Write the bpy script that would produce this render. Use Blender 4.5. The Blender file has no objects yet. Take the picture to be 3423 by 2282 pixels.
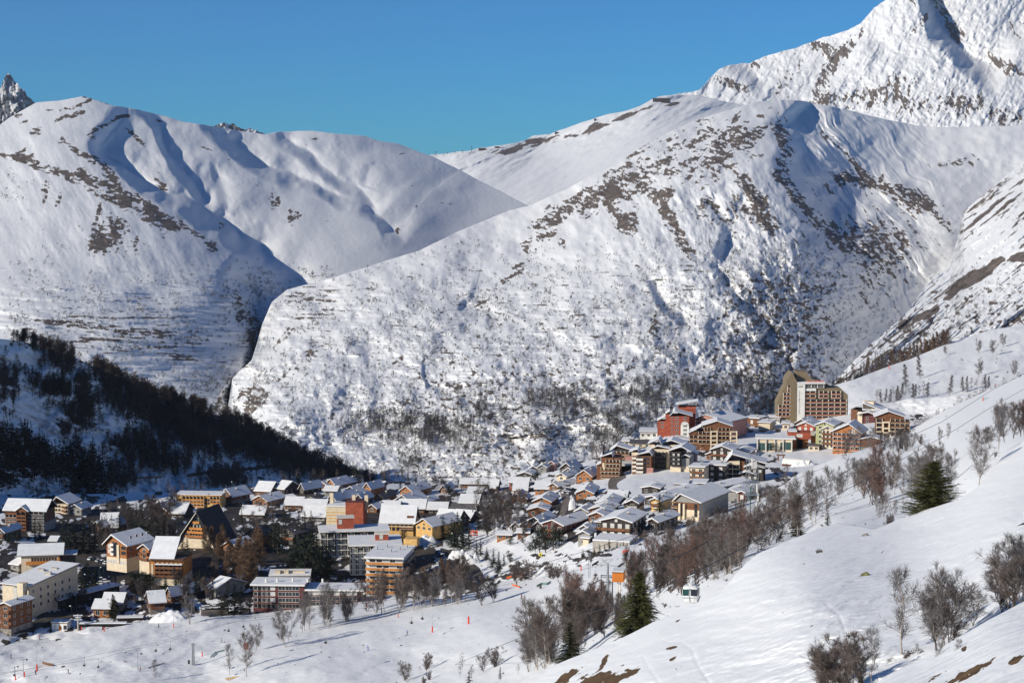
import bpy, math, random
import numpy as np
R = math.radians
random.seed(7); RS = np.random.RandomState(7)
SC = bpy.context.scene
COL = SC.collection

# ---------------------------------------------------------------- camera
F, CX, CY = 6387.0, 1711.5, 1141.0            # focal length and centre in photo pixels (3423 x 2282)
PITCH = math.atan((CY - 560) / F)
CAMZ = 220.0
cp, sp = math.cos(PITCH), math.sin(PITCH)
def ray(px, py, Y):
    """point at distance Y (along +Y) on the line of sight through a photo pixel"""
    u = (np.asarray(px, float) - CX) / F; v = (CY - np.asarray(py, float)) / F
    ry = cp + v * sp; rz = -sp + v * cp
    t = np.asarray(Y, float) / ry
    return u * t, ry * t, rz * t + CAMZ
def pt(px, py, Y):
    x, y, z = ray(px, py, Y); return (float(x), float(y), float(z))
def proj(x, y, z):
    z = z - CAMZ
    d = y * cp - z * sp; v = (y * sp + z * cp) / d
    return CX + F * x / d, CY - F * v
cam = bpy.data.cameras.new('camera'); camo = bpy.data.objects.new('camera', cam); COL.objects.link(camo)
camo.location = (0, 0, CAMZ); camo.rotation_euler = (math.pi / 2 - PITCH, 0, 0)
cam.sensor_width = 36.0; cam.lens = 36.0 * F / 3423.0
cam.clip_start = 1.0; cam.clip_end = 40000.0
SC.camera = camo

# ---------------------------------------------------------------- light
SUN_DIR = np.array([-0.77, -0.50, 0.39]); SUN_DIR /= np.linalg.norm(SUN_DIR)
EL = math.asin(SUN_DIR[2]); AZ = math.atan2(SUN_DIR[0], SUN_DIR[1])    # azimuth clockwise from +Y
W = bpy.data.worlds.new('World'); SC.world = W; W.use_nodes = True
nt = W.node_tree; nt.nodes.clear()
out = nt.nodes.new('ShaderNodeOutputWorld'); bg = nt.nodes.new('ShaderNodeBackground'); sk = nt.nodes.new('ShaderNodeTexSky')
sk.sky_type = 'NISHITA'; sk.sun_disc = False; sk.sun_elevation = EL; sk.sun_rotation = AZ
sk.altitude = 2000; sk.air_density = 0.9; sk.dust_density = 0.15; sk.ozone_density = 2.5
bg.inputs['Strength'].default_value = 0.15
hs = nt.nodes.new('ShaderNodeMix'); hs.data_type = 'RGBA'; hs.blend_type = 'MULTIPLY'; hs.inputs[0].default_value = 1.0; hs.inputs[7].default_value = (0.098, 0.345, 0.59, 1)
nt.links.new(sk.outputs[0], hs.inputs[6]); nt.links.new(hs.outputs[2], bg.inputs[0]); nt.links.new(bg.outputs[0], out.inputs[0])
L = bpy.data.lights.new('sun', 'SUN'); L.energy = 4.9; L.angle = R(0.5); L.color = (1.0, 0.94, 0.82)
lo = bpy.data.objects.new('sun', L); COL.objects.link(lo)
from mathutils import Vector, Matrix
lo.rotation_euler = Vector(SUN_DIR).to_track_quat('Z', 'Y').to_euler(); lo.location = (0, 0, 900)
SC.view_settings.view_transform = 'Standard'; SC.view_settings.look = 'None'
SC.view_settings.exposure = 0.0; SC.view_settings.gamma = 1.0
SC.cycles.max_bounces = 4; SC.cycles.diffuse_bounces = 2; SC.cycles.glossy_bounces = 2; SC.cycles.transparent_max_bounces = 4
SC.cycles.use_denoising = True

# ---------------------------------------------------------------- naming helpers
def tag(o, label=None, cat=None, group=None, kind=None):
    if label: o['label'] = label
    if cat: o['category'] = cat
    if group: o['group'] = group
    if kind: o['kind'] = kind
    return o
def link(name, data, parent=None):
    o = bpy.data.objects.new(name, data); COL.objects.link(o)
    if parent is not None: o.parent = parent
    return o
def thing(name, loc, rz=0, label=None, cat=None, group=None):
    o = bpy.data.objects.new(name, None); COL.objects.link(o)
    o.location = loc; o.rotation_euler = (0, 0, rz); o.empty_display_size = 1
    return tag(o, label, cat, group)

# ---------------------------------------------------------------- materials
MATS = {}
def bsdf_mat(name):
    m = bpy.data.materials.new(name); m.use_nodes = True
    return m, m.node_tree, m.node_tree.nodes['Principled BSDF']
def mat(name, col, rough=0.8, metal=0.0, var=0.12, scale=0.6, detail=4, spec=0.3, stripes=None, emit=None):
    """plain procedural material: colour broken up by object-space noise; stripes=(axis, spacing m, darkness)"""
    if name in MATS: return MATS[name]
    m, t, b = bsdf_mat(name)
    N, Lk = t.nodes, t.links
    tc = N.new('ShaderNodeTexCoord'); no = N.new('ShaderNodeTexNoise')
    no.inputs['Scale'].default_value = scale; no.inputs['Detail'].default_value = detail
    Lk.new(tc.outputs['Object'], no.inputs['Vector'])
    mr = N.new('ShaderNodeMapRange'); mr.inputs[1].default_value = 0.3; mr.inputs[2].default_value = 0.7
    mr.inputs[3].default_value = 1 - var * 2; mr.inputs[4].default_value = 1 + var
    Lk.new(no.outputs[0], mr.inputs[0])
    mx = N.new('ShaderNodeMix'); mx.data_type = 'RGBA'; mx.blend_type = 'MULTIPLY'; mx.inputs[0].default_value = 1
    mx.inputs[6].default_value = (*col, 1); Lk.new(mr.outputs[0], mx.inputs[7])
    colout = mx.outputs[2]
    if stripes:
        sx = N.new('ShaderNodeSeparateXYZ'); Lk.new(tc.outputs['Object'], sx.inputs[0])
        ma = N.new('ShaderNodeMath'); ma.operation = 'MULTIPLY'; ma.inputs[1].default_value = 1 / stripes[1]
        Lk.new(sx.outputs[stripes[0]], ma.inputs[0])
        fr = N.new('ShaderNodeMath'); fr.operation = 'FRACT'; Lk.new(ma.outputs[0], fr.inputs[0])
        gt = N.new('ShaderNodeMath'); gt.operation = 'LESS_THAN'; gt.inputs[1].default_value = 0.2; Lk.new(fr.outputs[0], gt.inputs[0])
        sc_ = N.new('ShaderNodeMath'); sc_.operation = 'MULTIPLY_ADD'; sc_.inputs[1].default_value = -stripes[2]; sc_.inputs[2].default_value = 1
        Lk.new(gt.outputs[0], sc_.inputs[0])
        m2 = N.new('ShaderNodeMix'); m2.data_type = 'RGBA'; m2.blend_type = 'MULTIPLY'; m2.inputs[0].default_value = 1
        Lk.new(colout, m2.inputs[6]); Lk.new(sc_.outputs[0], m2.inputs[7]); colout = m2.outputs[2]
    Lk.new(colout, b.inputs['Base Color'])
    b.inputs['Roughness'].default_value = rough; b.inputs['Metallic'].default_value = metal
    b.inputs['Specular IOR Level'].default_value = spec
    MATS[name] = m; return m

def terrain_mat(name, rock=(0.075, 0.058, 0.048), rock2=(0.15, 0.13, 0.11), snow=(0.80, 0.80, 0.80), fine=0.02, bump=1.0, bdist=1.5, edge=0.18,
                streak=None, grass=(0.17, 0.10, 0.045)):
    m, t, b = bsdf_mat(name)
    N, Lk = t.nodes, t.links
    tc = N.new('ShaderNodeTexCoord')
    at = N.new('ShaderNodeAttribute'); at.attribute_name = 'rock'
    ag = N.new('ShaderNodeAttribute'); ag.attribute_name = 'grass'
    n1 = N.new('ShaderNodeTexNoise'); n1.inputs['Scale'].default_value = fine; n1.inputs['Detail'].default_value = 8; n1.inputs['Roughness'].default_value = 0.7
    Lk.new(tc.outputs['Object'], n1.inputs['Vector'])
    def masked(attr, lo_, hi_):
        a = N.new('ShaderNodeMath'); a.operation = 'MULTIPLY_ADD'; a.inputs[1].default_value = 0.9; Lk.new(n1.outputs[0], a.inputs[0])
        s = N.new('ShaderNodeMath'); s.operation = 'SUBTRACT'; s.inputs[1].default_value = 0.45; Lk.new(attr, s.inputs[0])
        Lk.new(s.outputs[0], a.inputs[2])
        r = N.new('ShaderNodeMapRange'); r.interpolation_type = 'SMOOTHSTEP'; r.inputs[1].default_value = lo_; r.inputs[2].default_value = hi_
        Lk.new(a.outputs[0], r.inputs[0]); return r.outputs[0]
    mk = masked(at.outputs['Fac'], 0.5 - edge, 0.5 + edge)
    mg = masked(ag.outputs['Fac'], 0.4, 0.6)
    n2 = N.new('ShaderNodeTexNoise'); n2.inputs['Scale'].default_value = fine * 3; n2.inputs['Detail'].default_value = 5
    Lk.new(tc.outputs['Object'], n2.inputs['Vector'])
    rr = N.new('ShaderNodeMapRange'); rr.inputs[1].default_value = .35; rr.inputs[2].default_value = .65; Lk.new(n2.outputs[0], rr.inputs[0])
    rc = N.new('ShaderNodeMix'); rc.data_type = 'RGBA'; rc.inputs[6].default_value = (*rock, 1); rc.inputs[7].default_value = (*rock2, 1)
    Lk.new(rr.outputs[0], rc.inputs[0])
    mx = N.new('ShaderNodeMix'); mx.data_type = 'RGBA'; mx.inputs[6].default_value = (*snow, 1)
    Lk.new(rc.outputs[2], mx.inputs[7]); Lk.new(mk, mx.inputs[0])
    gc = N.new('ShaderNodeMix'); gc.data_type = 'RGBA'; gc.inputs[6].default_value = (*grass, 1); gc.inputs[7].default_value = (grass[0] * .4, grass[1] * .4, grass[2] * .4, 1)
    Lk.new(rr.outputs[0], gc.inputs[0])
    m3 = N.new('ShaderNodeMix'); m3.data_type = 'RGBA'; Lk.new(mx.outputs[2], m3.inputs[6]); Lk.new(gc.outputs[2], m3.inputs[7]); Lk.new(mg, m3.inputs[0])
    Lk.new(m3.outputs[2], b.inputs['Base Color'])
    b.inputs['Roughness'].default_value = 0.75; b.inputs['Specular IOR Level'].default_value = 0.15
    # relief
    bp = N.new('ShaderNodeBump'); bp.inputs['Strength'].default_value = bump; bp.inputs['Distance'].default_value = bdist
    if streak:
        mp = N.new('ShaderNodeMapping'); mp.inputs['Rotation'].default_value = streak[0]; mp.inputs['Scale'].default_value = streak[1]
        Lk.new(tc.outputs['Object'], mp.inputs['Vector'])
        n3 = N.new('ShaderNodeTexNoise'); n3.inputs['Scale'].default_value = streak[2]; n3.inputs['Detail'].default_value = 5; n3.inputs['Distortion'].default_value = 0.6
        Lk.new(mp.outputs[0], n3.inputs['Vector'])
        ad = N.new('ShaderNodeMath'); ad.operation = 'MULTIPLY_ADD'; ad.inputs[1].default_value = streak[3]
        Lk.new(n3.outputs[0], ad.inputs[0]); Lk.new(n2.outputs[0], ad.inputs[2]); Lk.new(ad.outputs[0], bp.inputs['Height'])
    else:
        Lk.new(n2.outputs[0], bp.inputs['Height'])
    Lk.new(bp.outputs[0], b.inputs['Normal'])
    return m

# ---------------------------------------------------------------- numpy noise
_T = np.random.RandomState(3).rand(512, 512)
def vn(x, y, seed=0):
    x = x + seed * 17.31; y = y + seed * 9.77
    xi = np.floor(x).astype(int); yi = np.floor(y).astype(int)
    fx = x - xi; fy = y - yi; fx = fx * fx * (3 - 2 * fx); fy = fy * fy * (3 - 2 * fy)
    a = _T[xi % 512, yi % 512]; b = _T[(xi + 1) % 512, yi % 512]; c = _T[xi % 512, (yi + 1) % 512]; d = _T[(xi + 1) % 512, (yi + 1) % 512]
    return (a * (1 - fx) + b * fx) * (1 - fy) + (c * (1 - fx) + d * fx) * fy
def fbm(x, y, seed=0, oct=5, gain=0.5):
    s = 0; a = 1; tot = 0
    for o in range(oct):
        s = s + a * vn(x, y, seed + o * 5); tot += a; a *= gain
        x, y = x * 2.03 + 3.1, y * 2.03 + 1.7
    return s / tot
def aniso(px, py, ang, l1, l2, seed, oct=5, gain=0.55, warp=0.0):
    """noise stretched along direction ang (deg, image sense: 0 = right, 90 = down); l1 along, l2 across, photo pixels"""
    if warp:
        w = fbm(px / 160, py / 160, seed + 90, 3) - .5; px = px + w * warp; w = fbm(px / 160, py / 160, seed + 95, 3) - .5; py = py + w * warp
    c, s = math.cos(R(ang)), math.sin(R(ang))
    return fbm((px * c + py * s) / l1, (-px * s + py * c) / l2, seed, oct, gain)
def sstep(a, b, x):
    t = np.clip((x - a) / (b - a), 0, 1); return t * t * (3 - 2 * t)

def rbf(ctrl):
    """smooth surface through control values: thin plate over photo pixels of log distance"""
    P = np.array(ctrl, float); X = P[:, :2] / 1000.0; v = np.log(P[:, 2]); n = len(X)
    def U(r2): return 0.5 * r2 * np.log(r2 + 1e-9)
    K = U(((X[:, None] - X[None]) ** 2).sum(-1)) + np.eye(n) * 1e-4
    A = np.zeros((n + 3, n + 3)); A[:n, :n] = K; A[:n, n] = 1; A[:n, n + 1:] = X; A[n, :n] = 1; A[n + 1:, :n] = X.T
    w = np.linalg.solve(A, np.concatenate([v, [0, 0, 0]]))
    def f(px, py):
        px = np.asarray(px, float) / 1000; py = np.asarray(py, float) / 1000
        s = w[n] + w[n + 1] * px + w[n + 2] * py
        for i in range(n): s = s + w[i] * U((px - X[i, 0]) ** 2 + (py - X[i, 1]) ** 2)
        return np.exp(s)
    return f

def seg_dist(px, py, pts):
    """signed distance to a polyline (positive on its right-hand side in the picture when it runs downwards) and the position along it"""
    best = np.full(px.shape, 1e9); sg = np.zeros(px.shape); tt = np.zeros(px.shape); n = len(pts) - 1
    for i in range(n):
        x0, y0 = pts[i]; x1, y1 = pts[i + 1]; dx, dy = x1 - x0, y1 - y0; l2 = dx * dx + dy * dy
        t = np.clip(((px - x0) * dx + (py - y0) * dy) / l2, 0, 1)
        d = np.hypot(px - x0 - t * dx, py - y0 - t * dy)
        side = np.sign((px - x0) * dy - (py - y0) * dx)
        m = d < best; best = np.where(m, d, best); sg = np.where(m, side, sg); tt = np.where(m, (i + t) / n, tt)
    return best * sg, tt
def ridge(px, py, pts, A, w, Ld, back=None):
    """relief of a ridge or gully: just past the line the ground falls away by A metres over w pixels, then comes back over Ld"""
    A = A * (.7 + .6 * fbm(px / 240, py / 240, 171, 2)); w = w * (.6 + .8 * fbm(px / 130, py / 130, 173, 2))
    px, py = px + (fbm(px / 80, py / 80, 175, 3, .4) - .5) * 40, py + (fbm(px / 80, py / 80, 177, 3, .4) - .5) * 40
    d, t = seg_dist(px, py, pts)
    e = np.minimum(1, np.minimum(t, 1 - t) * 6 + 0.02); e = e * e * (3 - 2 * e)
    far = np.where((t <= 0) | (t >= 1), np.exp(-(np.abs(d) / w) ** 2 * .3), 1)
    r = np.where(d > 0, sstep(0, w, d) * np.exp(-np.maximum(d - w, 0) / Ld), 0)
    if back: r = r - 0.5 * np.exp(-(np.minimum(d, 0) / back) ** 2) * np.where(d > 0, 0, 1) + np.where(d > 0, -0.5 * np.exp(-(d / (w * .6)) ** 2), 0)
    return A * r * e * far
def blob(px, py, cx, cy, rx, ry, ang=0, s=1.0):
    c, q = math.cos(R(ang)), math.sin(R(ang)); x = px - cx; y = py - cy
    a = (x * c + y * q) / rx; b_ = (-x * q + y * c) / ry
    return s * np.exp(-(a * a + b_ * b_))
def band(px, py, pts, w, s=1.0):
    d, t = seg_dist(px, py, pts); return s * np.exp(-(d / w) ** 2)

SHEETS = {}
def sheet(name, crest, bot, depth, mt, step=3.0, rows=None, relief=None, rock=None, grass=None, back=0.35, label=None, px0=None, px1=None, crest_noise=0.0, crest_scale=25):
    """one body of ground. Columns follow directions from the camera station, rows run from the foot to the skyline, and beyond the skyline the ground
    falls away on the far side, so that it is a solid hill."""
    cr = np.array(crest, float)
    px0 = cr[0, 0] if px0 is None else px0; px1 = cr[-1, 0] if px1 is None else px1
    nx = int((px1 - px0) / step) + 1
    X = np.linspace(px0, px1, nx); top = np.interp(X, cr[:, 0], cr[:, 1])
    if crest_noise: top = top + (fbm(X / crest_scale, X * 0 + 5, 77, 4) - .5) * 2 * crest_noise
    b = np.interp(X, [p[0] for p in bot], [p[1] for p in bot]) if isinstance(bot, list) else np.full(nx, float(bot))
    b = np.maximum(b, top + 10)
    ny = rows or int(np.max(b - top) / step) + 1
    v = np.linspace(0, 1, ny)
    PX = np.repeat(X[None, :], ny, 0); PY = b[None, :] + (top - b)[None, :] * v[:, None]
    Yd = depth(PX, PY)
    if relief is not None: Yd = Yd + relief(PX, PY)
    x, y, z = ray(PX, PY, Yd)
    rk = np.clip(rock(PX, PY), 0, 1) if rock is not None else np.zeros_like(PX)
    gr = np.clip(grass(PX, PY), 0, 1) if grass is not None else np.zeros_like(PX)
    # far side
    xb, yb, zb = [x], [y], [z]; nb = 6
    for k in range(1, nb + 1):
        g = back * Yd[-1] * (k / nb) * 0.5
        yy = y[-1] + g; xx = x[-1] * (yy / y[-1]); zz = z[-1] + g * np.minimum((z[-1] - CAMZ) / y[-1], 0) - g * 0.25 * (k / nb + .05)
        xb.append(xx[None]); yb.append(yy[None]); zb.append(zz[None]); rk = np.vstack([rk, rk[-1:] * 0]); gr = np.vstack([gr, gr[-1:] * 0])
    x = np.vstack(xb); y = np.vstack(yb); z = np.vstack(zb); nyt = ny + nb
    co = np.stack([x, y, z], -1).reshape(-1, 3).astype(np.float32)
    i = np.arange((nyt - 1) * (nx - 1)); r = i // (nx - 1); c = i % (nx - 1)
    a = r * nx + c
    fc = np.stack([a, a + 1, a + nx + 1, a + nx], -1).astype(np.int32)
    o = np_mesh(name, co, fc, mt, smooth=True)
    for nm, arr in (('rock', rk), ('grass', gr)):
        at = o.data.attributes.new(nm, 'FLOAT', 'POINT'); at.data.foreach_set('value', arr.reshape(-1).astype(np.float32))
    o['kind'] = 'structure'
    SHEETS[name] = dict(depth=depth, relief=relief, top=(X, top), bot=(X, b))
    return o
def np_mesh(name, co, faces, mt, smooth=False, parent=None, make=True, mat_idx=None):
    me = bpy.data.meshes.new(name)
    n = len(co); k = faces.shape[1]; m = len(faces)
    me.vertices.add(n); me.vertices.foreach_set('co', np.ascontiguousarray(co, np.float32).reshape(-1))
    me.loops.add(m * k); me.loops.foreach_set('vertex_index', np.ascontiguousarray(faces, np.int32).reshape(-1))
    me.polygons.add(m); me.polygons.foreach_set('loop_start', np.arange(0, m * k, k, dtype=np.int32))
    if smooth: me.polygons.foreach_set('use_smooth', np.ones(m, bool))
    for q in (mt if isinstance(mt, (list, tuple)) else [mt]): me.materials.append(q)
    if mat_idx is not None: me.polygons.foreach_set('material_index', np.asarray(mat_idx, np.int32))
    me.update(calc_edges=True)
    return link(name, me, parent) if make else me
def ground(sheet_name, px, py):
    """distance of a sheet's surface at a photo pixel"""
    s = SHEETS[sheet_name]; px = np.asarray(px, float); py = np.asarray(py, float)
    d = s['depth'](px, py)
    if s['relief'] is not None: d = d + s['relief'](px, py)
    return d
def SP(px, py, sd, l1=13, l2=5, a=0): return 1.5 * (aniso(px, py, a, l1, l2, sd, 3, .65) - .5)
def D(*p): return [(a * 1.4554, b * 1.4554) for a, b in p]
def CR(ox, oy, s, *p): return [(ox + a / s, oy + b / s) for a, b in p]
def Z1(*p): return CR(0, 200, 1.96, *p)
def Z2(*p): return CR(1000, 300, 1.96, *p)
def Z3(*p): return CR(2200, 0, 1.7424, *p)
def Z4(*p): return CR(1700, 600, 1.96, *p)
def Z5(*p): return CR(700, 900, 1.96, *p)
def Z8(*p): return CR(0, 900, 1.9604, *p)
def C1(*p): return CR(0, 1500, 2.0047, *p)
def C2(*p): return CR(700, 1500, 2.0047, *p)
def C3(*p): return CR(1500, 1400, 2.0047, *p)
def C4(*p): return CR(1900, 1180, 2.529, *p)
def C5(*p): return CR(2560, 1000, 2.0046, *p)
def C6(*p): return CR(1700, 1600, 2.299, *p)
def C7(*p): return CR(2500, 1600, 2.299, *p)

# ---- far rocky peaks on the skyline
m_far = terrain_mat('far_rock', rock=(0.09, 0.10, 0.12), rock2=(0.16, 0.17, 0.19), fine=0.02, bump=1.0, bdist=30)
def far_rock(px, py):
    n = aniso(px, py, 75, 60, 14, 4, 5, .6); return sstep(.38, .56, n)
sheet('rocky_peak', D((-60, 330), (-40, 250), (-10, 212), (0, 205), (6, 190), (12, 176), (18, 169), (27, 175), (33, 186), (42, 190), (45, 199), (56, 208), (62, 221), (74, 229), (88, 245), (110, 262), (160, 320)), 560,
      rbf([(-80, 560, 9800), (250, 560, 9800), (26, 250, 11200), (-80, 350, 11000), (200, 400, 10900), (60, 400, 10300)]), m_far, step=2.0,
      relief=lambda px, py: (fbm(px / 30, py / 40, 8, 5, .6) - .5) * 900, rock=lambda px, py: far_rock(px, py) * .75 + .12, crest_noise=6, crest_scale=12)
sheet('distant_rocks', D((455, 312), (478, 296), (497, 288), (506, 284), (514, 282), (527, 287), (536, 283), (546, 291), (556, 297), (566, 298), (573, 295), (590, 300), (605, 306), (640, 325)), 480,
      rbf([(640, 480, 10300), (940, 480, 10300), (740, 410, 10900), (880, 430, 10900)]), m_far, step=2.0,
      relief=lambda px, py: (fbm(px / 22, py / 22, 9, 4, .6) - .5) * 500, rock=lambda px, py: far_rock(px, py) * .6 + .15, crest_noise=4, crest_scale=9)

# ---- big peak at upper right
m_mtn = terrain_mat('mountain_snow', rock=(0.10, 0.078, 0.062), rock2=(0.19, 0.155, 0.13), fine=0.02, bump=.5, bdist=1.2, edge=.2)
def rel_peak(px, py):
    r = ridge(px, py, [(3040, -60), (3075, 40), (3110, 130), (3170, 190), (3230, 260), (3330, 330)], 420, 60, 260)
    r = r + ridge(px, py, [(2870, 90), (2800, 200), (2720, 270), (2680, 330)], -120, 60, 80)
    r = r + ridge(px, py, [(2410, 240), (2480, 270), (2530, 340)], 160, 60, 120)
    return r + (aniso(px, py, 120, 90, 28, 11, 5, .55) - .5) * 70 + (fbm(px / 14, py / 14, 12, 3) - .5) * 40
def rock_peak(px, py):
    d1 = blob(px, py, 2775, 235, 100, 22, -62, .42) + blob(px, py, 2850, 140, 90, 22, -50, .22) + blob(px, py, 2440, 280, 70, 20, 20, .5) + blob(px, py, 2530, 218, 30, 14, 10, .45) + blob(px, py, 2740, 155, 60, 22, 15, .34) \
        + blob(px, py, 2640, 265, 70, 22, -50, .32) + blob(px, py, 2810, 330, 110, 22, -10, .4) + blob(px, py, 3070, 90, 80, 18, -50, .3)
    d2 = blob(px, py, 3100, 360, 260, 60, 5, .22) + blob(px, py, 3230, 340, 60, 50, 0, .3) + blob(px, py, 2960, 300, 140, 40, -20, .3) + blob(px, py, 3380, 390, 60, 30, 0, .4)
    d3 = blob(px, py, 3190, 110, 45, 22, 60, .6) + blob(px, py, 3140, 30, 90, 22, 50, .45) + blob(px, py, 3370, 230, 90, 30, 35, .45) + blob(px, py, 3400, 90, 100, 60, 40, .22) + blob(px, py, 3060, 25, 60, 12, 60, .35)
    n1 = aniso(px, py, 118, 46, 15, 21, 5, .6, 60); n2 = aniso(px, py, 100, 40, 10, 22, 5, .6, 30); n3 = aniso(px, py, 45, 34, 14, 23, 5, .6, 40)
    q = SP(px, py, 25, 12, 5, 60); f = lambda d, n: sstep(-.13, .13, d + (n + q * np.clip(d * 2.6 - .15, .04, 1)) * .9 - .86 + .01)
    base = blob(px, py, 2700, 250, 700, 250, 0, .12)
    return np.maximum.reduce([f(d1 + base, n1), f(d2 + base * .7, n2), f(d3 + base * .7, n3)])
sheet('snowy_peak', [(2150, 360), (2200, 324), (2263, 316), (2338, 301), (2372, 264), (2401, 235), (2430, 221), (2475, 212), (2500, 213), (2567, 184), (2659, 161), (2734, 132), (2826, 103), (2877, 80), (2900, 52), (2923, 26), (2958, 3), (3003, -17), (3044, -30), (3100, -35), (3180, -60), (3423, -160), (3620, -230)], 640,
      rbf([(2150, 640, 6800), (2700, 640, 6800), (3500, 640, 6600), (2338, 310, 8100), (2475, 220, 8500), (2734, 140, 8700), (3044, -10, 8700), (3423, 100, 8500), (3600, -100, 9500), (3060, 300, 7700), (3423, 400, 7300), (2780, 330, 7900), (2500, 350, 7800)]),
      m_mtn, step=2.6, relief=rel_peak, rock=rock_peak, crest_noise=4, crest_scale=22)

# ---- plateau with ski lifts on the skyline
def rel_plateau(px, py):
    return (aniso(px, py, -22, 180, 40, 31, 5, .55) - .5) * 340 * (1 - sstep(480, 620, py + (px - 1700) * .25) * .75)
def rock_plateau(px, py):
    up = 1 - sstep(0, 90, py - np.interp(px, [1439, 1781, 2020, 2200, 2440], [519, 453, 384, 325, 330]) - 20)
    d = .05 * up + blob(px, py, 1700, 505, 50, 12, -15, .32) + blob(px, py, 1750, 490, 200, 22, -15, .2) + blob(px, py, 2110, 380, 90, 10, -22, .35) + blob(px, py, 1960, 440, 150, 16, -22, .3) + blob(px, py, 2280, 345, 60, 10, -10, .35) \
        + blob(px, py, 1820, 540, 60, 5, -20, .4) + blob(px, py, 2400, 350, 80, 10, 0, .15) + blob(px, py, 1785, 470, 30, 8, 0, .4)
    return sstep(-.13, .13, d + aniso(px, py, -22, 50, 12, 33, 5, .6, 40) * .9 - .80)
sheet('plateau', [(1330, 560), (1439, 519), (1577, 503), (1602, 495), (1679, 486), (1755, 471), (1781, 453), (1837, 450), (1867, 437), (1954, 407), (2020, 384), (2092, 371), (2143, 354), (2179, 333), (2200, 326), (2263, 318), (2338, 318), (2400, 335), (2527, 360), (2760, 400)], 800,
      rbf([(1330, 800, 4700), (1800, 800, 4500), (2760, 800, 4300), (1439, 530, 6900), (1800, 470, 7300), (2200, 340, 7400), (2500, 380, 7300), (1800, 620, 5600), (2200, 520, 5800), (2000, 500, 6300), (1600, 560, 6300)]),
      m_mtn, step=3.0, relief=rel_plateau, rock=rock_plateau, crest_noise=2.5, crest_scale=30)

# ---- round hills behind the left hill
LEFT_CREST = [(-160, 470), (0, 417), (31, 394), (122, 343), (204, 335), (255, 326), (276, 322), (306, 330), (378, 353), (398, 356), (459, 366), (561, 391), (612, 407), (709, 422), (796, 437), (888, 449), (934, 440), (1046, 437), (1122, 447), (1219, 454), (1265, 471), (1327, 480), (1378, 499), (1444, 522), (1510, 555), (1587, 596), (1663, 634), (1724, 667), (1768, 689), (1800, 712), (1860, 760)]
R1 = Z1((520, 600), (620, 665), (735, 745), (850, 850), (985, 925), (1140, 1000), (1300, 1130), (1420, 1215), (1560, 1300), (1700, 1370), (1840, 1440))
R2 = Z1((860, 360), (985, 465), (1050, 590), (1120, 700), (1190, 800), (1270, 930), (1370, 1050))
R3 = Z1((1250, 430), (1420, 560), (1560, 680), (1700, 780), (1900, 860), (2100, 925)) + Z2((330, 830), (480, 900), (540, 970), (620, 1060))
R4 = Z1((1700, 520), (1850, 610), (2000, 720), (2150, 820)) + Z2((330, 735), (400, 820), (450, 880))
R5 = Z2((860, 430), (1000, 520), (1150, 605), (1300, 680), (1440, 740), (1505, 762))
R6 = Z1((1350, 640), (1370, 800), (1420, 930), (1380, 1040))
R7 = [(700, 930), (770, 1000), (815, 1070), (835, 1140), (800, 1205), (765, 1280), (700, 1370)]
def rel_left(px, py):
    r = ridge(px, py, R7, 150, 60, 60) + ridge(px, py, R1, 150, 60, 110) + ridge(px, py, R2, 60, 34, 80) + ridge(px, py, R3, 100, 50, 130) + ridge(px, py, R4, 50, 50, 80) + ridge(px, py, R6, 12, 26, 50)
    r = r + ridge(px, py, Z2((400, 450), (375, 560), (350, 640)), 10, 40, 50) + ridge(px, py, Z2((640, 350), (800, 420), (1000, 520), (1200, 640)), 90, 150, 90)
    rough = 3 + 12 * blob(px, py, 300, 700, 420, 240, 20) 
    r = r + (aniso(px, py, 60, 110, 40, 41, 5, .5) - .5) * rough * 1.2 + (aniso(px, py, 0, 300, 120, 44, 3, .5) - .5) * 50
    r = r + (fbm(px / 9, py / 9, 46, 2) - .5) * 1.2
    low = sstep(860, 960, py) * sstep(1250, 900, px)
    return r + low * (aniso(px, py, 3, 110, 9, 47, 3, .5) - .5) * 14
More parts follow.
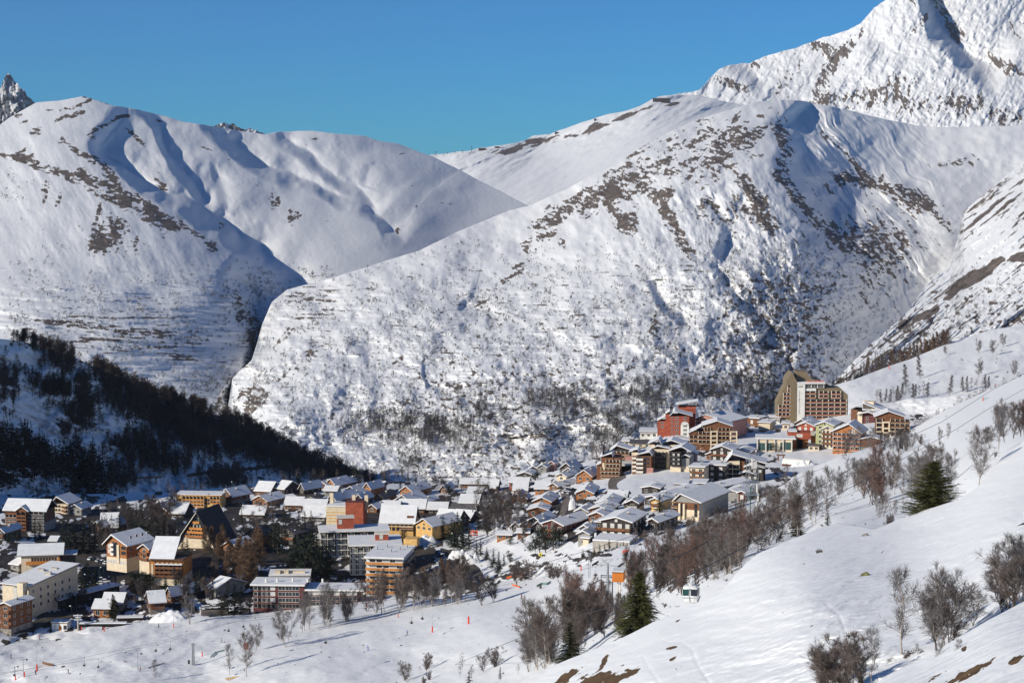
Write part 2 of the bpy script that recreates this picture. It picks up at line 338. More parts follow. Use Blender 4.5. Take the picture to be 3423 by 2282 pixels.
def rock_left(px, py):
    n1 = aniso(px, py, 32, 52, 15, 51, 5, .6, 50); n2 = aniso(px, py, 110, 30, 15, 52, 5, .6, 40); n3 = aniso(px, py, 2, 90, 5, 53, 4, .55, 10); n4 = aniso(px, py, -18, 50, 12, 54, 5, .6, 30)
    q = SP(px, py, 55, 13, 5, 10); f = lambda d, n: sstep(-.13, .13, d + (n + q * np.clip(d * 2.6 - .15, .04, 1)) * .9 - .80)
    d1 = band(px, py, Z1((400, 530), (540, 620), (700, 700), (760, 790)), 15, .5) + band(px, py, Z1((120, 640), (330, 720), (520, 780), (650, 880), (800, 920)), 22, .42) \
        + band(px, py, Z1((540, 730), (700, 810), (900, 900), (1100, 1050), (1350, 1190), (1400, 1220)), 20, .38) + band(px, py, Z1((830, 960), (980, 1030), (1080, 1110)), 30, .4) + band(px, py, Z1((0, 630), (150, 650)), 14, .35) \
        + blob(px, py, 440, 245 + 200, 40, 10, 30, .3) + blob(px, py, 690, 494, 30, 7, 25, .42) + blob(px, py, 762, 533, 26, 6, 18, .38) + band(px, py, Z1((850, 480), (950, 560)), 8, .3) + blob(px, py, 545, 620, 60, 50, 45, .2)
    d2 = blob(px, py, 350, 620, 30, 26, 0, 0) + blob(px, py, 360, 800, 60, 46, 20, .5) + blob(px, py, 322, 815, 24, 28, 0, .4) + blob(px, py, 345, 690, 30, 60, 30, .3) + blob(px, py, 400, 745, 40, 40, 0, .42) \
        + blob(px, py, 150, 640, 22, 60, 20, .34) + blob(px, py, 200, 660, 12, 60, 25, .4) + blob(px, py, 460, 830, 30, 40, 0, .3) + blob(px, py, 555, 835, 40, 40, 0, .2) + blob(px, py, 925, 680, 46, 26, 60, .33) + blob(px, py, 985, 740, 30, 46, 10, .3) + blob(px, py, 860, 620, 20, 14, 0, .4) + blob(px, py, 1390, 690, 24, 20, 0, .28) + blob(px, py, 1330, 775, 50, 30, 0, .22) + blob(px, py, 735, 750, 20, 40, -30, .26)
    d4 = band(px, py, Z1((610, 460), (700, 420), (760, 380), (840, 370)), 7, .55) + band(px, py, Z1((370, 400), (440, 365), (550, 345)), 8, .55) + blob(px, py, 120, 440, 30, 16, -20, .55) + band(px, py, Z1((400, 325), (500, 310), (590, 262)), 7, .5) \
        + band(px, py, Z1((530, 243), (620, 255), (720, 292)), 4, .4) + blob(px, py, 60, 385, 16, 10, -40, .5) + blob(px, py, 82, 407, 20, 7, -20, .4) + blob(px, py, 160, 368, 30, 4, 0, .35) + blob(px, py, 70, 505, 24, 8, -30, .5) + blob(px, py, 110, 515, 18, 6, -20, .4) \
        + blob(px, py, 530, 403, 16, 5, 20, .4) + blob(px, py, 225, 455, 30, 14, 0, .3) + blob(px, py, 305, 455, 20, 14, 0, .3) + blob(px, py, 1060, 465, 20, 3, 0, .4) + blob(px, py, 1010, 485, 30, 3, -10, .3) + band(px, py, Z2((640, 425), (690, 415)), 3, .4) + blob(px, py, 1380, 620, 40, 4, 10, .25) + blob(px, py, 1490, 680, 40, 3, 8, .35)
    low = sstep(880, 980, py) * sstep(980, 850, px)
    d3 = .09 * low + .13 * blob(px, py, 480, 1120, 330, 120, 0) + blob(px, py, 230, 1085, 150, 10, 7, .38) + blob(px, py, 480, 1110, 70, 9, -3, .4) + blob(px, py, 290, 1137, 60, 5, -6, .4) + blob(px, py, 600, 1190, 50, 12, 15, .35)
    gorge = band(px, py, [(800, 1010), (850, 1090), (860, 1180), (820, 1260), (760, 1330)], 34, .42)
    return np.maximum.reduce([f(d1, n1), f(d2, n2), f(d3, n3), f(d4, n4), f(gorge, aniso(px, py, 110, 30, 14, 57, 5, .6, 30))])
sheet('left_hill', LEFT_CREST, 1560,
      rbf([(-160, 1560, 2100), (500, 1500, 2150), (900, 1400, 2350), (1500, 1200, 3000), (0, 417, 3750), (276, 322, 3950), (709, 430, 4080), (1046, 440, 4300), (1444, 530, 4500), (1768, 700, 4420),
           (0, 700, 3150), (350, 700, 3150), (0, 950, 2600), (400, 950, 2650), (800, 960, 2880), (800, 700, 3520), (1100, 700, 3780), (1300, 860, 3480), (1050, 900, 3260), (850, 1200, 2620), (400, 1250, 2320), (0, 1200, 2300), (1500, 760, 4020), (940, 960, 3150)]),
      m_mtn, step=2.8, relief=rel_left, rock=rock_left, crest_noise=1.5, crest_scale=40)

# ---- the large central mountain
MAIN_CREST = [(742, 1480), (755, 1400), (764, 1349), (776, 1267), (800, 1240), (840, 1205), (858, 1150), (876, 1085), (908, 1010), (960, 968), (1117, 927), (1306, 866), (1400, 838), (1536, 772), (1704, 703), (1768, 688), (1893, 632), (1969, 591), (2051, 555), (2140, 495), (2240, 440), (2330, 400), (2441, 367), (2527, 341), (2590, 334), (2636, 333), (2682, 338), (2831, 367), (2946, 396), (3061, 419), (3141, 426), (3233, 425), (3423, 419), (3640, 415)]
MR1 = Z4((1560, -60), (1650, 60), (1700, 190), (1760, 260), (1840, 330)) + [(2650, 800)]
MR0 = Z3((560, 600), (660, 760), (640, 880), (690, 1010), (830, 1180), (930, 1330), (980, 1480))
MG1 = Z4((1240, 540), (1330, 600), (1420, 720), (1480, 790), (1560, 880), (1640, 970), (1720, 1060))
MG2 = Z4((1590, 1080), (1700, 1170), (1830, 1270))
MG3 = Z4((880, 680), (940, 790), (1000, 870), (1090, 930), (1150, 1050))
def rel_main(px, py):
    r = ridge(px, py, [(2545, 430), (2590, 480), (2570, 540), (2600, 620), (2680, 720), (2760, 840)], 150, 110, 330)
    r = r + ridge(px, py, MG1, 45, 30, 50) + ridge(px, py, MG2, 70, 40, 60) + ridge(px, py, MG3, 45, 36, 60)
    r = r + ridge(px, py, [(1690, 1060), (1600, 1150), (1560, 1180)], 0, 30, 30)
    r = r + ridge(px, py, Z5((1600, 280), (1680, 330), (1800, 330), (1820, 420)), 34, 40, 50) + ridge(px, py, Z5((1380, 790), (1460, 800), (1490, 900)), 26, 30, 50)
    r = r + ridge(px, py, Z5((1870, 1060), (1850, 1150), (1900, 1200), (1990, 1330)), 50, 60, 60) + ridge(px, py, [(2330, 690), (2400, 770), (2380, 860)], 45, 40, 60)
    # long ribs down the right flank
    fl = sstep(3200, 2950, px) * sstep(2560, 2760, px + (py - 600) * -.35) * sstep(1300, 1000, py + (px - 2700) * .3)
    r = r + fl * (aniso(px, py, 52, 300, 44, 61, 5, .6, 120) - .5) * 75 * (.4 + 1.2 * fbm(px / 200, py / 200, 69, 3))
    ru = 1 - fl * .6
    rough = 3 + 26 * blob(px, py, 2640, 1000, 260, 330, 20) + 20 * blob(px, py, 2350, 700, 300, 170, 0) + 3 * sstep(1000, 1300, py) + 3 * blob(px, py, 1700, 1150, 600, 260, 0)
    r = r + (aniso(px, py, 60, 60, 30, 62, 5, .6, 30) - .5) * rough * 1.5 * ru + (fbm(px / 10, py / 10, 66, 3) - .5) * (2 + 9 * blob(px, py, 2640, 1050, 260, 300, 20) + 3 * sstep(900, 1200, py))
    r = r + (fbm(px / 170, py / 130, 63, 4) - .5) * 110
    t = sstep(880, 1000, py) * sstep(2500, 2200, px)
    r = r + t * (aniso(px, py, 2, 150, 10, 64, 3, .55, 12) - .5) * 12
    r = r + sstep(1330, 1430, py) * (fbm(px / 110, py / 45, 68, 4, .5) - .5) * 34
    return r
def rock_main(px, py):
    q = SP(px, py, 79, 12, 5, 20) * 1.15; f = lambda d, n, o=0.80: sstep(-.13, .13, d + (n + q * np.clip(d * 2.6 - .15, .04, 1)) * .9 - o)
    nA = aniso(px, py, -28, 46, 13, 71, 5, .6, 50); nB = aniso(px, py, 58, 50, 22, 72, 5, .6, 60); nC = aniso(px, py, 52, 70, 12, 73, 5, .62, 40); nD = aniso(px, py, 1, 70, 5.5, 74, 4, .6, 12); nE = fbm(px / 13, py / 9, 75, 4, .65)
    # wind-scoured patches on the shoulder
    dA = blob(px, py, 2250, 500, 330, 110, -20, .27) + blob(px, py, 2420, 560, 130, 60, -25, .22) + blob(px, py, 2100, 620, 160, 50, -25, .28) + blob(px, py, 1960, 660, 120, 34, -30, .3) + blob(px, py, 1830, 760, 90, 50, -40, .36) + blob(px, py, 2480, 450, 130, 40, -20, .22) + blob(px, py, 1740, 900, 90, 30, -30, .3)+ blob(px, py, 1600, 1010, 120, 22, -28, .2)
    dB = blob(px, py, 2060, 640, 34, 46, 50, .5) + blob(px, py, 2090, 750, 46, 40, 40, .62) + blob(px, py, 2050, 700, 60, 20, 50, .4) + band(px, py, Z4((960, 100), (1010, 200), (1060, 270), (1130, 390), (1180, 480)), 26, .5) \
        + band(px, py, Z4((1290, 150), (1380, 220), (1420, 270)), 30, .42) + band(px, py, Z4((1540, 20), (1640, 130), (1640, 230), (1740, 320)), 30, .5) + band(px, py, Z4((660, 60), (780, 110), (830, 170)), 18, .42) + blob(px, py, 2230, 640, 26, 20, 0, .4) \
        + band(px, py, Z4((150, 300), (220, 340), (120, 440)), 26, .36) + blob(px, py, 1890, 800, 40, 30, 0, .36) + blob(px, py, 1930, 700, 40, 26, 0, .4) + blob(px, py, 2500, 700, 90, 50, 20, .25) + blob(px, py, 2130, 890, 18, 6, 0, .5) + blob(px, py, 2420, 560, 60, 30, 40, .2)
    dC = band(px, py, Z3((700, 760), (760, 900), (700, 1000)), 34, .34) + band(px, py, Z3((720, 1040), (840, 1180), (930, 1290), (1090, 1420)), 26, .30) + band(px, py, Z3((960, 780), (1110, 910), (1180, 1020)), 20, .26) + band(px, py, Z3((1040, 1040), (1250, 1060), (1420, 1120), (1560, 1220)), 26, .36) \
        + band(px, py, Z3((1230, 1340), (1400, 1440)), 40, .30) + blob(px, py, 2900, 850, 120, 60, 40, .24) + blob(px, py, 3220, 540, 70, 22, -10, .28) + blob(px, py, 3120, 550, 40, 20, 0, .2) + blob(px, py, 3130, 720, 60, 16, 50, .26) + .15 * sstep(2560, 2700, px) * sstep(480, 700, py)
    # crags over the gorge
    gor = blob(px, py, 900, 1290, 120, 80, -50, .27) + blob(px, py, 1030, 1190, 90, 30, -45, .34) + blob(px, py, 960, 1110, 60, 16, -40, .25) + blob(px, py, 1090, 1380, 60, 22, 20, .3) + blob(px, py, 830, 1330, 50, 60, -50, .3) + blob(px, py, 1260, 1180, 40, 22, -30, .34) + blob(px, py, 1360, 1350, 50, 26, 0, .42) + blob(px, py, 1320, 1210, 60, 18, -35, .3) + blob(px, py, 1640, 1350, 0.1, .1)
    t = sstep(800, 950, py + (px - 1700) * .1) * sstep(2560, 2300, px + (py - 1000) * .3)
    dD = .12 * t + blob(px, py, 1030, 1010, 120, 60, 10, .16) * sstep(860, 1000, px)
    dE = .16 * sstep(760, 1000, py) * sstep(1150, 1500, px) * sstep(3000, 2750, px + (py - 900) * .35) + blob(px, py, 2640, 1080, 230, 260, 20, .16) + blob(px, py, 2380, 730, 220, 60, 25, .22) + blob(px, py, 2190, 1110, 26, 34, 0, .3) + .08 * sstep(1100, 1300, py)
    nG = aniso(px, py, -48, 60, 15, 77, 5, .62, 30)
    return np.maximum.reduce([f(dA, nA), f(dB, nB), f(dC, nC), f(dD, nD, .79), f(dE, nE, .83), f(gor * .9, nG)])
sheet('main_mountain', MAIN_CREST, [(740, 1700), (1100, 1700), (2000, 1640), (2600, 1420), (2800, 1420), (3640, 1400)],
      rbf([(740, 1650, 1750), (1150, 1650, 1720), (1700, 1640, 1650), (2200, 1500, 1800), (2700, 1400, 2150), (3400, 1350, 2700), (761, 1349, 2300), (889, 1060, 2750), (1306, 866, 3050), (1768, 688, 3450),
           (2051, 560, 3550), (2330, 400, 3900), (2636, 333, 4150), (3061, 419, 4450), (3423, 419, 4450), (3640, 415, 4450), (1400, 1400, 1980), (1400, 1150, 2380), (1800, 1000, 2600), (2100, 1200, 2180), (2500, 1250, 2180),
           (2100, 750, 2980), (2450, 800, 2820), (2560, 600, 3250), (2700, 950, 2700), (2900, 1050, 2900), (3150, 750, 3550), (3300, 600, 3950), (2800, 600, 3600), (2750, 1250, 2350), (1050, 1300, 2180), (900, 1380, 2080), (2300, 1000, 2450), (3000, 500, 4150)]),
      m_mtn, step=2.6, relief=rel_main, rock=rock_main, crest_noise=1.5, crest_scale=30)

# ---- sunlit spur on the right
def rel_spur(px, py):
    return (aniso(px, py, -38, 300, 30, 81, 5, .6, 20) - .5) * 80 + (fbm(px / 12, py / 12, 82, 3) - .5) * 8
def rock_spur(px, py):
    n = aniso(px, py, -38, 110, 10, 83, 5, .6, 20); n2 = fbm(px / 16, py / 12, 84, 4, .62); n3 = aniso(px, py, -36, 60, 24, 85, 4, .5, 20)
    d = .17 + blob(px, py, 3330, 640, 160, 40, -40, .15) + blob(px, py, 3300, 700, 200, 20, -35, .1)
    d3 = band(px, py, [(3020, 1085), (3120, 1040), (3200, 960), (3320, 880), (3430, 850)], 22, .62) + band(px, py, [(3130, 1090), (3080, 1110)], 8, .3)
    return np.maximum.reduce([sstep(-.13, .13, d + n * .9 + SP(px, py, 87, 20, 5, -36) * .25 - .80), sstep(-.13, .13, .16 * sstep(900, 1000, py) + n2 * .9 - .72), sstep(-.08, .08, d3 + n3 * .8 - .80)])
sheet('right_spur', [(2790, 1275), (2823, 1237), (2911, 1150), (3027, 1048), (3100, 946), (3150, 905), (3176, 884), (3199, 803), (3222, 706), (3300, 640), (3423, 539), (3640, 400)], 1400,
      rbf([(2790, 1400, 1900), (3640, 1400, 1700), (2823, 1240, 2050), (3027, 1050, 2350), (3199, 800, 2900), (3423, 560, 3250), (3640, 420, 3400), (3200, 1100, 2100), (3423, 1000, 2150), (3423, 800, 2500), (3640, 900, 2200), (2950, 1230, 1980)]),
      m_mtn, step=2.8, relief=rel_spur, rock=rock_spur, crest_noise=2, crest_scale=20)

# ---- piste hill behind the tower
m_snow = terrain_mat('groomed_snow', rock=(0.07, 0.05, 0.04), rock2=(0.14, 0.11, 0.09), fine=0.05, bump=.5, bdist=1.2, edge=.1, streak=((0, 0, R(20)), (0.25, 1.6, 1), 0.12, 1.5))
sheet('piste_hill', C5((80, 800), (250, 720), (380, 640), (460, 575), (600, 535), (700, 495), (850, 440), (970, 400), (1100, 345), (1250, 285), (1400, 240), (1500, 205), (1730, 170), (2050, 100)), 1480,
      rbf([(2750, 1480, 1300), (3300, 1480, 1150), (3640, 1480, 1100), (2789, 1290, 1640), (3044, 1205, 1740), (3423, 1090, 1800), (3640, 1060, 1800), (2900, 1350, 1420), (3200, 1300, 1440), (3500, 1250, 1440)]),
      m_snow, step=4, relief=lambda px, py: (aniso(px, py, -20, 160, 50, 91, 4) - .5) * 40 + (fbm(px / 30, py / 20, 92, 4) - .5) * 8,
      rock=lambda px, py: sstep(-.13, .13, fbm(px / 22, py / 8, 93, 4) * .9 - .78 + .06 + blob(px, py, 2900, 1290, 60, 12, -20, .12)))
sheet('snow_mound', C5((560, 760), (700, 735), (780, 712), (950, 665), (1080, 660), (1200, 652), (1330, 640), (1450, 615), (1620, 585), (1730, 545), (2050, 430)), 1500,
      rbf([(2840, 1500, 1180), (3640, 1500, 950), (2949, 1358, 1290), (3273, 1310, 1230), (3423, 1275, 1210), (3640, 1220, 1200), (3100, 1420, 1200), (3300, 1400, 1090)]),
      m_snow, step=4, relief=lambda px, py: (fbm(px / 60, py / 40, 94, 4) - .5) * 30, rock=None)

# ---- shaded forest hill on the left
def rel_shade(px, py):
    return (fbm(px / 130, py / 90, 101, 5) - .5) * 70 + ridge(px, py, Z8((0, 1040), (150, 1080), (310, 1180), (420, 1290)), 30, 40, 120) + (aniso(px, py, 25, 60, 14, 103, 4, .6, 20) - .5) * 22
sheet('shaded_hill', Z8((-300, 380), (0, 455), (150, 470), (300, 520), (480, 570), (640, 650), (800, 730), (960, 810), (1200, 885), (1330, 925), (1500, 975), (1640, 1040)) + Z5((500, 1185), (700, 1265), (830, 1315), (900, 1350), (1000, 1400), (1150, 1470)), [(-160, 1720), (400, 1740), (900, 1700), (1300, 1680)],
      rbf([(-160, 1680, 1060), (0, 1640, 1130), (0, 1400, 1180), (-160, 1100, 1160), (0, 1130, 1240), (350, 1640, 1260), (350, 1400, 1365), (350, 1240, 1430), (700, 1620, 1410), (700, 1500, 1530), (700, 1375, 1650), (1000, 1610, 1560), (1000, 1520, 1710), (1150, 1610, 1680), (1290, 1660, 1760)]),
      m_snow, step=4, relief=rel_shade, rock=lambda px, py: np.maximum(band(px, py, Z8((1230, 1350), (1400, 1325), (1560, 1310)) + Z5((200, 1312), (330, 1300), (430, 1285), (500, 1262)), 7, 1.0) * .9,
                                                                      sstep(-.13, .13, fbm(px / 26, py / 14, 105, 4) * .9 - .70)))

# ---- floor of the valley, under the village
VIL = rbf([(-160, 1640, 1140), (0, 1650, 1110), (0, 1800, 940), (0, 2050, 800), (0, 2300, 730), (-160, 2000, 800), (700, 1640, 1150), (700, 1850, 915), (700, 2000, 835), (700, 2300, 700), (1200, 1620, 1170), (1200, 1750, 1010), (1200, 1990, 850), (1200, 2300, 700),
           (1700, 1610, 1180), (1700, 1750, 960), (1700, 1900, 830), (2000, 1790, 800), (2000, 1640, 990), (2000, 1560, 1140), (2300, 1700, 870), (2450, 1615, 1010), (2300, 1500, 1170), (2500, 1480, 1200), (2500, 1800, 760), (2700, 1400, 1310), (2900, 1450, 1190), (3000, 1400, 1240), (3150, 1360, 1260), (2700, 1530, 1110), (2700, 1600, 1000), (3150, 1500, 1100)])
m_vil = terrain_mat('village_ground', rock=(0.035, 0.03, 0.027), rock2=(0.08, 0.065, 0.055), fine=0.05, bump=.6, bdist=1.0, edge=.14)
def rock_vil(px, py):
    n = fbm(px / 30, py / 12, 111, 5, .6)
    d = .15 + blob(px, py, 600, 1880, 800, 170, 0, .20) + blob(px, py, 1450, 1700, 500, 80, 0, .12) + blob(px, py, 450, 1780, 300, 80, 0, .15) + blob(px, py, 1300, 1850, 300, 90, 0, .12) + blob(px, py, 1900, 1700, 160, 60, 0, .08) - blob(px, py, 2200, 1640, 130, 60, -10, .6) - blob(px, py, 1650, 1830, 130, 60, 0, .3) - blob(px, py, 2800, 1500, 200, 60, 0, .4)
    return sstep(-.08, .08, d + n * .8 - .62)
def rel_vil(px, py):
    return (fbm(px / 90, py / 40, 112, 3) - .5) * 12 + ridge(px, py, [(2060, 1640), (2030, 1690), (2060, 1720)], 0, 30, 30)
sheet('village_ground', [(-160, 1655), (0, 1652), (400, 1650), (700, 1632), (1000, 1622), (1200, 1610), (1500, 1606), (1700, 1600), (1850, 1575), (1950, 1545), (2030, 1520), (2090, 1480), (2160, 1450), (2250, 1425), (2400, 1405), (2560, 1395), (2700, 1392), (2850, 1385), (2950, 1372), (3020, 1385), (3200, 1380), (3640, 1350)], [(-160, 2500), (1400, 2400), (2200, 2000), (2600, 1850), (3640, 1600)],
      VIL, m_vil, step=5, relief=rel_vil, rock=rock_vil)

# ---- lower piste and the wooded slope beside it
PIS = rbf([(-160, 2160, 770), (0, 2155, 765), (0, 2300, 700), (400, 2100, 785), (700, 2065, 795), (700, 2300, 640), (1100, 2040, 795), (1100, 2300, 560), (1400, 2020, 770), (1400, 2200, 600), (1700, 1940, 800), (1750, 2060, 620), (1700, 2170, 500), (1700, 2300, 400), (1950, 1860, 800), (2157, 1800, 790), (2050, 1950, 560), (2000, 2200, 330), (2300, 1760, 790), (2300, 1880, 450), (2250, 2060, 300), (2548, 1660, 900), (2600, 1740, 600), (2600, 1850, 300),
           (2800, 1535, 960), (2800, 1640, 620), (2800, 1760, 300), (3024, 1460, 1010), (3000, 1600, 500), (3000, 1740, 290), (3273, 1320, 1060), (3200, 1450, 640), (3200, 1560, 400), (3200, 1680, 280), (3423, 1258, 1060), (3423, 1380, 560), (3423, 1490, 290), (3640, 1200, 1040), (3640, 1450, 280)])
m_piste = terrain_mat('piste_snow', rock=(0.07, 0.05, 0.04), rock2=(0.14, 0.11, 0.09), snow=(.80, .80, .80), fine=0.12, bump=.5, bdist=.5, edge=.1, streak=((0, 0, R(35)), (0.2, 1.4, .6), 0.35, 1.6))
def rel_piste(px, py):
    r = (fbm(px / 200, py / 90, 121, 4) - .5) * 16 + (aniso(px, py, -18, 120, 22, 122, 4, .5) - .5) * 5
    r = r + ridge(px, py, [(1110, 2060), (900, 2110), (600, 2160), (400, 2190)][::-1], 0, 30, 30)
    return r
PIS_CREST = [(-160, 2175), (0, 2150), (100, 2120), (170, 2095), (300, 2090), (470, 2078), (560, 2045), (640, 2048), (700, 2062), (800, 2052), (900, 2040), (1000, 2030), (1080, 2010), (1200, 1992), (1310, 1990), (1400, 2000), (1500, 2000), (1600, 1975), (1700, 1935), (1800, 1905), (1950, 1862), (2060, 1835), (2157, 1797), (2295, 1749), (2335, 1730), (2454, 1682), (2548, 1654), (2612, 1619), (2643, 1596), (2710, 1564), (2809, 1524), (2944, 1482), (3024, 1449), (3079, 1414), (3170, 1365), (3273, 1309), (3423, 1250), (3640, 1170)]
sheet('piste', PIS_CREST, [(-160, 2480), (1600, 2480), (1787, 2480), (2100, 2350), (2600, 2000), (3000, 1860), (3300, 1800), (3640, 1650)],
      PIS, m_piste, step=4.5, relief=rel_piste, rock=lambda px, py: np.maximum(sstep(-.13, .13, fbm(px / 16, py / 8, 123, 4, .6) * .9 - .70 + .16 * blob(px, py, 2350, 1900, 500, 90, -25)), band(px, py, [(2140, 1800), (2290, 1752), (2340, 1731), (2450, 1686), (2548, 1657), (2640, 1600)], 5, .9)), back=.12)

# ---- near snow slope in the foreground
NEAR = rbf([(1700, 2330, 222), (1787, 2282, 215), (2061, 2139, 205), (2331, 2020, 190), (2543, 1844, 200), (2744, 1761, 210), (3009, 1733, 200), (3208, 1668, 190), (3423, 1474, 215), (3640, 1300, 230), (2200, 2282, 130), (2700, 2282, 88), (2700, 2000, 128), (3100, 1900, 132), (3000, 2200, 84), (3423, 1800, 112), (3423, 2100, 72), (3423, 2400, 55), (2200, 2450, 100), (3640, 1700, 125), (3640, 2300, 55)])
m_near = terrain_mat('near_snow', rock=(0.07, 0.05, 0.03), rock2=(0.13, 0.09, 0.05), snow=(.82, .82, .82), fine=0.5, bump=.7, bdist=.10, edge=.1, streak=((0, 0, R(-32)), (0.22, 1.5, .5), 0.45, 2.6))
def rel_near(px, py):
    r = (aniso(px, py, -14, 220, 34, 131, 5, .5, 60) - .5) * 3.0 + (aniso(px, py, -20, 90, 16, 132, 4, .55, 40) - .5) * 1.7 * (.3 + 1.4 * fbm(px / 150, py / 90, 136, 3))
    t1, _ = seg_dist(px, py, C6((1040, 1370), (1080, 1450), (1130, 1520), (1180, 1600))); t2, _ = seg_dist(px, py, C6((1200, 1250), (1330, 1255), (1410, 1310), (1460, 1440), (1530, 1540), (1590, 1620)))
    t3, _ = seg_dist(px, py, [(3423, 1560), (3330, 1630), (3190, 1715), (3090, 1760)]); t4, _ = seg_dist(px, py, C7((600, 960), (700, 1040), (760, 1200)))
    return r + .35 * np.exp(-(t1 / 6) ** 2) + .35 * np.exp(-(t2 / 6) ** 2) + .6 * np.exp(-(t3 / 9) ** 2) + .25 * np.exp(-(t4 / 5) ** 2)
def grass_near(px, py):
    n = aniso(px, py, -30, 40, 16, 133, 4, .55, 30) + SP(px, py, 134, 26, 6, -35)
    d = band(px, py, C6((330, 1600), (420, 1540), (500, 1480)), 14, .8) + blob(px, py, 1995, 2268, 74, 26, -15, .85) + blob(px, py, 2020, 2208, 30, 10, -60, .85) + blob(px, py, 2075, 2265, 66, 11, -25, .85) + blob(px, py, 2100, 2238, 10, 4, 0, .5) + blob(px, py, 2118, 2247, 12, 4, -20, .6) \
        + blob(px, py, 2244, 2164, 24, 4.5, -8, .8) + blob(px, py, 2252, 2199, 14, 5, -30, .7) + blob(px, py, 2266, 2073, 11, 3.5, -30, .7) + blob(px, py, 2056, 2153, 16, 3, -40, .5) + blob(px, py, 1940, 2235, 20, 3, -40, .5) + blob(px, py, 2260, 2235, 4, 12, 0, .4) + blob(px, py, 2335, 2266, 6, 3, 0, .5)
    return sstep(-.12, .12, d + n * .6 - .72)
NC = [(1560, 2420), (1700, 2330), (1787, 2282), (1830, 2235), (1874, 2213), (1944, 2185), (2061, 2139), (2192, 2074), (2331, 2020), (2418, 1970), (2470, 1905), (2500, 1874), (2543, 1844), (2630, 1809), (2744, 1761), (2800, 1747), (2860, 1757), (2926, 1768), (3009, 1733), (3059, 1713), (3130, 1692), (3208, 1668), (3270, 1625), (3310, 1570), (3360, 1520), (3423, 1474), (3640, 1300)]
sheet('near_slope', NC, 2560, NEAR, m_near, step=4, relief=rel_near, rock=None, grass=grass_near, back=.3, crest_noise=2, crest_scale=60)
LOW = rbf([(2800, 2420, 66), (2926, 2282, 66), (3065, 2209, 66), (3165, 2152, 66), (3305, 2070, 66), (3423, 2009, 68), (3640, 1880, 70), (3200, 2400, 44), (3423, 2400, 40), (3423, 2200, 50), (3640, 2300, 42), (2900, 2450, 50)])
def grass_low(px, py):
    n = aniso(px, py, -28, 40, 14, 143, 4, .55, 30) + SP(px, py, 144, 26, 6, -28)
    d = blob(px, py, 3225, 2255, 100, 13, -28, .85) + blob(px, py, 3120, 2262, 60, 7, -25, .4) + blob(px, py, 3395, 2205, 34, 10, -25, .8) + blob(px, py, 3222, 2165, 16, 9, -50, .62) + blob(px, py, 3280, 2225, 40, 6, -15, .4)
    return sstep(-.12, .12, d + n * .6 - .72)
sheet('lower_bank', [(2700, 2400), (2850, 2330), (2926, 2282), (2978, 2248), (3065, 2209), (3165, 2152), (3305, 2070), (3423, 2009), (3640, 1890)], 2600, LOW, m_near, step=4,
      relief=lambda px, py: (aniso(px, py, -28, 160, 40, 141, 4) - .5) * 1.2, rock=None, grass=grass_low, back=.06)
# ---------------------------------------------------------------- vegetation
TW = {'brown': (0.155, 0.12, 0.105), 'red': (0.20, 0.125, 0.105), 'grey': (0.18, 0.16, 0.155), 'dark': (0.105, 0.085, 0.08), 'rust': (0.21, 0.13, 0.08)}
def twm(c): return mat('twigs_' + c, TW[c], rough=.9, var=.25, scale=.5)
m_bark_pale = mat('bark_pale', (0.42, 0.37, 0.33), rough=.9, var=.25, scale=2)
m_bark_dark = mat('bark_dark', (0.10, 0.075, 0.06), rough=.9, var=.25, scale=2)
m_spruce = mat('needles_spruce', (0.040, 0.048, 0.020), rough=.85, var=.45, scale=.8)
m_spruce_g = mat('needles_olive', (0.085, 0.085, 0.028), rough=.85, var=.5, scale=.7)  # lighter olive needles, used on the two large spruces
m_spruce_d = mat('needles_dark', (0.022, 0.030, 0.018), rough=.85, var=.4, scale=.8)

def tubes(segs, sides=4):
    """tapered prisms around segments: rows of x0 y0 z0 x1 y1 z1 r0 r1"""
    S = np.array(segs, float); n = len(S); a = S[:, :3]; b = S[:, 3:6]; d = b - a; d /= np.linalg.norm(d, axis=1)[:, None] + 1e-9
    up = np.where(np.abs(d[:, 2:3]) > .9, [[1., 0, 0]], [[0, 0, 1.]]); u = np.cross(d, up); u /= np.linalg.norm(u, axis=1)[:, None]; v = np.cross(d, u)
    V = []
    for e, r in ((a, S[:, 6]), (b, S[:, 7])):
        for k in range(sides):
            t = 2 * math.pi * k / sides; V.append(e + (u * math.cos(t) + v * math.sin(t)) * r[:, None])
    V = np.stack(V, 1).reshape(-1, 3); Fc = []
    base = np.arange(n) * sides * 2
    for k in range(sides):
        k2 = (k + 1) % sides; Fc.append(np.stack([base + k, base + k2, base + sides + k2, base + sides + k], -1))
    return V, np.concatenate(Fc)
def ribbons(segs, rs):
    S = np.array(segs, float); n = len(S); a = S[:, :3]; b = S[:, 3:6]; d = b - a; d /= np.linalg.norm(d, axis=1)[:, None] + 1e-9
    q = rs.randn(n, 3); u = np.cross(d, q); u /= np.linalg.norm(u, axis=1)[:, None] + 1e-9
    V = np.stack([a - u * S[:, 6:7], a + u * S[:, 6:7], b + u * S[:, 7:8], b - u * S[:, 7:8]], 1).reshape(-1, 3)
    Fc = (np.arange(n) * 4)[:, None] + np.arange(4)[None]
    return V, Fc

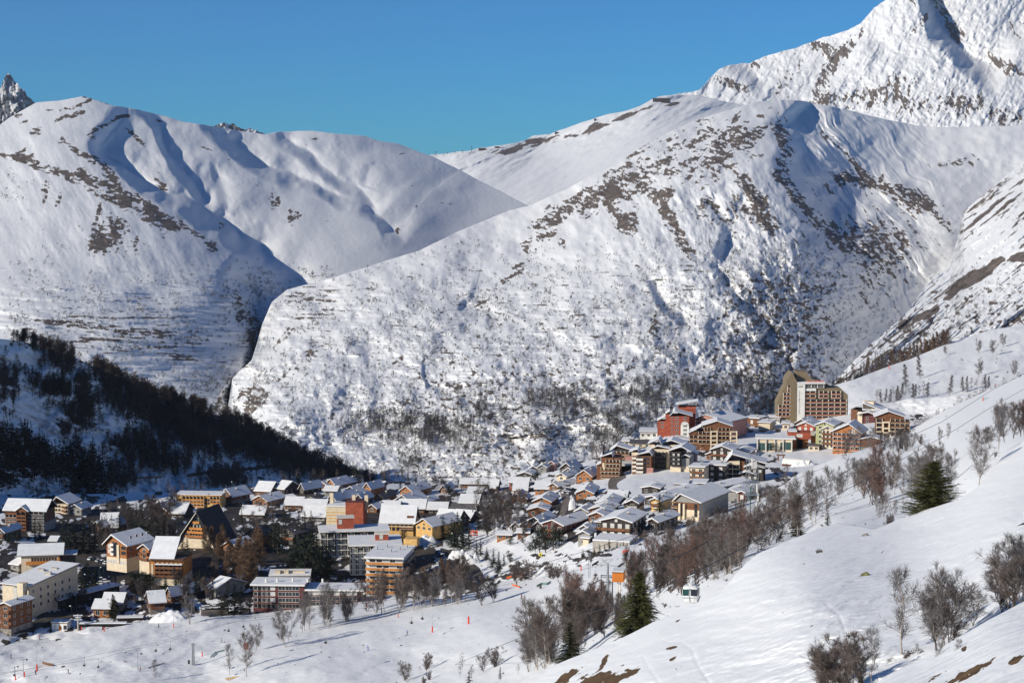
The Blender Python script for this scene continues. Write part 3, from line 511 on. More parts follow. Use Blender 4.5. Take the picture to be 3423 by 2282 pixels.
def bare_tree_geo(seed, H=10., r0=.13, stems=1, limbs=26, h0=.25, spread=.34, rise=.9, sub=6, twigs=5, tw=.017, shape='oval', lean=.05):
    rs = np.random.RandomState(seed); wood = []; tw_ = []
    for s in range(stems):
        az0 = rs.rand() * 6.28; out = (0.10 + .28 * rs.rand()) * (stems > 1); Hs = H * (1 - .35 * rs.rand() * (stems > 1)); n = 7
        dx, dy = math.cos(az0) * out + rs.randn() * lean, math.sin(az0) * out + rs.randn() * lean
        P = [np.array([0., 0, -0.4])]
        for i in range(1, n + 1):
            t = i / n; P.append(np.array([dx * Hs * t ** .8 + rs.randn() * .012 * H, dy * Hs * t ** .8 + rs.randn() * .012 * H, Hs * t]))
        rr = [r0 * (1 - .93 * (i / n)) * (.7 if stems > 1 else 1) for i in range(n + 1)]
        for i in range(n): wood.append([*P[i], *P[i + 1], rr[i], rr[i + 1]])
        nl = max(4, limbs // stems)
        for l in range(nl):
            t = h0 + (1 - h0) * ((l + rs.rand()) / nl) ** .9; t = min(t, .985); k = min(int(t * n), n - 1); f = t * n - k
            p = P[k] * (1 - f) + P[k + 1] * f; tt = (t - h0) / (1 - h0)
            ln = {'oval': math.sin(math.pi * min(1, .12 + .83 * tt)) ** .7, 'cone': 1.05 - tt, 'round': math.sin(math.pi * (.2 + .75 * tt)) ** .5}[shape] * spread * H * (.7 + .5 * rs.rand())
            az = rs.rand() * 6.28; el = rise * (.55 + .5 * rs.rand()) if shape != 'cone' else .1 + .3 * rs.rand()
            q = p.copy(); m = 4; rb = r0 * .34 * (1 - .6 * tt)
            for j in range(m):
                dirn = np.array([math.cos(az) * math.cos(el), math.sin(az) * math.cos(el), math.sin(el)]); q2 = q + dirn * ln / m
                ra, rb2 = rb * (1 - j / m) + .012, rb * (1 - (j + 1) / m) + .010
                (wood if j < 2 else tw_).append([*q, *q2, ra, rb2])
                for c in range(sub if j else 2):
                    u = rs.rand(); s0 = q + (q2 - q) * u; a2 = az + rs.randn() * .9; e2 = el + rs.randn() * .5; l2 = ln * (.16 + .22 * rs.rand()) + .02 * H
                    d2 = np.array([math.cos(a2) * math.cos(e2), math.sin(a2) * math.cos(e2), math.sin(e2)]); e = s0 + d2 * l2; tw_.append([*s0, *e, tw, tw * .6])
                    for w in range(twigs):
                        u2 = .2 + .8 * rs.rand(); s1 = s0 + (e - s0) * u2; d3 = d2 + rs.randn(3) * .55; d3[2] += .12; d3 /= np.linalg.norm(d3); tw_.append([*s1, *(s1 + d3 * (.035 + .05 * rs.rand()) * H), tw * .8, tw * .3])
                q = q2; az += rs.randn() * .25; el += .12 * rs.randn() + (.10 if shape != 'cone' else 0)
    return wood, tw_
def spruce_geo(seed, H=10., layers=26, per=13, width=.26, droop=.35, quad=.16, h0=.06, taper=.9, sprays=7):
    rs = np.random.RandomState(seed); nd = []
    for l in range(layers):
        t = h0 + (1 - h0) * (l / layers) ** .92; L0 = width * H * (1 - t) ** taper * (.75 + .5 * rs.rand()) + .02 * H
        for b in range(max(4, int(per * (1 - .55 * t)))):
            az = rs.rand() * 6.28; z = H * t + rs.randn() * .012 * H; L_ = L0 * (.55 + .6 * rs.rand())
            up0 = .25 * (t - .25); p = np.array([0, 0, z]); m = 4
            for j in range(m):
                e = up0 - droop * (j / m) + rs.randn() * .06; d = np.array([math.cos(az) * math.cos(e), math.sin(az) * math.cos(e), math.sin(e)]); p2 = p + d * L_ / m
                w = quad * H / 10 * (1 - .35 * j / m); nd.append([*p, *p2, w * .7, w * .45])
                for c in range(sprays // 2 if j == 0 else sprays - 2):
                    s0 = p + (p2 - p) * rs.rand(); d2 = d + rs.randn(3) * np.array([.7, .7, .28]); d2[2] -= .15; d2 /= np.linalg.norm(d2)
                    ll = L_ * .12 + .03 * H * rs.rand(); nd.append([*s0, *(s0 + d2 * ll), w * .42, w * .1])
                p = p2
    nd.append([0, 0, H * .93, 0, 0, H * 1.02, .06, .02])
    return [[0, 0, -.6, 0, 0, H * .95, .022 * H, .03]], nd
def pine_geo(seed, H=10., n=900):
    rs = np.random.RandomState(seed); nd = []; wood = [[0, 0, -.6, .2, 0, H * .6, .2, .1]]
    cl = [(rs.randn() * .13 * H, rs.randn() * .13 * H, H * (.25 + .68 * rs.rand())) for _ in range(16)]
    for c in cl:
        wood.append([0, 0, H * .22, c[0], c[1], c[2], .07, .03]); R0 = (.10 + .10 * rs.rand()) * H * (1.15 - .6 * c[2] / H)
        for i in range(n // 16):
            d = rs.randn(3); d /= np.linalg.norm(d); r = R0 * rs.rand() ** .4; p = np.array(c) + d * r * np.array([1.2, 1.2, .8]); q = p + (d + rs.randn(3) * .5) * .045 * H; nd.append([*p, *q, .11, .05])
    return wood, nd

TREE = {}
def proto(kind, geo, bark, crown, sides=4, seed=1):
    wood, tw = geo; rs = np.random.RandomState(seed)
    V, Fc = tubes(wood, sides); t = np_mesh('trunk', V, Fc, bark, make=False, smooth=True)
    V, Fc = ribbons(tw, rs); c = np_mesh('crown', V, Fc, crown, make=False)
    TREE.setdefault(kind, []).append((t, c))
for i in range(3): proto('birch', bare_tree_geo(11 + i, H=10, r0=.13, limbs=32, h0=.2, spread=.30, rise=.8, sub=5, tw=.019), m_bark_pale, twm('brown'))
for i in range(2): proto('birch_grey', bare_tree_geo(21 + i, H=10, r0=.11, limbs=28, h0=.14, spread=.24, rise=.9, sub=5, twigs=4, tw=.017), m_bark_pale, twm('grey'))
for i in range(2): proto('red_tree', bare_tree_geo(31 + i, H=10, r0=.10, stems=4, limbs=44, h0=.08, spread=.25, rise=.95, sub=5, tw=.022), m_bark_dark, twm('red'))
for i in range(2): proto('brown_tree', bare_tree_geo(34 + i, H=10, r0=.11, stems=3, limbs=42, h0=.08, spread=.29, rise=.85, sub=5, tw=.021), m_bark_dark, twm('brown'))
for i in range(3): proto('clump', bare_tree_geo(41 + i, H=10, r0=.10, stems=5, limbs=45, h0=.15, spread=.24, rise=.9, sub=5, tw=.018, shape='round'), m_bark_pale, twm('grey'))
for i in range(2): proto('dark_tree', bare_tree_geo(51 + i, H=10, r0=.14, stems=2, limbs=40, h0=.1, spread=.26, rise=.95, sub=6, tw=.026), m_bark_dark, twm('dark'))
for i in range(2): proto('shrub', bare_tree_geo(61 + i, H=10, r0=.16, stems=9, limbs=60, h0=.05, spread=.26, rise=.8, sub=5, tw=.03, shape='round'), m_bark_dark, twm('brown'))
for i in range(2): proto('larch', bare_tree_geo(71 + i, H=10, r0=.13, limbs=60, h0=.10, spread=.17, shape='cone', sub=5, tw=.022), m_bark_dark, twm('rust'))
for i in range(2): proto('larch_grey', bare_tree_geo(73 + i, H=10, r0=.13, limbs=50, h0=.08, spread=.15, shape='cone', sub=4, tw=.019), m_bark_dark, twm('grey'))
for i in range(2): proto('spruce', spruce_geo(81 + i), m_bark_dark, m_spruce)
for i in range(2): proto('spruce_dark', spruce_geo(85 + i, layers=20, per=10, width=.17, sprays=5), m_bark_dark, m_spruce_d)
for i in range(2): proto('pine', pine_geo(91 + i), m_bark_dark, m_spruce_d)
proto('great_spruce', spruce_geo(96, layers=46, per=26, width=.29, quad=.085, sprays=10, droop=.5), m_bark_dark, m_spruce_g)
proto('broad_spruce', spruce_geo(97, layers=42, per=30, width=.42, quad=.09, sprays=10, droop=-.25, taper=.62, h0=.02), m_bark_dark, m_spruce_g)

TRS = np.random.RandomState(5); REST = []
def tree(kind, px, py, hpx, sheet_=None, Y=None, label=None, cat=None, group=None, name=None, wide=1.0, sink=0.0):
    """a tree whose foot is seen at photo pixel (px, py) and which stands hpx photo pixels tall"""
    if Y is None: Y = float(ground(sheet_, px, py))
    x, y, z = pt(px, py, Y); s = hpx * Y / F / 10.0
    names = {'birch': 'birch_tree', 'birch_grey': 'birch_tree', 'red_tree': 'bare_tree', 'brown_tree': 'bare_tree', 'clump': 'bare_tree', 'dark_tree': 'bare_tree', 'shrub': 'bare_shrub', 'larch': 'larch_tree', 'larch_grey': 'larch_tree', 'spruce': 'spruce_tree', 'spruce_dark': 'spruce_tree', 'pine': 'pine_tree', 'great_spruce': 'spruce_tree', 'broad_spruce': 'spruce_tree'}
    if group and names[kind] == 'bare_tree' and hpx < 66: REST.append((x, y, z, s, wide)); return
    v = TREE[kind]; tm, cm = v[TRS.randint(len(v))]
    o = thing(name or names[kind], (x, y, z - sink), TRS.rand() * 6.28, label, cat or ('shrub' if kind == 'shrub' else 'tree'), group)
    o.scale = (s * wide, s * wide, s)
    link('trunk', tm, o); link('crown', cm, o)
    return o
# ---------------------------------------------------------------- single notable trees
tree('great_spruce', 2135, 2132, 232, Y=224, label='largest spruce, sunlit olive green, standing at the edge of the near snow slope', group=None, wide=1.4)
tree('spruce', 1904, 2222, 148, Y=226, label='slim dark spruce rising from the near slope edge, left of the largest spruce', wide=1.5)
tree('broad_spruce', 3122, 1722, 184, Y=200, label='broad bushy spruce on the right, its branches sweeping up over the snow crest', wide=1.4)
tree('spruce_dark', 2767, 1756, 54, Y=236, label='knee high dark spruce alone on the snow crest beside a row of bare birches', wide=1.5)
tree('spruce', 2664, 1795, 102, Y=262, label='dark spruce half hidden behind three pale birch trunks on the right slope', wide=1.25)
tree('pine', 3328, 1531, 22, Y=232, label='tiny green pine sapling on the snow edge at the far right')
tree('spruce_dark', 1568, 2325, 90, Y=430, label='dark spruce tip poking up at the bottom edge of the photo', wide=1.3)
tree('spruce_dark', 1672, 2268, 46, Y=400, label='small dark spruce among low bare shrubs at the bottom edge')
tree('birch', 3271, 1645, 205, Y=206, label='tall bare birch with a pale trunk standing alone on the right snow crest')
tree('birch', 824, 2261, 142, 'piste', label='taller of the two bare birches on the open piste, beside a yellow plank')
tree('birch_grey', 768, 2255, 100, 'piste', label='smaller bare birch just left of the taller one on the open piste')
tree('clump', 855, 2175, 92, 'piste', label='forked bare tree behind the pair of birches on the open piste')
tree('clump', 955, 2162, 140, 'piste', label='wide spreading bare tree with leaning stems at the piste edge', wide=1.2)
tree('birch_grey', 517, 2272, 68, 'piste', label='small frosty bare tree beside the drag lift at the bottom left')
tree('clump', 635, 2085, 105, 'piste', label='leafless round crowned tree on the ploughed snow bank by the car park')
tree('shrub', 1806, 1968, 16, 'piste', label='small round bush alone on the piste below the green netting', wide=1.6)
tree('dark_tree', 1612, 2022, 100, 'piste', label='dense dark bare clump with a pale split trunk at the piste edge', wide=1.3)
tree('dark_tree', 1650, 2012, 84, 'piste', label='low dark bare clump to the right of the split trunk tree', wide=1.5)
tree('shrub', 1866, 1932, 44, 'piste', label='grey twiggy bush on the upper piste below the timber wall', wide=1.5)
tree('shrub', 1850, 1934, 40, 'piste', label='grey twiggy bush leaning against a larger one on the upper piste', wide=1.3)
tree('spruce_dark', 2205, 1711, 62, 'village_ground', label='large dark pine between the two yellow and brown chalets', wide=2.3)
tree('spruce_dark', 2308, 1735, 62, 'village_ground', label='dark conifer in front of the brown and cream balcony block', wide=2.0)
tree('pine', 2582, 1512, 36, 'village_ground', label='round dark pine in front of the green glazed hall')
tree('spruce_dark', 1957, 1697, 40, 'village_ground', label='dark spruce beside the grey road bend below the chalets', wide=1.4)
tree('birch_grey', 3338, 1497, 140, Y=300, label='open crowned bare tree at the right edge above the snow crest', wide=1.2)
tree('clump', 3272, 1235 + 25, 60, 'piste_hill', label='single bare tree near the red marker on the upper right piste')

# ---------------------------------------------------------------- groves: every tree its own object
def grove(n, box, kinds, h, sheet_, label, group, seed, line=None, wide=(.85, 1.2), Yf=None):
    rs = np.random.RandomState(seed)
    for i in range(n):
        if line is not None:
            t = (i + rs.rand()) / n * (len(line) - 1); k = min(int(t), len(line) - 2); f = t - k
            px = line[k][0] * (1 - f) + line[k + 1][0] * f; py = line[k][1] * (1 - f) + line[k + 1][1] * f + rs.randn() * box
        else:
            px = rs.uniform(box[0], box[2]); py = rs.uniform(box[1], box[3])
            if len(box) > 4: py = py + (px - box[0]) * box[4]
        kd = kinds[rs.randint(len(kinds))]
        tree(kd, px, py, rs.uniform(*h), sheet_ if Yf is None else None, Y=None if Yf is None else Yf(px, py), label=label, group=group, wide=rs.uniform(*wide), sink=.3)
B, BG, RT, BT, CL, DT, SH, LA, LG, SPD, SPR, PI = 'birch', 'birch_grey', 'red_tree', 'brown_tree', 'clump', 'dark_tree', 'shrub', 'larch', 'larch_grey', 'spruce_dark', 'spruce', 'pine'
grove(12, (1775, 2222, 1965, 2252, -.30), [B, B, CL, BT], (150, 225), 'piste', 'bare tree in the thick grove left of the largest spruce', 'lower grove behind the near slope', 201)
grove(9, (1740, 2205, 1860, 2250, -.2), [DT, CL, BT], (90, 150), 'piste', 'low twiggy tree on the left side of the lower grove', 'lower grove fringe', 202)
grove(16, (1860, 2040, 2020, 2120, -.10), [RT, RT, BT], (85, 150), 'piste', 'reddish brown bare tree in the thicket above the lower grove', 'reddish thicket beside the piste', 203)
grove(12, (1900, 2140, 2080, 2160, -.25), [CL, BT, DT], (80, 150), 'piste', 'grey bare tree close to the left flank of the largest spruce', 'grey trees beside the largest spruce', 204)
grove(16, (2080, 1985, 2290, 2040, -.25), [BT, DT, RT, BT], (120, 185), 'piste', 'bare tree in the dense wood right of the largest spruce', 'dense wood behind the gondola cabin', 205)
grove(16, (2270, 1910, 2480, 1970, -.25), [RT, BT, B, RT], (115, 185), 'piste', 'russet bare tree in the wood above the gondola cabin', 'russet wood above the gondola', 206)
grove(10, (2380, 1925, 2480, 1950, -.3), [B, B, CL], (110, 165), 'piste', 'pale stemmed birch standing in the snow right of the gondola cabin', 'birches right of the gondola', 207)
grove(12, (2440, 1840, 2600, 1875, -.25), [B, DT, BT], (100, 165), 'piste', 'bare tree at the foot of the lattice mast', 'trees around the mast foot', 208)
grove(9, (2150, 1880, 2400, 1930, -.3), [DT, CL, BG], (100, 140), 'piste', 'grey branching tree between the timber wall and the lattice mast', 'grey trees below the timber wall', 209)
grove(14, (2560, 1768, 2760, 1800, -.25), [BG, B, BG], (95, 170), 'piste', 'slender birch in the row left of the small spruce', 'slender birches on the right crest', 210)
grove(3, (2640, 1790, 2672, 1796), [B], (110, 140), 'piste', 'pale trunked birch standing against the dark spruce', 'three pale trunks', 211, Yf=lambda a, b: 250)
grove(5, (2780, 1655, 2880, 1672, -.2), [CL, BG], (85, 125), 'piste', 'fan shaped bare tree on the mid slope below the lift hall', 'fan shaped trees on the mid slope', 212)
grove(15, (2885, 1650, 3080, 1700, -.15), [B, BT, RT, BG], (90, 170), 'piste', 'bare tree in the mixed stand left of the broad spruce', 'mixed stand by the broad spruce', 213)
grove(6, (2930, 1728, 3035, 1742, -.2), [CL, BG], (55, 90), 'piste', 'low frosted bush tree at the left foot of the broad spruce', 'frosted bushes', 214)
grove(6, (3080, 1600, 3210, 1640, -.15), [BT, CL], (85, 130), 'piste', 'bare tree seen above the broad spruce', 'trees behind the broad spruce', 215)
grove(5, (3300, 1470, 3440, 1490, -.3), [BT, CL, RT], (60, 140), 'piste', 'bare tree in the cluster at the right edge of the photo', 'right edge cluster', 216, Yf=lambda a, b: 310)
grove(9, (3010, 1490, 3190, 1520, -.3), [BG, SH], (22, 60), 'piste', 'thin grey bush on the open upper slope below the ski lift', 'thin bushes below the ski lift', 217)
grove(42, 5, [RT, BT, RT], (24, 44), None, 'rust coloured bush in the strip along the ridge under the lift cables', 'rust coloured hedge strip', 218, line=[(3050, 1445), (3110, 1412), (3190, 1378), (3278, 1338), (3350, 1310), (3423, 1280)], wide=(1.2, 1.7), Yf=lambda a, b: 1075)
grove(16, (2800, 1505, 3060, 1545, -.12), [BT, CL, BG, DT], (45, 85), 'piste', 'bare tree on the slope below the orange balcony block', 'trees below the orange block', 219)
grove(9, (2585, 1605, 2660, 1640, -.2), [DT, BT], (34, 55), 'piste', 'dark twiggy bush in the shaded hollow beside the cream block', 'bushes in the shaded hollow', 220)
grove(14, (2110, 1820, 2330, 1850, -.25), [BT, RT, SH], (30, 75), 'piste', 'brown bush along the dark road below the timber wall', 'brown bushes along the lower road', 221)
grove(9, (2420, 1700, 2640, 1720, -.3), [SH, BG], (25, 60), 'piste', 'frosted scrub on the white bank under the lattice mast', 'frosted scrub under the mast', 222)
grove(9, (1010, 2095, 1120, 2120, -.2), [CL, BT, BG], (95, 150), 'piste', 'bare tree in front of the long maroon building', 'trees in front of the maroon building', 223)
grove(4, (1150, 2072, 1170, 2082), [CL], (85, 120), 'piste', 'bare twin stemmed tree right of the maroon building', 'twin stems right of the maroon building', 224)
grove(7, (1220, 2040, 1345, 2062, -.1), [B, BT], (80, 150), 'piste', 'thin bare tree below the orange balcony tower', 'thin trees below the orange tower', 225)
grove(18, (1345, 2030, 1560, 2046, -.12), [BG, B, CL], (75, 125), 'piste', 'slim birch in the row along the right part of the lower piste', 'birch row along the lower piste', 226)
grove(26, (1290, 1950, 1560, 1995, -.08), [BT, DT, LA], (60, 100), 'village_ground', 'brown bare tree crowding the slope below the car park', 'brown wood below the car park', 227)
grove(11, (1720, 1935, 1840, 1950, -.1), [BT, DT, SH], (40, 70), 'piste', 'brown bush beside the orange safety netting', 'bushes by the orange netting', 228)
# right-hand piste hill
for a in C5((1427, 362), (1525, 380), (1590, 322), (1203, 373), (1035, 532), (940, 602), (1120, 655), (1230, 642), (1330, 630), (1385, 624), (1435, 615), (1515, 600), (1660, 522), (925, 470)):
    pass
for (a, b), h, lab in zip(C5((1427, 362), (1525, 380), (1590, 322), (1203, 373), (1035, 532), (940, 602), (1230, 642), (1660, 522)), (48, 55, 46, 32, 78, 82, 66, 56),
    ('left one of three round bare trees high on the right piste', 'middle one of three round bare trees high on the right piste', 'right one of three round bare trees high on the right piste', 'small pale bare tree close to the piste skyline',
     'dark full crowned bare tree casting a long shadow on the piste', 'narrow bare tree below the dark full crowned one', 'tall pale bare tree standing apart above the snow mound', 'lone bare tree at the right edge of the upper piste')):
    tree('larch_grey' if h > 60 else 'clump', a, b, h, 'piste_hill', label=lab)
grove(16, 4, [LG, LG, CL], (38, 58), 'piste_hill', 'grey bare tree in the row behind the snow mound', 'row behind the snow mound', 231, line=C5((730, 705), (840, 690), (960, 668), (1090, 660)))
grove(7, 4, [LG, CL], (42, 66), 'piste_hill', 'grey bare tree in the right part of the row above the mound', 'right row above the mound', 232, line=C5((1310, 632), (1400, 620), (1530, 602)))
grove(46, 3, [LA, LG, DT], (42, 66), None, 'brown bare tree in the wood behind the piste skyline', 'wood behind the piste skyline', 233, line=C5((640, 530), (760, 490), (880, 450), (1000, 410), (1110, 360), (1240, 300)), Yf=lambda a, b: 1800)
grove(14, 3, [SPD], (22, 36), None, 'dark conifer in the line beside the brown tower', 'dark conifers beside the brown tower', 234, line=C5((450, 590), (520, 560), (600, 540), (650, 528)), Yf=lambda a, b: 1790, wide=(1.3, 2))
# village trees
def vt(kind, pts, label, group, wide=1.0, sheet_='village_ground'):
    for (a, b, h) in pts: tree(kind, a, b, h, sheet_, label=label, group=group, wide=wide * TRS.uniform(.85, 1.2), sink=.3)
def c1(*p): return [(a / 2.0047, 1500 + b / 2.0047, h / 2.0047) for a, b, h in p]
def c2(*p): return [(700 + a / 2.0047, 1500 + b / 2.0047, h / 2.0047) for a, b, h in p]
def c3(*p): return [(1500 + a / 2.0047, 1400 + b / 2.0047, h / 2.0047) for a, b, h in p]
def c4(*p): return [(1900 + a / 2.529, 1180 + b / 2.529, h / 2.529) for a, b, h in p]
vt('spruce_dark', c1((425, 700, 235), (465, 705, 260), (505, 700, 250), (560, 695, 260), (600, 690, 235), (635, 690, 190)), 'tall dark spruce in the block of conifers beside the white roofed chalet', 'conifer block at the left', 1.3)
vt('spruce_dark', c1((235, 600, 150), (265, 600, 130)), 'dark conifer in front of the brown balcony building at the left', 'conifers before the brown building', 1.3)
vt('pine', c1((110, 625, 85), (60, 640, 70)), 'small round pine at the left edge of the village', 'pines at the left edge')
vt('spruce_dark', c1((800, 570, 150), (880, 640, 230), (920, 655, 250), (965, 665, 250), (1010, 670, 230), (1060, 660, 200), (1100, 640, 170)), 'dark conifer in the wood left of the steep gabled hotel', 'wood left of the steep gable', 1.3)
vt('spruce_dark', c1((1225, 700, 150), (1255, 705, 120), (1160, 650, 90)), 'dark spruce in front of the steep gabled hotel', 'spruces before the steep gable', 1.3)
vt('spruce_dark', c1((545, 950, 190), (590, 945, 200), (640, 930, 150)), 'dark spruce beside the shaded car park road', 'spruces by the shaded car park', 1.3)
vt('spruce', c1((760, 1132, 172)), 'spruce tree in front of the small wooden chalets by the piste', None, 1.1)
vt('pine', c1((900, 950, 140), (950, 960, 160), (1000, 945, 130)), 'dark pine below the orange and white chalet hotel', 'pines below the chalet hotel')
vt('spruce_dark', c1((1110, 945, 90), (1340, 985, 190), (1375, 960, 150)), 'dark spruce between the small chalets in the lower village', 'spruces between the lower chalets', 1.3)
vt('spruce_dark', c1((1490, 1145, 200), (1530, 1140, 270), (1575, 1135, 250), (1615, 1120, 200), (1672, 1112, 140)), 'dark conifer in the group at the left end of the maroon building', 'conifers left of the maroon building', 1.35)
vt('larch', c1((1380, 700, 190), (1415, 695, 180), (1500, 660, 160), (1550, 780, 190), (1600, 800, 220), (1660, 820, 230)), 'tall brown larch in the wood below the steep gabled hotel', 'larches below the steep gable')
vt('larch', c2((170, 860, 260), (215, 900, 280), (260, 870, 270), (310, 760, 240), (345, 800, 260), (120, 900, 220), (290, 900, 240), (60, 760, 200)), 'brown larch in the wood left of the snowy ramp', 'larch wood left of the ramp', 1.1)
vt('spruce_dark', c2((430, 690, 270), (460, 700, 240), (380, 620, 200), (600, 560, 160), (640, 560, 150), (690, 730, 250), (720, 760, 230)), 'dark spruce between the larch wood and the long balcony block', 'spruces left of the balcony block', 1.3)
vt('pine', c2((560, 880, 230), (600, 900, 260), (640, 905, 330), (690, 905, 340), (730, 905, 290), (765, 900, 220), (800, 890, 180), (880, 900, 70)), 'big dark pine in the mass in front of the long balcony block', 'pines before the balcony block', 1.1)
vt('spruce_dark', c2((1265, 610, 120), (1290, 620, 110)), 'dark spruce in the shade right of the long balcony block', 'spruces in the shaded yard', 1.4)
vt('spruce_dark', c2((1440, 600, 175), (1480, 620, 130), (1565, 610, 180), (1600, 640, 150), (1640, 660, 200), (1690, 690, 220)), 'dark spruce in the row in front of the yellow chalet hotel', 'spruce row before the yellow hotel', 1.25)
vt('spruce_dark', c2((550, 262, 80), (588, 268, 75), (960, 235, 120), (985, 238, 140), (1010, 240, 120), (1280, 285, 80), (1385, 230, 50)), 'dark spruce at the back edge of the village near the far chalets', 'spruces behind the far chalets', 1.4)
vt('pine', c2((1520, 240, 70), (1560, 245, 70), (1600, 310, 80), (1640, 330, 60)), 'dark pine among the far chalets at the village centre', 'pines among the far chalets')
vt('spruce_dark', c3((60, 860, 250), (95, 870, 240), (135, 868, 210), (20, 850, 200)), 'tall dark spruce beside the red and white billboard', 'spruces by the billboard', 1.3)
vt('spruce_dark', c3((185, 915, 110), (213, 915, 120), (255, 935, 85), (300, 965, 110), (335, 990, 120), (370, 985, 90)), 'dark spruce on the snow bank above the parked cars', 'spruces on the snow bank', 1.3)
vt('pine', c3((250, 960, 70), (290, 1010, 90), (330, 1050, 110), (410, 965, 90), (455, 1050, 120), (430, 1040, 80)), 'low dark pine at the lower end of the snow bank', 'pines at the end of the bank', 1.1)
vt('pine', c3((412, 850, 80), (500, 835, 45), (235, 760, 110), (205, 755, 90)), 'isolated dark pine on the small snowy lawn', 'pines on the snowy lawn')
vt('pine', c3((580, 890, 130), (610, 895, 190), (650, 895, 170), (700, 880, 160), (740, 850, 150), (545, 890, 80)), 'large dark pine in front of the maroon chalet', 'large pines before the maroon chalet', 1.15)
vt('spruce_dark', c3((862, 605, 55), (832, 640, 45), (740, 640, 65), (455, 350 + 70, 60)), 'little spruce beside the grey road in the chalet quarter', 'little spruces by the chalet road', 1.3)
vt('spruce_dark', c3((900, 925, 60), (940, 918, 55), (975, 905, 50), (1012, 892, 65), (1045, 880, 50), (1075, 870, 75), (1128, 862, 50), (1170, 850, 40)), 'small conifer in the hedge row at the edge of the upper piste', 'conifer hedge by the upper piste', 1.6)
vt('pine', c3((595, 410, 70), (570, 412, 60)), 'dark pine between the two rows of hillside chalets', 'pines between the hillside chalets')
vt('spruce_dark', c4((740, 1108, 34), (905, 1118, 26), (990, 1085, 34), (760, 1180, 36), (720, 1130, 20)), 'tiny young spruce dotted on the open snow bowl', 'young spruces in the snow bowl', 1.5)
grove(34, (1590, 1690, 1765, 1800), [BG, BT, DT, BG], (58, 85), 'village_ground', 'bare tree in the wood behind the billboard', 'bare wood behind the billboard', 241)
grove(30, (1380, 1612, 1640, 1680), [BT, DT, BT], (34, 55), 'village_ground', 'brown bare tree behind the village centre chalets', 'trees behind the centre chalets', 242)
grove(12, (1575, 1640, 1700, 1680), [BT, RT], (35, 55), 'village_ground', 'brown bare tree left of the sunny timber chalets', 'trees left of the timber chalets', 243)
grove(26, (940, 1602, 1380, 1626), [BT, SPD, BT], (35, 58), 'village_ground', 'bare tree on the village edge under the wooded hill', 'trees on the village edge', 244)
grove(44, (330, 1710, 600, 1840), [DT, BT, DT, SPD], (48, 85), 'village_ground', 'dark tree in the wooded middle of the left village', 'wooded middle of the left village', 245)
grove(40, (750, 1720, 1060, 1830), [DT, BT, SPD], (38, 70), 'village_ground', 'dark tree among the snowy yards left of the red stair tower', 'trees left of the red stair tower', 246)
grove(24, (560, 1640, 700, 1700), [DT, BT], (32, 55), 'village_ground', 'dark bare tree around the yellow balcony block', 'trees around the yellow balcony block', 247)
grove(10, (430, 2010, 560, 2050), [BT, DT], (45, 85), 'village_ground', 'bare tree behind the small blue roofed shed', 'trees behind the blue shed', 248)
grove(18, (60, 2000, 300, 2050), [PI, DT], (40, 70), 'village_ground', 'dark bush in the shade of the tall cream building', 'bushes in the shade of the cream building', 249)
grove(18, (520, 1930, 720, 2010), [BT, DT, SPD], (55, 90), 'village_ground', 'bare tree between the lower village gardens', 'garden trees in the lower village', 250)
grove(12, (1960, 1520, 2030, 1560), [BT, DT], (34, 60), 'village_ground', 'bare tree behind the brown apartment block on the hillside', 'trees behind the hillside block', 251)
grove(6, (2010, 1660, 2100, 1720), [CL, BG], (24, 40), 'village_ground', 'frosted bush on the steep bank beside the grey road bend', 'frosted bushes by the road bend', 252)

# ---------------------------------------------------------------- woods and scrub nobody could count
def low_tree(seed, n=40, H=10., r=.24, h0=.2, tw=.07, conifer=False):
    rs = np.random.RandomState(seed); s = [[0, 0, -.5, 0, 0, H * .9, .14, .04]]
    for i in range(n):
        t = h0 + (1 - h0) * rs.rand() ** .8; az = rs.rand() * 6.28
        R0 = (1.02 - t) * r * H * 1.1 if conifer else r * H * math.sin(math.pi * min(1, .15 + .8 * (t - h0) / (1 - h0))) ** .6
        a0 = rs.rand() * .5; p = np.array([math.cos(az) * R0 * a0, math.sin(az) * R0 * a0, H * t]); e = (-.35 if conifer else .9) + rs.randn() * .3
        q = p + np.array([math.cos(az) * math.cos(e), math.sin(az) * math.cos(e), math.sin(e)]) * R0 * (.9 if conifer else .8)
        s.append([*p, *q, tw * (2.6 if conifer else 1), tw * .7])
        if not conifer:
            for k in range(2):
                d = rs.randn(3); d /= np.linalg.norm(d); m = p + (q - p) * rs.rand(); s.append([*m, *(m + d * .09 * H), tw * .7, tw * .5])
    V, Fc = ribbons(s, rs); return V
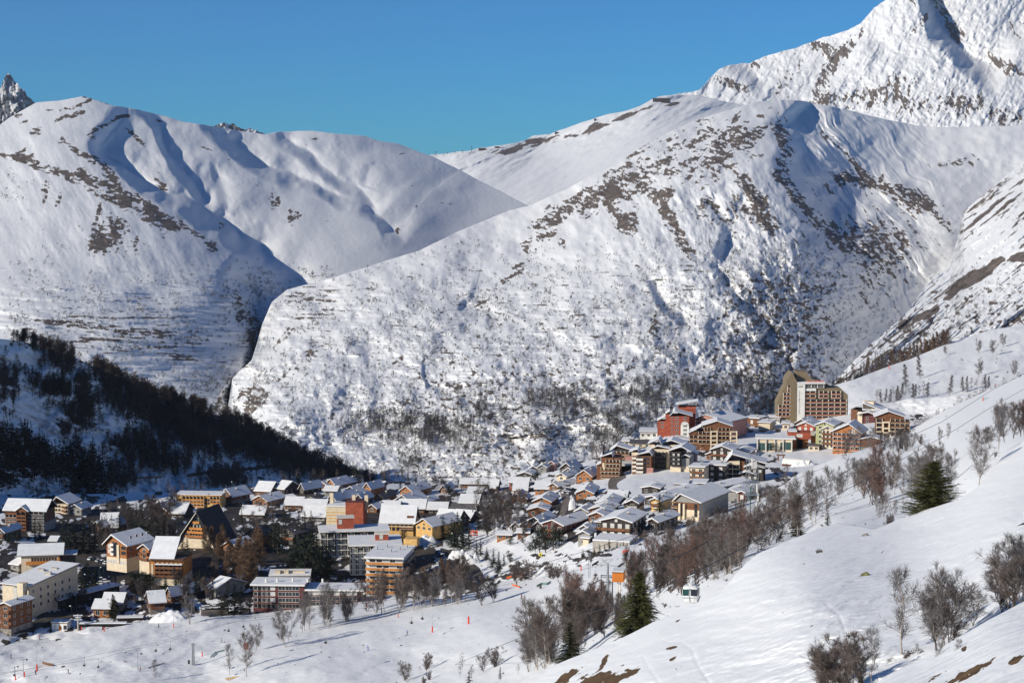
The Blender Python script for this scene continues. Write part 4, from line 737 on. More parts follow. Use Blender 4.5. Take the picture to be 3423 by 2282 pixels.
def scatter(name, sheet_, n, region, dens, templates, h, mt, label, cat, seed, wide=1.3, kind='stuff', ypow=1.0):
    rs = np.random.RandomState(seed); X = []; 
    px = rs.uniform(region[0], region[2], n * 12); py = rs.uniform(region[1], region[3], n * 12)
    top = np.interp(px, *SHEETS[sheet_]['top']); bt = np.interp(px, *SHEETS[sheet_]['bot'])
    ok = (py > top + 1) & (py < bt) & (rs.rand(n * 12) < dens(px, py)); px, py = px[ok][:n], py[ok][:n]
    Yd = ground(sheet_, px, py); x, y, z = ray(px, py, Yd); hh = rs.uniform(h[0], h[1], len(px)) * Yd / F / 10.0
    V = []; ti = rs.randint(len(templates), size=len(px)); an = rs.rand(len(px)) * 6.28; wd = rs.uniform(.8, 1.2, len(px)) * wide
    for i in range(len(px)):
        T = templates[ti[i]]; c, s = math.cos(an[i]), math.sin(an[i]); k = hh[i]
        V.append(np.stack([(T[:, 0] * c - T[:, 1] * s) * k * wd[i] + x[i], (T[:, 0] * s + T[:, 1] * c) * k * wd[i] + y[i], T[:, 2] * k + z[i]], -1))
    V = np.concatenate(V); Fc = (np.arange(len(V) // 4) * 4)[:, None] + np.arange(4)[None]
    o = np_mesh(name, V, Fc, mt); tag(o, label, cat, kind=kind); return o
LT = [low_tree(i, 34) for i in range(4)]; LTD = [low_tree(30 + i, 44, tw=.12, r=.28) for i in range(4)]; LCN = [low_tree(10 + i, 46, conifer=True, r=.2, h0=.08, tw=.10) for i in range(3)]
BU = [low_tree(20 + i, 9, H=10, r=.5, h0=.1, tw=.45) for i in range(4)]
m_wood = mat('winter_wood', (0.085, 0.062, 0.050), rough=.9, var=.35, scale=.02); m_woodfar = mat('winter_wood_far', (0.075, 0.068, 0.066), rough=.9, var=.3, scale=.01)
m_scrub = mat('mountain_scrub', (0.075, 0.072, 0.066), rough=.9, var=.3, scale=.01); m_cdark = mat('conifer_wood', (0.030, 0.026, 0.018), rough=.9, var=.4, scale=.03)
def polyd(px, py, *ls):
    d = 0
    for (pts, w, s) in ls: d = d + band(px, py, pts, w, s)
    return d
def dens_shade(px, py):
    cr = np.interp(px, *SHEETS['shaded_hill']['top'])
    d = np.exp(-np.maximum(0, (py - cr - 8) / 32) ** 2) * sstep(300, 330, px) * 1.2 + np.exp(-((py - cr - 10) / 16) ** 2) * sstep(30, 60, px) * sstep(262, 240, px)
    d = d + blob(px, py, 420, 1350, 70, 42, 25, 1.4) + blob(px, py, 560, 1400, 90, 50, 30, 1.3) + blob(px, py, 700, 1440, 110, 56, 25, 1.5) + blob(px, py, 830, 1490, 110, 44, 25, 1.5) + blob(px, py, 950, 1540, 80, 40, 25, 1.3) + blob(px, py, 1050, 1585, 60, 24, 20, 1.3)
    d = d + blob(px, py, 210, 1235, 50, 28, 10, 1.2) + blob(px, py, 200, 1330, 44, 34, 0, 1.3) + blob(px, py, 270, 1395, 36, 46, 0, 1.4) + blob(px, py, 280, 1300, 26, 24, 0, .9) + blob(px, py, 20, 1310, 34, 44, 0, 1.3) + blob(px, py, 215, 1455, 20, 16, 0, .9) + blob(px, py, 105, 1290, 20, 20, 0, .6)
    d = d + blob(px, py, 380, 1510, 26, 18, 0, .8) + blob(px, py, 470, 1500, 44, 30, 20, 1.0) + blob(px, py, 560, 1555, 70, 30, 10, 1.1) + blob(px, py, 470, 1560, 60, 24, 0, .9) + blob(px, py, 750, 1620, 60, 26, 0, 1.1) + blob(px, py, 640, 1510, 60, 30, 0, .8) + blob(px, py, 400, 1620, 40, 26, 0, 1) 
    return np.clip(d + .012, 0, 1) * (vn(px / 14, py / 14, 5) > .25)
scatter('hillside_wood', 'shaded_hill', 3400, (-100, 1100, 1250, 1700), dens_shade, LTD, (32, 56), m_wood, 'bare brown wood covering the shaded blue hill behind the village', 'wood', 301, wide=1.1)
def dens_con(px, py):
    return np.clip(blob(px, py, 60, 1570, 90, 60, 0, 2) + blob(px, py, 20, 1500, 70, 40, 0, 1.6) + blob(px, py, -60, 1550, 90, 90, 0, 2) + blob(px, py, 260, 1590, 80, 60, 25, 2) + blob(px, py, 300, 1640, 50, 40, 0, 2) + blob(px, py, 120, 1540, 50, 30, 30, 1) - .25, 0, 1) * (1 - np.clip(blob(px, py, 150, 1650, 50, 30, 0, 1.5), 0, 1))
scatter('dark_conifer_wood', 'shaded_hill', 520, (-140, 1460, 380, 1720), dens_con, LCN, (60, 88), m_cdark, 'nearly black conifer wood on the lower left hillside', 'wood', 302, wide=1.5)
def dens_low(px, py):
    d = blob(px, py, 1330, 1445, 150, 34, 5, 1.3) + blob(px, py, 1450, 1440, 110, 36, 0, 1.2) + blob(px, py, 1600, 1370, 90, 50, 0, .8) + blob(px, py, 1850, 1340, 110, 40, 0, 1.0) + blob(px, py, 1280, 1400, 90, 12, 0, .7) + blob(px, py, 970, 1470, 30, 16, -20, 1) + blob(px, py, 2210, 1320, 130, 34, 0, 1.6) + blob(px, py, 2150, 1390, 70, 40, 0, 1.2) \
        + blob(px, py, 2500, 1300, 70, 50, 0, .9) + blob(px, py, 2560, 1370, 60, 40, 0, 1.0) + blob(px, py, 2060, 1420, 90, 40, 0, 1.1) + blob(px, py, 2010, 1490, 50, 40, 0, 1.2) + blob(px, py, 2380, 1310, 60, 20, 0, .8) + blob(px, py, 1370, 1560, 40, 40, 0, .9) + blob(px, py, 1180, 1610, 90, 20, 0, 1) + blob(px, py, 1560, 1500, 70, 30, 20, .4) + blob(px, py, 1800, 1450, 60, 24, 0, .6) + blob(px, py, 1960, 1380, 60, 30, 0, .9)
    return np.clip(d, 0, 1) * (fbm(px / 34, py / 14, 15, 3) > .47)
scatter('valley_wood', 'main_mountain', 3000, (880, 1200, 2700, 1640), dens_low, LT, (19, 33), m_woodfar, 'grey bare wood along the foot of the central mountain', 'wood', 303, wide=1.2)
def dens_scrub(px, py):
    d = .30 * sstep(900, 1100, py + (px - 1100) * .12) * (.15 + 2.2 * np.clip(fbm(px / 50, py / 30, 35, 3) - .42, 0, 1) * 3) * sstep(2750, 2500, px + (py - 1000) * .3)
    d = d + .10 * sstep(700, 800, py) * sstep(1000, 1100, px) + blob(px, py, 1240, 1020, 34, 16, 0, .8) + band(px, py, [(1000, 1110), (1080, 1060), (1110, 1050)], 10, .8) + band(px, py, [(1160, 1150), (1240, 1110), (1330, 1060), (1420, 1010)], 14, .6) + band(px, py, [(940, 1140), (1000, 1110)], 9, .6) + blob(px, py, 2640, 1080, 200, 220, 20, .55) + .12 * sstep(1200, 1400, py)
    return np.clip(d, 0, 1)
scatter('mountain_scrub', 'main_mountain', 7500, (780, 800, 3000, 1620), dens_scrub, BU, (6, 14), m_scrub, 'sparse dark scrub dotted over the snowy central mountain', 'scrub', 304, wide=1.2)
def dens_ls(px, py):
    d = .22 * sstep(860, 960, py) * (.2 + 2.5 * np.clip(fbm(px / 70, py / 50, 37, 3) - .38, 0, 1) * 2) + blob(px, py, 860, 960, 70, 50, 30, .7) + band(px, py, [(780, 990), (830, 1060), (860, 1150), (840, 1250), (760, 1330)], 34, .9) + blob(px, py, 650, 1150, 60, 40, 0, .6) + blob(px, py, 700, 1280, 80, 50, 0, .9) + blob(px, py, 420, 1150, 50, 24, 0, .7) + blob(px, py, 70, 1080, 50, 20, 20, .8) + blob(px, py, 1075, 927, 22, 5, 0, 1)
    d = d + .25 * blob(px, py, 40, 640, 70, 50, 0) + .06 * blob(px, py, 200, 850, 200, 60, 0)
    return np.clip(d, 0, 1)
scatter('hill_scrub', 'left_hill', 1900, (-100, 560, 1150, 1450), dens_ls, BU, (7, 15), m_scrub, 'small dark bushes scattered over the lower left hill and its gorge', 'scrub', 305, wide=1.2)
def dens_sp(px, py): return np.clip(.10 + blob(px, py, 3000, 1180, 90, 30, -35, .8) + blob(px, py, 3250, 1050, 150, 40, -30, .2), 0, 1) * sstep(800, 1000, py)
scatter('spur_scrub', 'right_spur', 500, (2800, 800, 3500, 1300), dens_sp, BU, (6, 13), m_scrub, 'brown scrub on the sunlit spur above the right piste', 'scrub', 306)
# ---------------------------------------------------------------- buildings
m_roofsnow = mat('roof_snow', (0.80, 0.80, 0.80), rough=.75, var=.05, scale=.35, spec=.15)
m_cream = mat('render_cream', (0.72, 0.60, 0.43), rough=.85, var=.08); m_white = mat('render_white', (0.78, 0.76, 0.70), rough=.85, var=.06)
m_grey = mat('render_grey', (0.30, 0.29, 0.27), rough=.85, var=.12); m_conc = mat('concrete', (0.42, 0.38, 0.33), rough=.85, var=.12)
m_wood = mat('timber_orange', (0.42, 0.165, 0.055), rough=.75, var=.22, scale=.8, stripes=(2, .6, .25)); m_woodd = mat('timber_brown', (0.20, 0.085, 0.04), rough=.75, var=.25, scale=.8, stripes=(2, .6, .25))
m_dark = mat('timber_black', (0.055, 0.045, 0.04), rough=.8, var=.2, stripes=(2, .7, .3)); m_mar = mat('cladding_maroon', (0.125, 0.038, 0.035), rough=.7, var=.15, stripes=(0, 1.2, .2))
m_red = mat('cladding_red', (0.36, 0.085, 0.045), rough=.75, var=.15); m_pink = mat('render_pink', (0.46, 0.24, 0.19), rough=.85, var=.1); m_yel = mat('render_yellow', (0.68, 0.42, 0.15), rough=.8, var=.1)
m_olive = mat('cladding_bronze', (0.215, 0.165, 0.10), rough=.7, var=.06); m_green = mat('render_olive', (0.42, 0.43, 0.22), rough=.8, var=.1); m_or = mat('balcony_orange', (0.58, 0.23, 0.05), rough=.7, var=.12)
m_fas = mat('fascia_brown', (0.13, 0.07, 0.045), rough=.8, var=.15); m_fasw = mat('fascia_pale', (0.70, 0.64, 0.56), rough=.8, var=.08); m_roofd = mat('roof_bare', (0.13, 0.12, 0.12), rough=.8, var=.2, stripes=(0, .9, .2)); m_roofb = mat('roof_steep_dark', (0.035, 0.032, 0.035), rough=.7, var=.25)
m_glass = mat('window_glass', (0.028, 0.035, 0.045), rough=.12, var=.3, scale=.4, spec=.6); m_glassg = mat('window_green', (0.03, 0.09, 0.085), rough=.12, var=.3, scale=.3, spec=.6)
m_fr = mat('window_frame', (0.66, 0.62, 0.56), rough=.6, var=.05); m_blind = mat('window_blind', (0.62, 0.60, 0.55), rough=.7, var=.08); m_steel = mat('galvanised_steel', (0.34, 0.36, 0.37), rough=.45, metal=.4, var=.1)
m_redp = mat('safety_red', (0.75, 0.06, 0.03), rough=.6, var=.08); m_stone = mat('stone', (0.26, 0.23, 0.20), rough=.9, var=.3, scale=1.5); m_brick = mat('chimney_brick', (0.33, 0.12, 0.075), rough=.85, var=.15); m_asph = mat('asphalt', (0.065, 0.058, 0.052), rough=.9, var=.2, scale=.3)
m_black = mat('black_and_inside_shade', (0.012, 0.012, 0.014), rough=.9, var=.1)  # plain black; in openings it stands in for the unlit depth
CROP = {'f': (0, 0, 1), 'c1': (0, 1500, 2.0047), 'c2': (700, 1500, 2.0047), 'c3': (1500, 1400, 2.0047), 'c4': (1900, 1180, 2.529), 'c5': (2560, 1000, 2.0046), 'c6': (1700, 1600, 2.299), 'c7': (2500, 1600, 2.299), 'c8': (800, 1560, 4.612), 'c9': (1000, 1700, 4.48),
        'c10': (1250, 1560, 4.612), 'c11': (1700, 1500, 4.48), 'cA': (2150, 1320, 4.9), 'cB': (2550, 1220, 4.612), 'cC': (1950, 1400, 4.9), 'cD': (2200, 1500, 4.48), 'cE': (0, 1640, 5.407), 'cF': (300, 1580, 4.612), 'cG': (0, 1850, 4.48), 'cH': (500, 1850, 4.48), 'cI': (1500, 1750, 3.92), 'cJ': (1950, 1800, 4.751), 'cK': (0, 2030, 2.6133)}

class MB:
    """collects simple solids and makes them ONE mesh"""
    def __init__(s): s.v = []; s.f = []; s.m = []; s.mats = []
    def _mi(s, m):
        if m not in s.mats: s.mats.append(m)
        return s.mats.index(m)
    def poly(s, V, Fs, m):
        b = len(s.v); s.v += [tuple(p) for p in V]; s.f += [tuple(b + i for i in f) for f in Fs]; s.m += [s._mi(m)] * len(Fs); return s
    def box(s, x0, x1, y0, y1, z0, z1, m):
        V = [(x, y, z) for z in (z0, z1) for y in (y0, y1) for x in (x0, x1)]
        return s.poly(V, [(0, 2, 3, 1), (4, 5, 7, 6), (0, 1, 5, 4), (2, 6, 7, 3), (0, 4, 6, 2), (1, 3, 7, 5)], m)
    def prism(s, prof, y0, y1, m, axis='y'):
        n = len(prof); P = (lambda a, b, t: (a, t, b)) if axis == 'y' else ((lambda a, b, t: (t, a, b)) if axis == 'x' else (lambda a, b, t: (a, b, t)))
        V = [P(a, b, y0) for a, b in prof] + [P(a, b, y1) for a, b in prof]
        return s.poly(V, [tuple(range(n))[::-1], tuple(range(n, 2 * n))] + [(i, (i + 1) % n, n + (i + 1) % n, n + i) for i in range(n)], m)
    def tube(s, p, q, r0, r1, m, n=8, cap=True):
        p, q = Vector(p), Vector(q); d = (q - p).normalized(); u = d.cross(Vector((0, 0, 1)) if abs(d.z) < .9 else Vector((1, 0, 0))).normalized(); w = d.cross(u)
        V = [tuple(c + (u * math.cos(2 * math.pi * i / n) + w * math.sin(2 * math.pi * i / n)) * r) for c, r in ((p, r0), (q, r1)) for i in range(n)]
        Fs = [(i, (i + 1) % n, n + (i + 1) % n, n + i) for i in range(n)]
        if cap: Fs += [tuple(range(n))[::-1], tuple(range(n, 2 * n))]
        return s.poly(V, Fs, m)
    def mesh(s, name):
        me = bpy.data.meshes.new(name); me.from_pydata(s.v, [], s.f)
        for m in s.mats: me.materials.append(m)
        me.polygons.foreach_set('material_index', s.m)
        bm = bmesh.new(); bm.from_mesh(me); bmesh.ops.recalc_face_normals(bm, faces=bm.faces); bm.to_mesh(me); bm.free(); me.update(); return me
    def build(s, name, parent=None, loc=None, rz=0):
        o = link(name, s.mesh(name), parent)
        if loc is not None: o.location = loc
        o.rotation_euler[2] = rz; return o
import bmesh
_wm = {}
def window_mesh(w, h, kind='plain'):
    w = round(w * 5) / 5; h = round(h * 5) / 5; key = (w, h, kind)
    if key not in _wm:
        b = MB(); t = .09; pane = {'plain': m_glass, 'blind': m_blind, 'green': m_glassg, 'dark': m_glass, 'lit': m_blind, 'shade_pane': m_black}[kind]; fr = m_fas if kind == 'dark' else (m_conc if kind == 'shade_pane' else m_fr)  # black pane paints a recess's shade; lit is the pale blind, no glow
        b.box(-w / 2, w / 2, -.03, .10, 0, h, pane)
        for x0, x1, z0, z1 in ((-w / 2 - t, -w / 2, -t, h + t), (w / 2, w / 2 + t, -t, h + t), (-w / 2, w / 2, h, h + t), (-w / 2, w / 2, -t * 1.6, 0)): b.box(x0, x1, -.10, .08, z0, z1, fr)
        if w > 1.5: b.box(-.04, .04, -.06, .05, 0, h, fr)
        _wm[key] = b.mesh('window')
    return _wm[key]
_bm = {}
class Bld:
    def __init__(s, crop, xc, yb, a, label, name='chalet', cat='house', group=None, Y=None, sheet_='village_ground', dz=0):
        ox, oy, s.s = CROP[crop]; s.px = ox + xc / s.s; s.py = oy + yb / s.s; s.a = a
        s.Y = float(ground(sheet_, s.px, s.py)) if Y is None else Y
        s.k = s.Y / F / s.s; s.kx = s.k / math.cos(R(a)); s.xc = xc; s.yb = yb
        x, y, z = pt(s.px, s.py, s.Y)
        s.o = thing(name, (x, y, z + dz), R(a), label, cat, group); s.n = 0
    def X(s, x): return (x - s.xc) * s.kx           # crop x on the front plane -> metres
    def Z(s, y): return (s.yb - y) * s.k             # crop y on the front plane -> metres up
    def walls(s, x0, x1, y0, y1, z1, m, z0=-4, name='wall', ridge=None, axis='y', base=None, bh=2.6):
        b = MB()
        if base is not None: b.box(x0 - .06, x1 + .06, y0 - .06, y1 + .06, z0, bh, base); z0 = bh
        if ridge is None: b.box(x0, x1, y0, y1, z0, z1, m)
        elif axis == 'y': b.prism([(x0, z0), (x1, z0), (x1, z1), ((x0 + x1) / 2 + ridge[1], z1 + ridge[0]), (x0, z1)], y0, y1, m)
        elif axis == 'shed': b.prism([(y0, z0), (y1, z0), (y1, z1 + ridge[0]), (y0, z1)], x0, x1, m, 'x')
        else: b.prism([(y0, z0), (y1, z0), (y1, z1), ((y0 + y1) / 2, z1 + ridge[0]), (y0, z1)], x0, x1, m, 'x')
        return b.build(name, s.o)
    def roof(s, x0, x1, y0, y1, z, ridge=None, axis='y', ov=.9, snow=True, t=.28, sn=.45, fas=None, name='roof', steepmat=None):
        fas = fas or m_fas; b = MB(); c = MB()
        if ridge is None:
            b.box(x0 - ov, x1 + ov, y0 - ov, y1 + ov, z, z + t, fas); c.box(x0 - ov + .06, x1 + ov - .06, y0 - ov + .06, y1 + ov - .06, z + t, z + t + sn, m_roofsnow)
        else:
            r, off = ridge
            if axis == 'y': p0, p1, q0, q1, mid = x0, x1, y0 - ov, y1 + ov, (x0 + x1) / 2 + off
            else: p0, p1, q0, q1, mid = y0, y1, x0 - ov, x1 + ov, (y0 + y1) / 2
            if axis == 'shed': sl = r / (p1 - p0); prof = [(p0 - ov, z - ov * sl), (p1 + ov, z + r + ov * sl)]
            else: s1 = r / (mid - p0); s2 = r / (p1 - mid); prof = [(p0 - ov, z - ov * s1), (mid, z + r), (p1 + ov, z - ov * s2)]
            up = lambda P, d: [(a_, b_ + d) for a_, b_ in P]
            ax = 'y' if axis == 'y' else 'x'
            b.prism(up(prof, .02) + up(prof, .02 + t)[::-1], q0, q1, fas, ax)
            e = .05; pr = [(prof[0][0] + e, prof[0][1] + .01)] + prof[1:-1] + [(prof[-1][0] - e, prof[-1][1] + .01)]
            c.prism(up(pr, .02 + t) + up(pr, .02 + t + sn)[::-1], q0 + .05, q1 - .05, m_roofsnow, ax)
        ro = b.build(name, s.o)
        if snow: c.build('snow_layer', ro)
        elif steepmat: ro.data.materials[0] = steepmat
        return ro
    def win(s, x, z, w=1.1, h=1.2, kind='plain', y=0., face='F', wid=None):
        if s.n >= 96: return
        s.n += 1; o = link('window', window_mesh(w, h, kind), s.o)
        if face == 'F': o.location = (x, y, z)
        elif face == 'R': o.location = (x, y, z); o.rotation_euler = (0, 0, math.pi / 2)
        return o
    def balcony(s, x0, x1, z, y=0., dep=1.3, h=1.0, m=None, slab=None, snow=False, face='F'):
        m = m or m_woodd; slab = slab or m; L_ = x1 - x0; b = MB(); b.box(-L_ / 2, L_ / 2, -dep, .0, -.18, 0, slab); b.box(-L_ / 2, L_ / 2, -dep, -dep + .1, 0, h, m)
        b.box(-L_ / 2, -L_ / 2 + .1, -dep + .1, 0, 0, h, m); b.box(L_ / 2 - .1, L_ / 2, -dep + .1, 0, 0, h, m)
        if snow: b.box(-L_ / 2, L_ / 2, -dep - .03, -dep + .16, h, h + .12, m_roofsnow)
        o = b.build('balcony', s.o, (0, 0, 0))
        if face == 'F': o.location = ((x0 + x1) / 2, y, z)
        else: o.location = (y, (x0 + x1) / 2, z); o.rotation_euler[2] = math.pi / 2
        return o
    def chimney(s, x, y, z, h=1.6, w=.8, m=None):
        b = MB(); b.box(-w / 2, w / 2, -w / 2, w / 2, -.8, h, m or m_stone); b.box(-w / 2 - .1, w / 2 + .1, -w / 2 - .1, w / 2 + .1, h, h + .22, m_roofsnow)
        return b.build('chimney', s.o, (x, y, z))
ST = {
 'timber': dict(w=m_wood, b=m_cream, bal=m_woodd, win='plain'), 'timberlow': dict(w=m_wood, b=None, bal=m_woodd, win='plain'), 'brown': dict(w=m_woodd, b=m_stone, bal=m_woodd, win='plain'), 'brownc': dict(w=m_woodd, b=m_cream, bal=m_cream, win='plain'),
 'dark': dict(w=m_dark, b=None, bal=m_woodd, win='plain'), 'darkc': dict(w=m_dark, b=m_cream, bal=m_conc, win='plain'), 'grey': dict(w=m_grey, b=None, bal=None, win='plain'), 'cream': dict(w=m_cream, b=None, bal=None, win='plain'), 'creamb': dict(w=m_cream, b=None, bal=m_woodd, win='plain'),
 'red': dict(w=m_red, b=None, bal=None, win='plain'), 'maroon': dict(w=m_mar, b=None, bal=None, win='blind'), 'yellow': dict(w=m_yel, b=None, bal=m_woodd, win='plain'), 'pink': dict(w=m_pink, b=None, bal=None, win='plain'), 'greyw': dict(w=m_white, b=None, bal=None, win='plain'), 'olive': dict(w=m_green, b=None, bal=m_conc, win='plain')}
def H(crop, xl, xr, yb, ye, d, a, roof, rpx, style, label, name='chalet', cat='house', Y=None, ov=.9, snow=True, storeys=None, bal=None, wins=True, cols=None, chim=1, off=0, sheet_='village_ground', wk=None, fas=None, group=None, dz=0, side=True):
    S = ST[style]; B_ = Bld(crop, (xl + xr) / 2, yb, a, label, name, cat, group, Y, sheet_, dz)
    w = (xr - xl) * B_.kx; h = max(2.4, B_.Z(ye)); x0, x1 = -w / 2, w / 2
    n = storeys or max(1, int(round(h / 2.8))); sh = h / n; base = S['b'] if n > 1 else None
    if roof == 'gf': r = (max(.5, rpx * B_.k), off * w); ax = 'y'
    elif roof == 'gs': r = (rpx * B_.k if rpx else d / 2 * .36, 0); ax = 'x'
    elif roof == 'sh': r = (rpx * B_.k, 0); ax = 'shed'
    else: r = None; ax = 'y'
    B_.walls(x0, x1, 0, d, h, S['w'], ridge=r, axis=ax, base=base, bh=sh * (.9 if n > 1 else 0))
    B_.roof(x0, x1, 0, d, h, ridge=r, axis=ax, ov=ov, snow=snow, fas=fas, steepmat=None if snow else m_roofd)
    wk = wk or S['win']; c = cols or max(1, int(w / 3.3))
    bal = (S['bal'] is not None and n > 1) if bal is None else bal
    if wins:
        for i in range(n):
            for j in range(c): B_.win(x0 + w * (j + .5) / c, i * sh + sh * .30, min(1.5, w / c * .5), sh * .46, wk)
        if roof == 'gf' and r[0] > 1.6: B_.win(r[1], h + .15, 1.0, 1.0, wk)
        if side and a < -8:
            cs = max(1, int(d / 4.5))
            for i in range(n):
                for j in range(cs): B_.win(x1, i * sh + sh * .32, 1.0, sh * .4, wk, y=d * (j + .5) / cs, face='R')
    if bal:
        for i in range(1, n): B_.balcony(x0 + .2, x1 - .2, i * sh, m=S['bal'], snow=False)
    if chim: B_.chimney(x1 * .35 + (r[1] if r else 0), d * .45, h + (r[0] * .55 if r and ax != 'shed' else .3))
    return B_
# ---- the far chalets, left to right
H('c1', 1478, 1560, 365, 312, 15, -35, 'gf', 44, 'brown', 'brown chalet with snowy roof at the right end of the yellow balcony block')
H('c8', 240, 480, 432, 378, 14, -18, 'gs', 110, 'brown', 'wide brown chalet with a broad white roof in front of the shaded blue field')
H('c8', 560, 700, 420, 335, 14, -32, 'gs', 90, 'dark', 'dark chalet with folded white roof right behind the wide brown chalet')
H('c8', 200, 440, 612, 520, 17, -30, 'gf', 72, 'timber', 'bright orange timber chalet with balconies, largest of the left far chalets', chim=2)
H('c8', 925, 1003, 420, 328, 15, -38, 'gf', 72, 'dark', 'dark steep roofed chalet with a lit gable standing in blue shade')
H('c8', 1200, 1340, 335, 292, 12, -25, 'gf', 46, 'brown', 'small reddish chalet with a white gable left of the orange far chalet')
H('c8', 1325, 1490, 335, 292, 15, -33, 'gf', 84, 'timber', 'orange far chalet with a pale blue roof slope below the dark spruces')
H('c8', 1600, 1690, 290, 240, 12, -38, 'gf', 60, 'dark', 'small dark chalet with a blue shaded roof at the foot of tall spruces')
H('c8', 1310, 1500, 440, 368, 10, -10, 'gs', 48, 'grey', 'low grey house with a flat looking white roof among the far chalets')
H('c8', 1655, 1780, 415, 362, 14, -27, 'gf', 48, 'timberlow', 'little golden chalet with an arched gable in the far village')
H('c8', 1915, 2030, 435, 325, 13, -30, 'gf', 78, 'timber', 'tall narrow orange chalet above the red stair tower')
H('c8', 2100, 2210, 400, 300, 9, -12, 'gs', 56, 'brown', 'square brown chalet with a balcony right of the tall narrow orange one')
H('c8', 700, 960, 650, 592, 12, -6, 'gs', 88, 'brown', 'long low terrace with an unbroken white roof, left of the pair', name='terrace_house')
H('c8', 990, 1325, 690, 632, 12, -6, 'gs', 88, 'brown', 'long low terrace with an unbroken white roof, beside the cream stair tower', name='terrace_house')
H('c8', 1370, 1490, 575, 500, 20, -33, 'gf', 80, 'brown', 'snow laden chalet directly behind the flat roofed cream tower')
H('c8', 1610, 1770, 520, 455, 16, -25, 'gf', 52, 'brown', 'white roofed chalet between the golden chalet and the red stair tower')
H('c8', 1790, 1900, 560, 490, 12, -25, 'gf', 60, 'dark', 'dark chalet partly hidden behind the red stair tower')
H('c8', 2070, 2225, 530, 470, 16, -25, 'gf', 52, 'timberlow', 'orange chalet with a bare grey roof right of the red stair tower', snow=False)
H('c8', 1975, 2120, 702, 640, 17, -28, 'gf', 52, 'brown', 'grey brown barn like chalet between stair tower and yellow hotel')
H('c8', 100, 255, 1180, 1050, 13, -33, 'gf', 88, 'timber', 'dark orange chalet with a bare grey roof in the middle of the larches', snow=False)
H('c1', 1490, 1595, 692, 652, 13, -30, 'gf', 36, 'timberlow', 'orange gabled chalet half buried in snow below the steep gabled hotel')
H('c8', 640, 860, 1200, 1015, 18, -30, 'gf', 62, 'dark', 'large gloomy dark house with a grey roof left of the long balcony block', snow=False, cat='house')
H('c8', 20, 380, 795, 765, 12, -8, 'gs', 95, 'dark', 'low barn with a bluish snow roof below the bright orange chalet')
H('c8', 960, 1320, 830, 788, 15, -12, 'gs', 120, 'grey', 'low house with a wide blue white roof left of the cream stair tower base')
H('c8', 1000, 1180, 545, 500, 10, -20, 'gf', 36, 'grey', 'grey roofed low house behind the two long terraces', snow=False)
H('c10', 405, 592, 440, 372, 20, -30, 'gf', 72, 'timber', 'orange chalet with a long pale roof at the back of the village centre')
H('c10', 320, 560, 592, 525, 18, -28, 'gf', 82, 'grey', 'broad grey chalet with a bluish white roof in front of the long pale roofed one')
H('c10', 660, 805, 602, 540, 14, -27, 'gf', 42, 'red', 'red gabled chalet with white trim left of the village centre')
H('c10', 120, 380, 702, 645, 12, -5, 'gs', 78, 'brown', 'left part of the long white roof line behind the yellow hotel', name='terrace_house')
H('c10', 385, 780, 704, 640, 12, -5, 'gs', 104, 'brown', 'right part of the long white roof line behind the yellow hotel', name='terrace_house')
H('c10', 830, 1120, 722, 680, 12, -5, 'gs', 78, 'dark', 'white roofed terrace just behind the blue grey gable roof', name='terrace_house')
H('c10', 1030, 1112, 400, 352, 12, -20, 'gf', 56, 'timber', 'little chalet with a white roof behind a dark pine, centre of the far edge')
H('c10', 1330, 1760, 322, 274, 12, -4, 'gs', 54, 'brown', 'long brown terrace on the far right edge of the village plain', name='terrace_house')
H('c10', 1780, 1895, 388, 350, 14, -8, 'gs', 96, 'brown', 'square white roofed house left of the red timber terrace')
H('c10', 1450, 1665, 444, 402, 11, -8, 'gs', 42, 'grey', 'grey stone house with a thin snow roof beside a dark pine')
H('c10', 1430, 1560, 515, 480, 10, -8, 'gs', 40, 'grey', 'small low house with a white hood of snow at the village centre')
H('c10', 1320, 1600, 622, 580, 16, -8, 'gs', 92, 'dark', 'wide barn with a large clean white roof at the village centre', name='barn')
H('c10', 1900, 2015, 580, 536, 13, -22, 'gf', 48, 'brown', 'small brown chalet alone beside the bare wood')
H('c11', 10, 292, 598, 503, 10, -8, 'gs', 52, 'red', 'red timber terrace at the left end of the hillside chalets', name='terrace_house')
H('c11', 75, 275, 680, 642, 14, -5, 'gs', 96, 'timber', 'white roofed chalet behind the first sunny balcony chalet')
H('c11', 40, 200, 802, 728, 15, -12, 'gf', 50, 'timber', 'sunny balcony chalet at the left of the chalet quarter, beside the bare wood')
H('c11', 205, 268, 802, 765, 10, -12, 'gf', 28, 'timber', 'tiny annex chalet attached to the right of the first sunny one')
H('c11', 400, 602, 664, 622, 15, -6, 'gs', 76, 'timber', 'snow covered chalet above the two big sunny gables')
H('c11', 372, 630, 900, 788, 19, -14, 'gf', 60, 'timber', 'largest timber chalet of the quarter, orange gable under a thick white roof')
H('c11', 292, 582, 1010, 915, 12, -8, 'gf', 44, 'brown', 'brown chalet with a shallow gable just below the largest timber chalet')
H('c11', 612, 735, 622, 588, 18, -38, 'gf', 44, 'brown', 'chalet with a long white slope beside the steep dark road')
H('c11', 720, 862, 472, 422, 15, -27, 'gf', 44, 'cream', 'cream gabled house above the dark road in the hillside quarter')
H('c11', 1022, 1240, 492, 402, 15, -22, 'gf', 80, 'timber', 'timber chalet with a small porch gable below the brown apartment block')
H('c11', 1012, 1262, 735, 668, 21, -10, 'gf', 56, 'timber', 'timber chalet with a wide blank white roof beside the sunny snow bank')
H('c11', 606, 682, 272, 222, 9, -14, 'gf', 26, 'pink', 'small pink house on the far edge of the hillside')
H('c11', 440, 565, 332, 290, 11, -14, 'gf', 36, 'grey', 'grey roofed house left of the small pink one', snow=True)
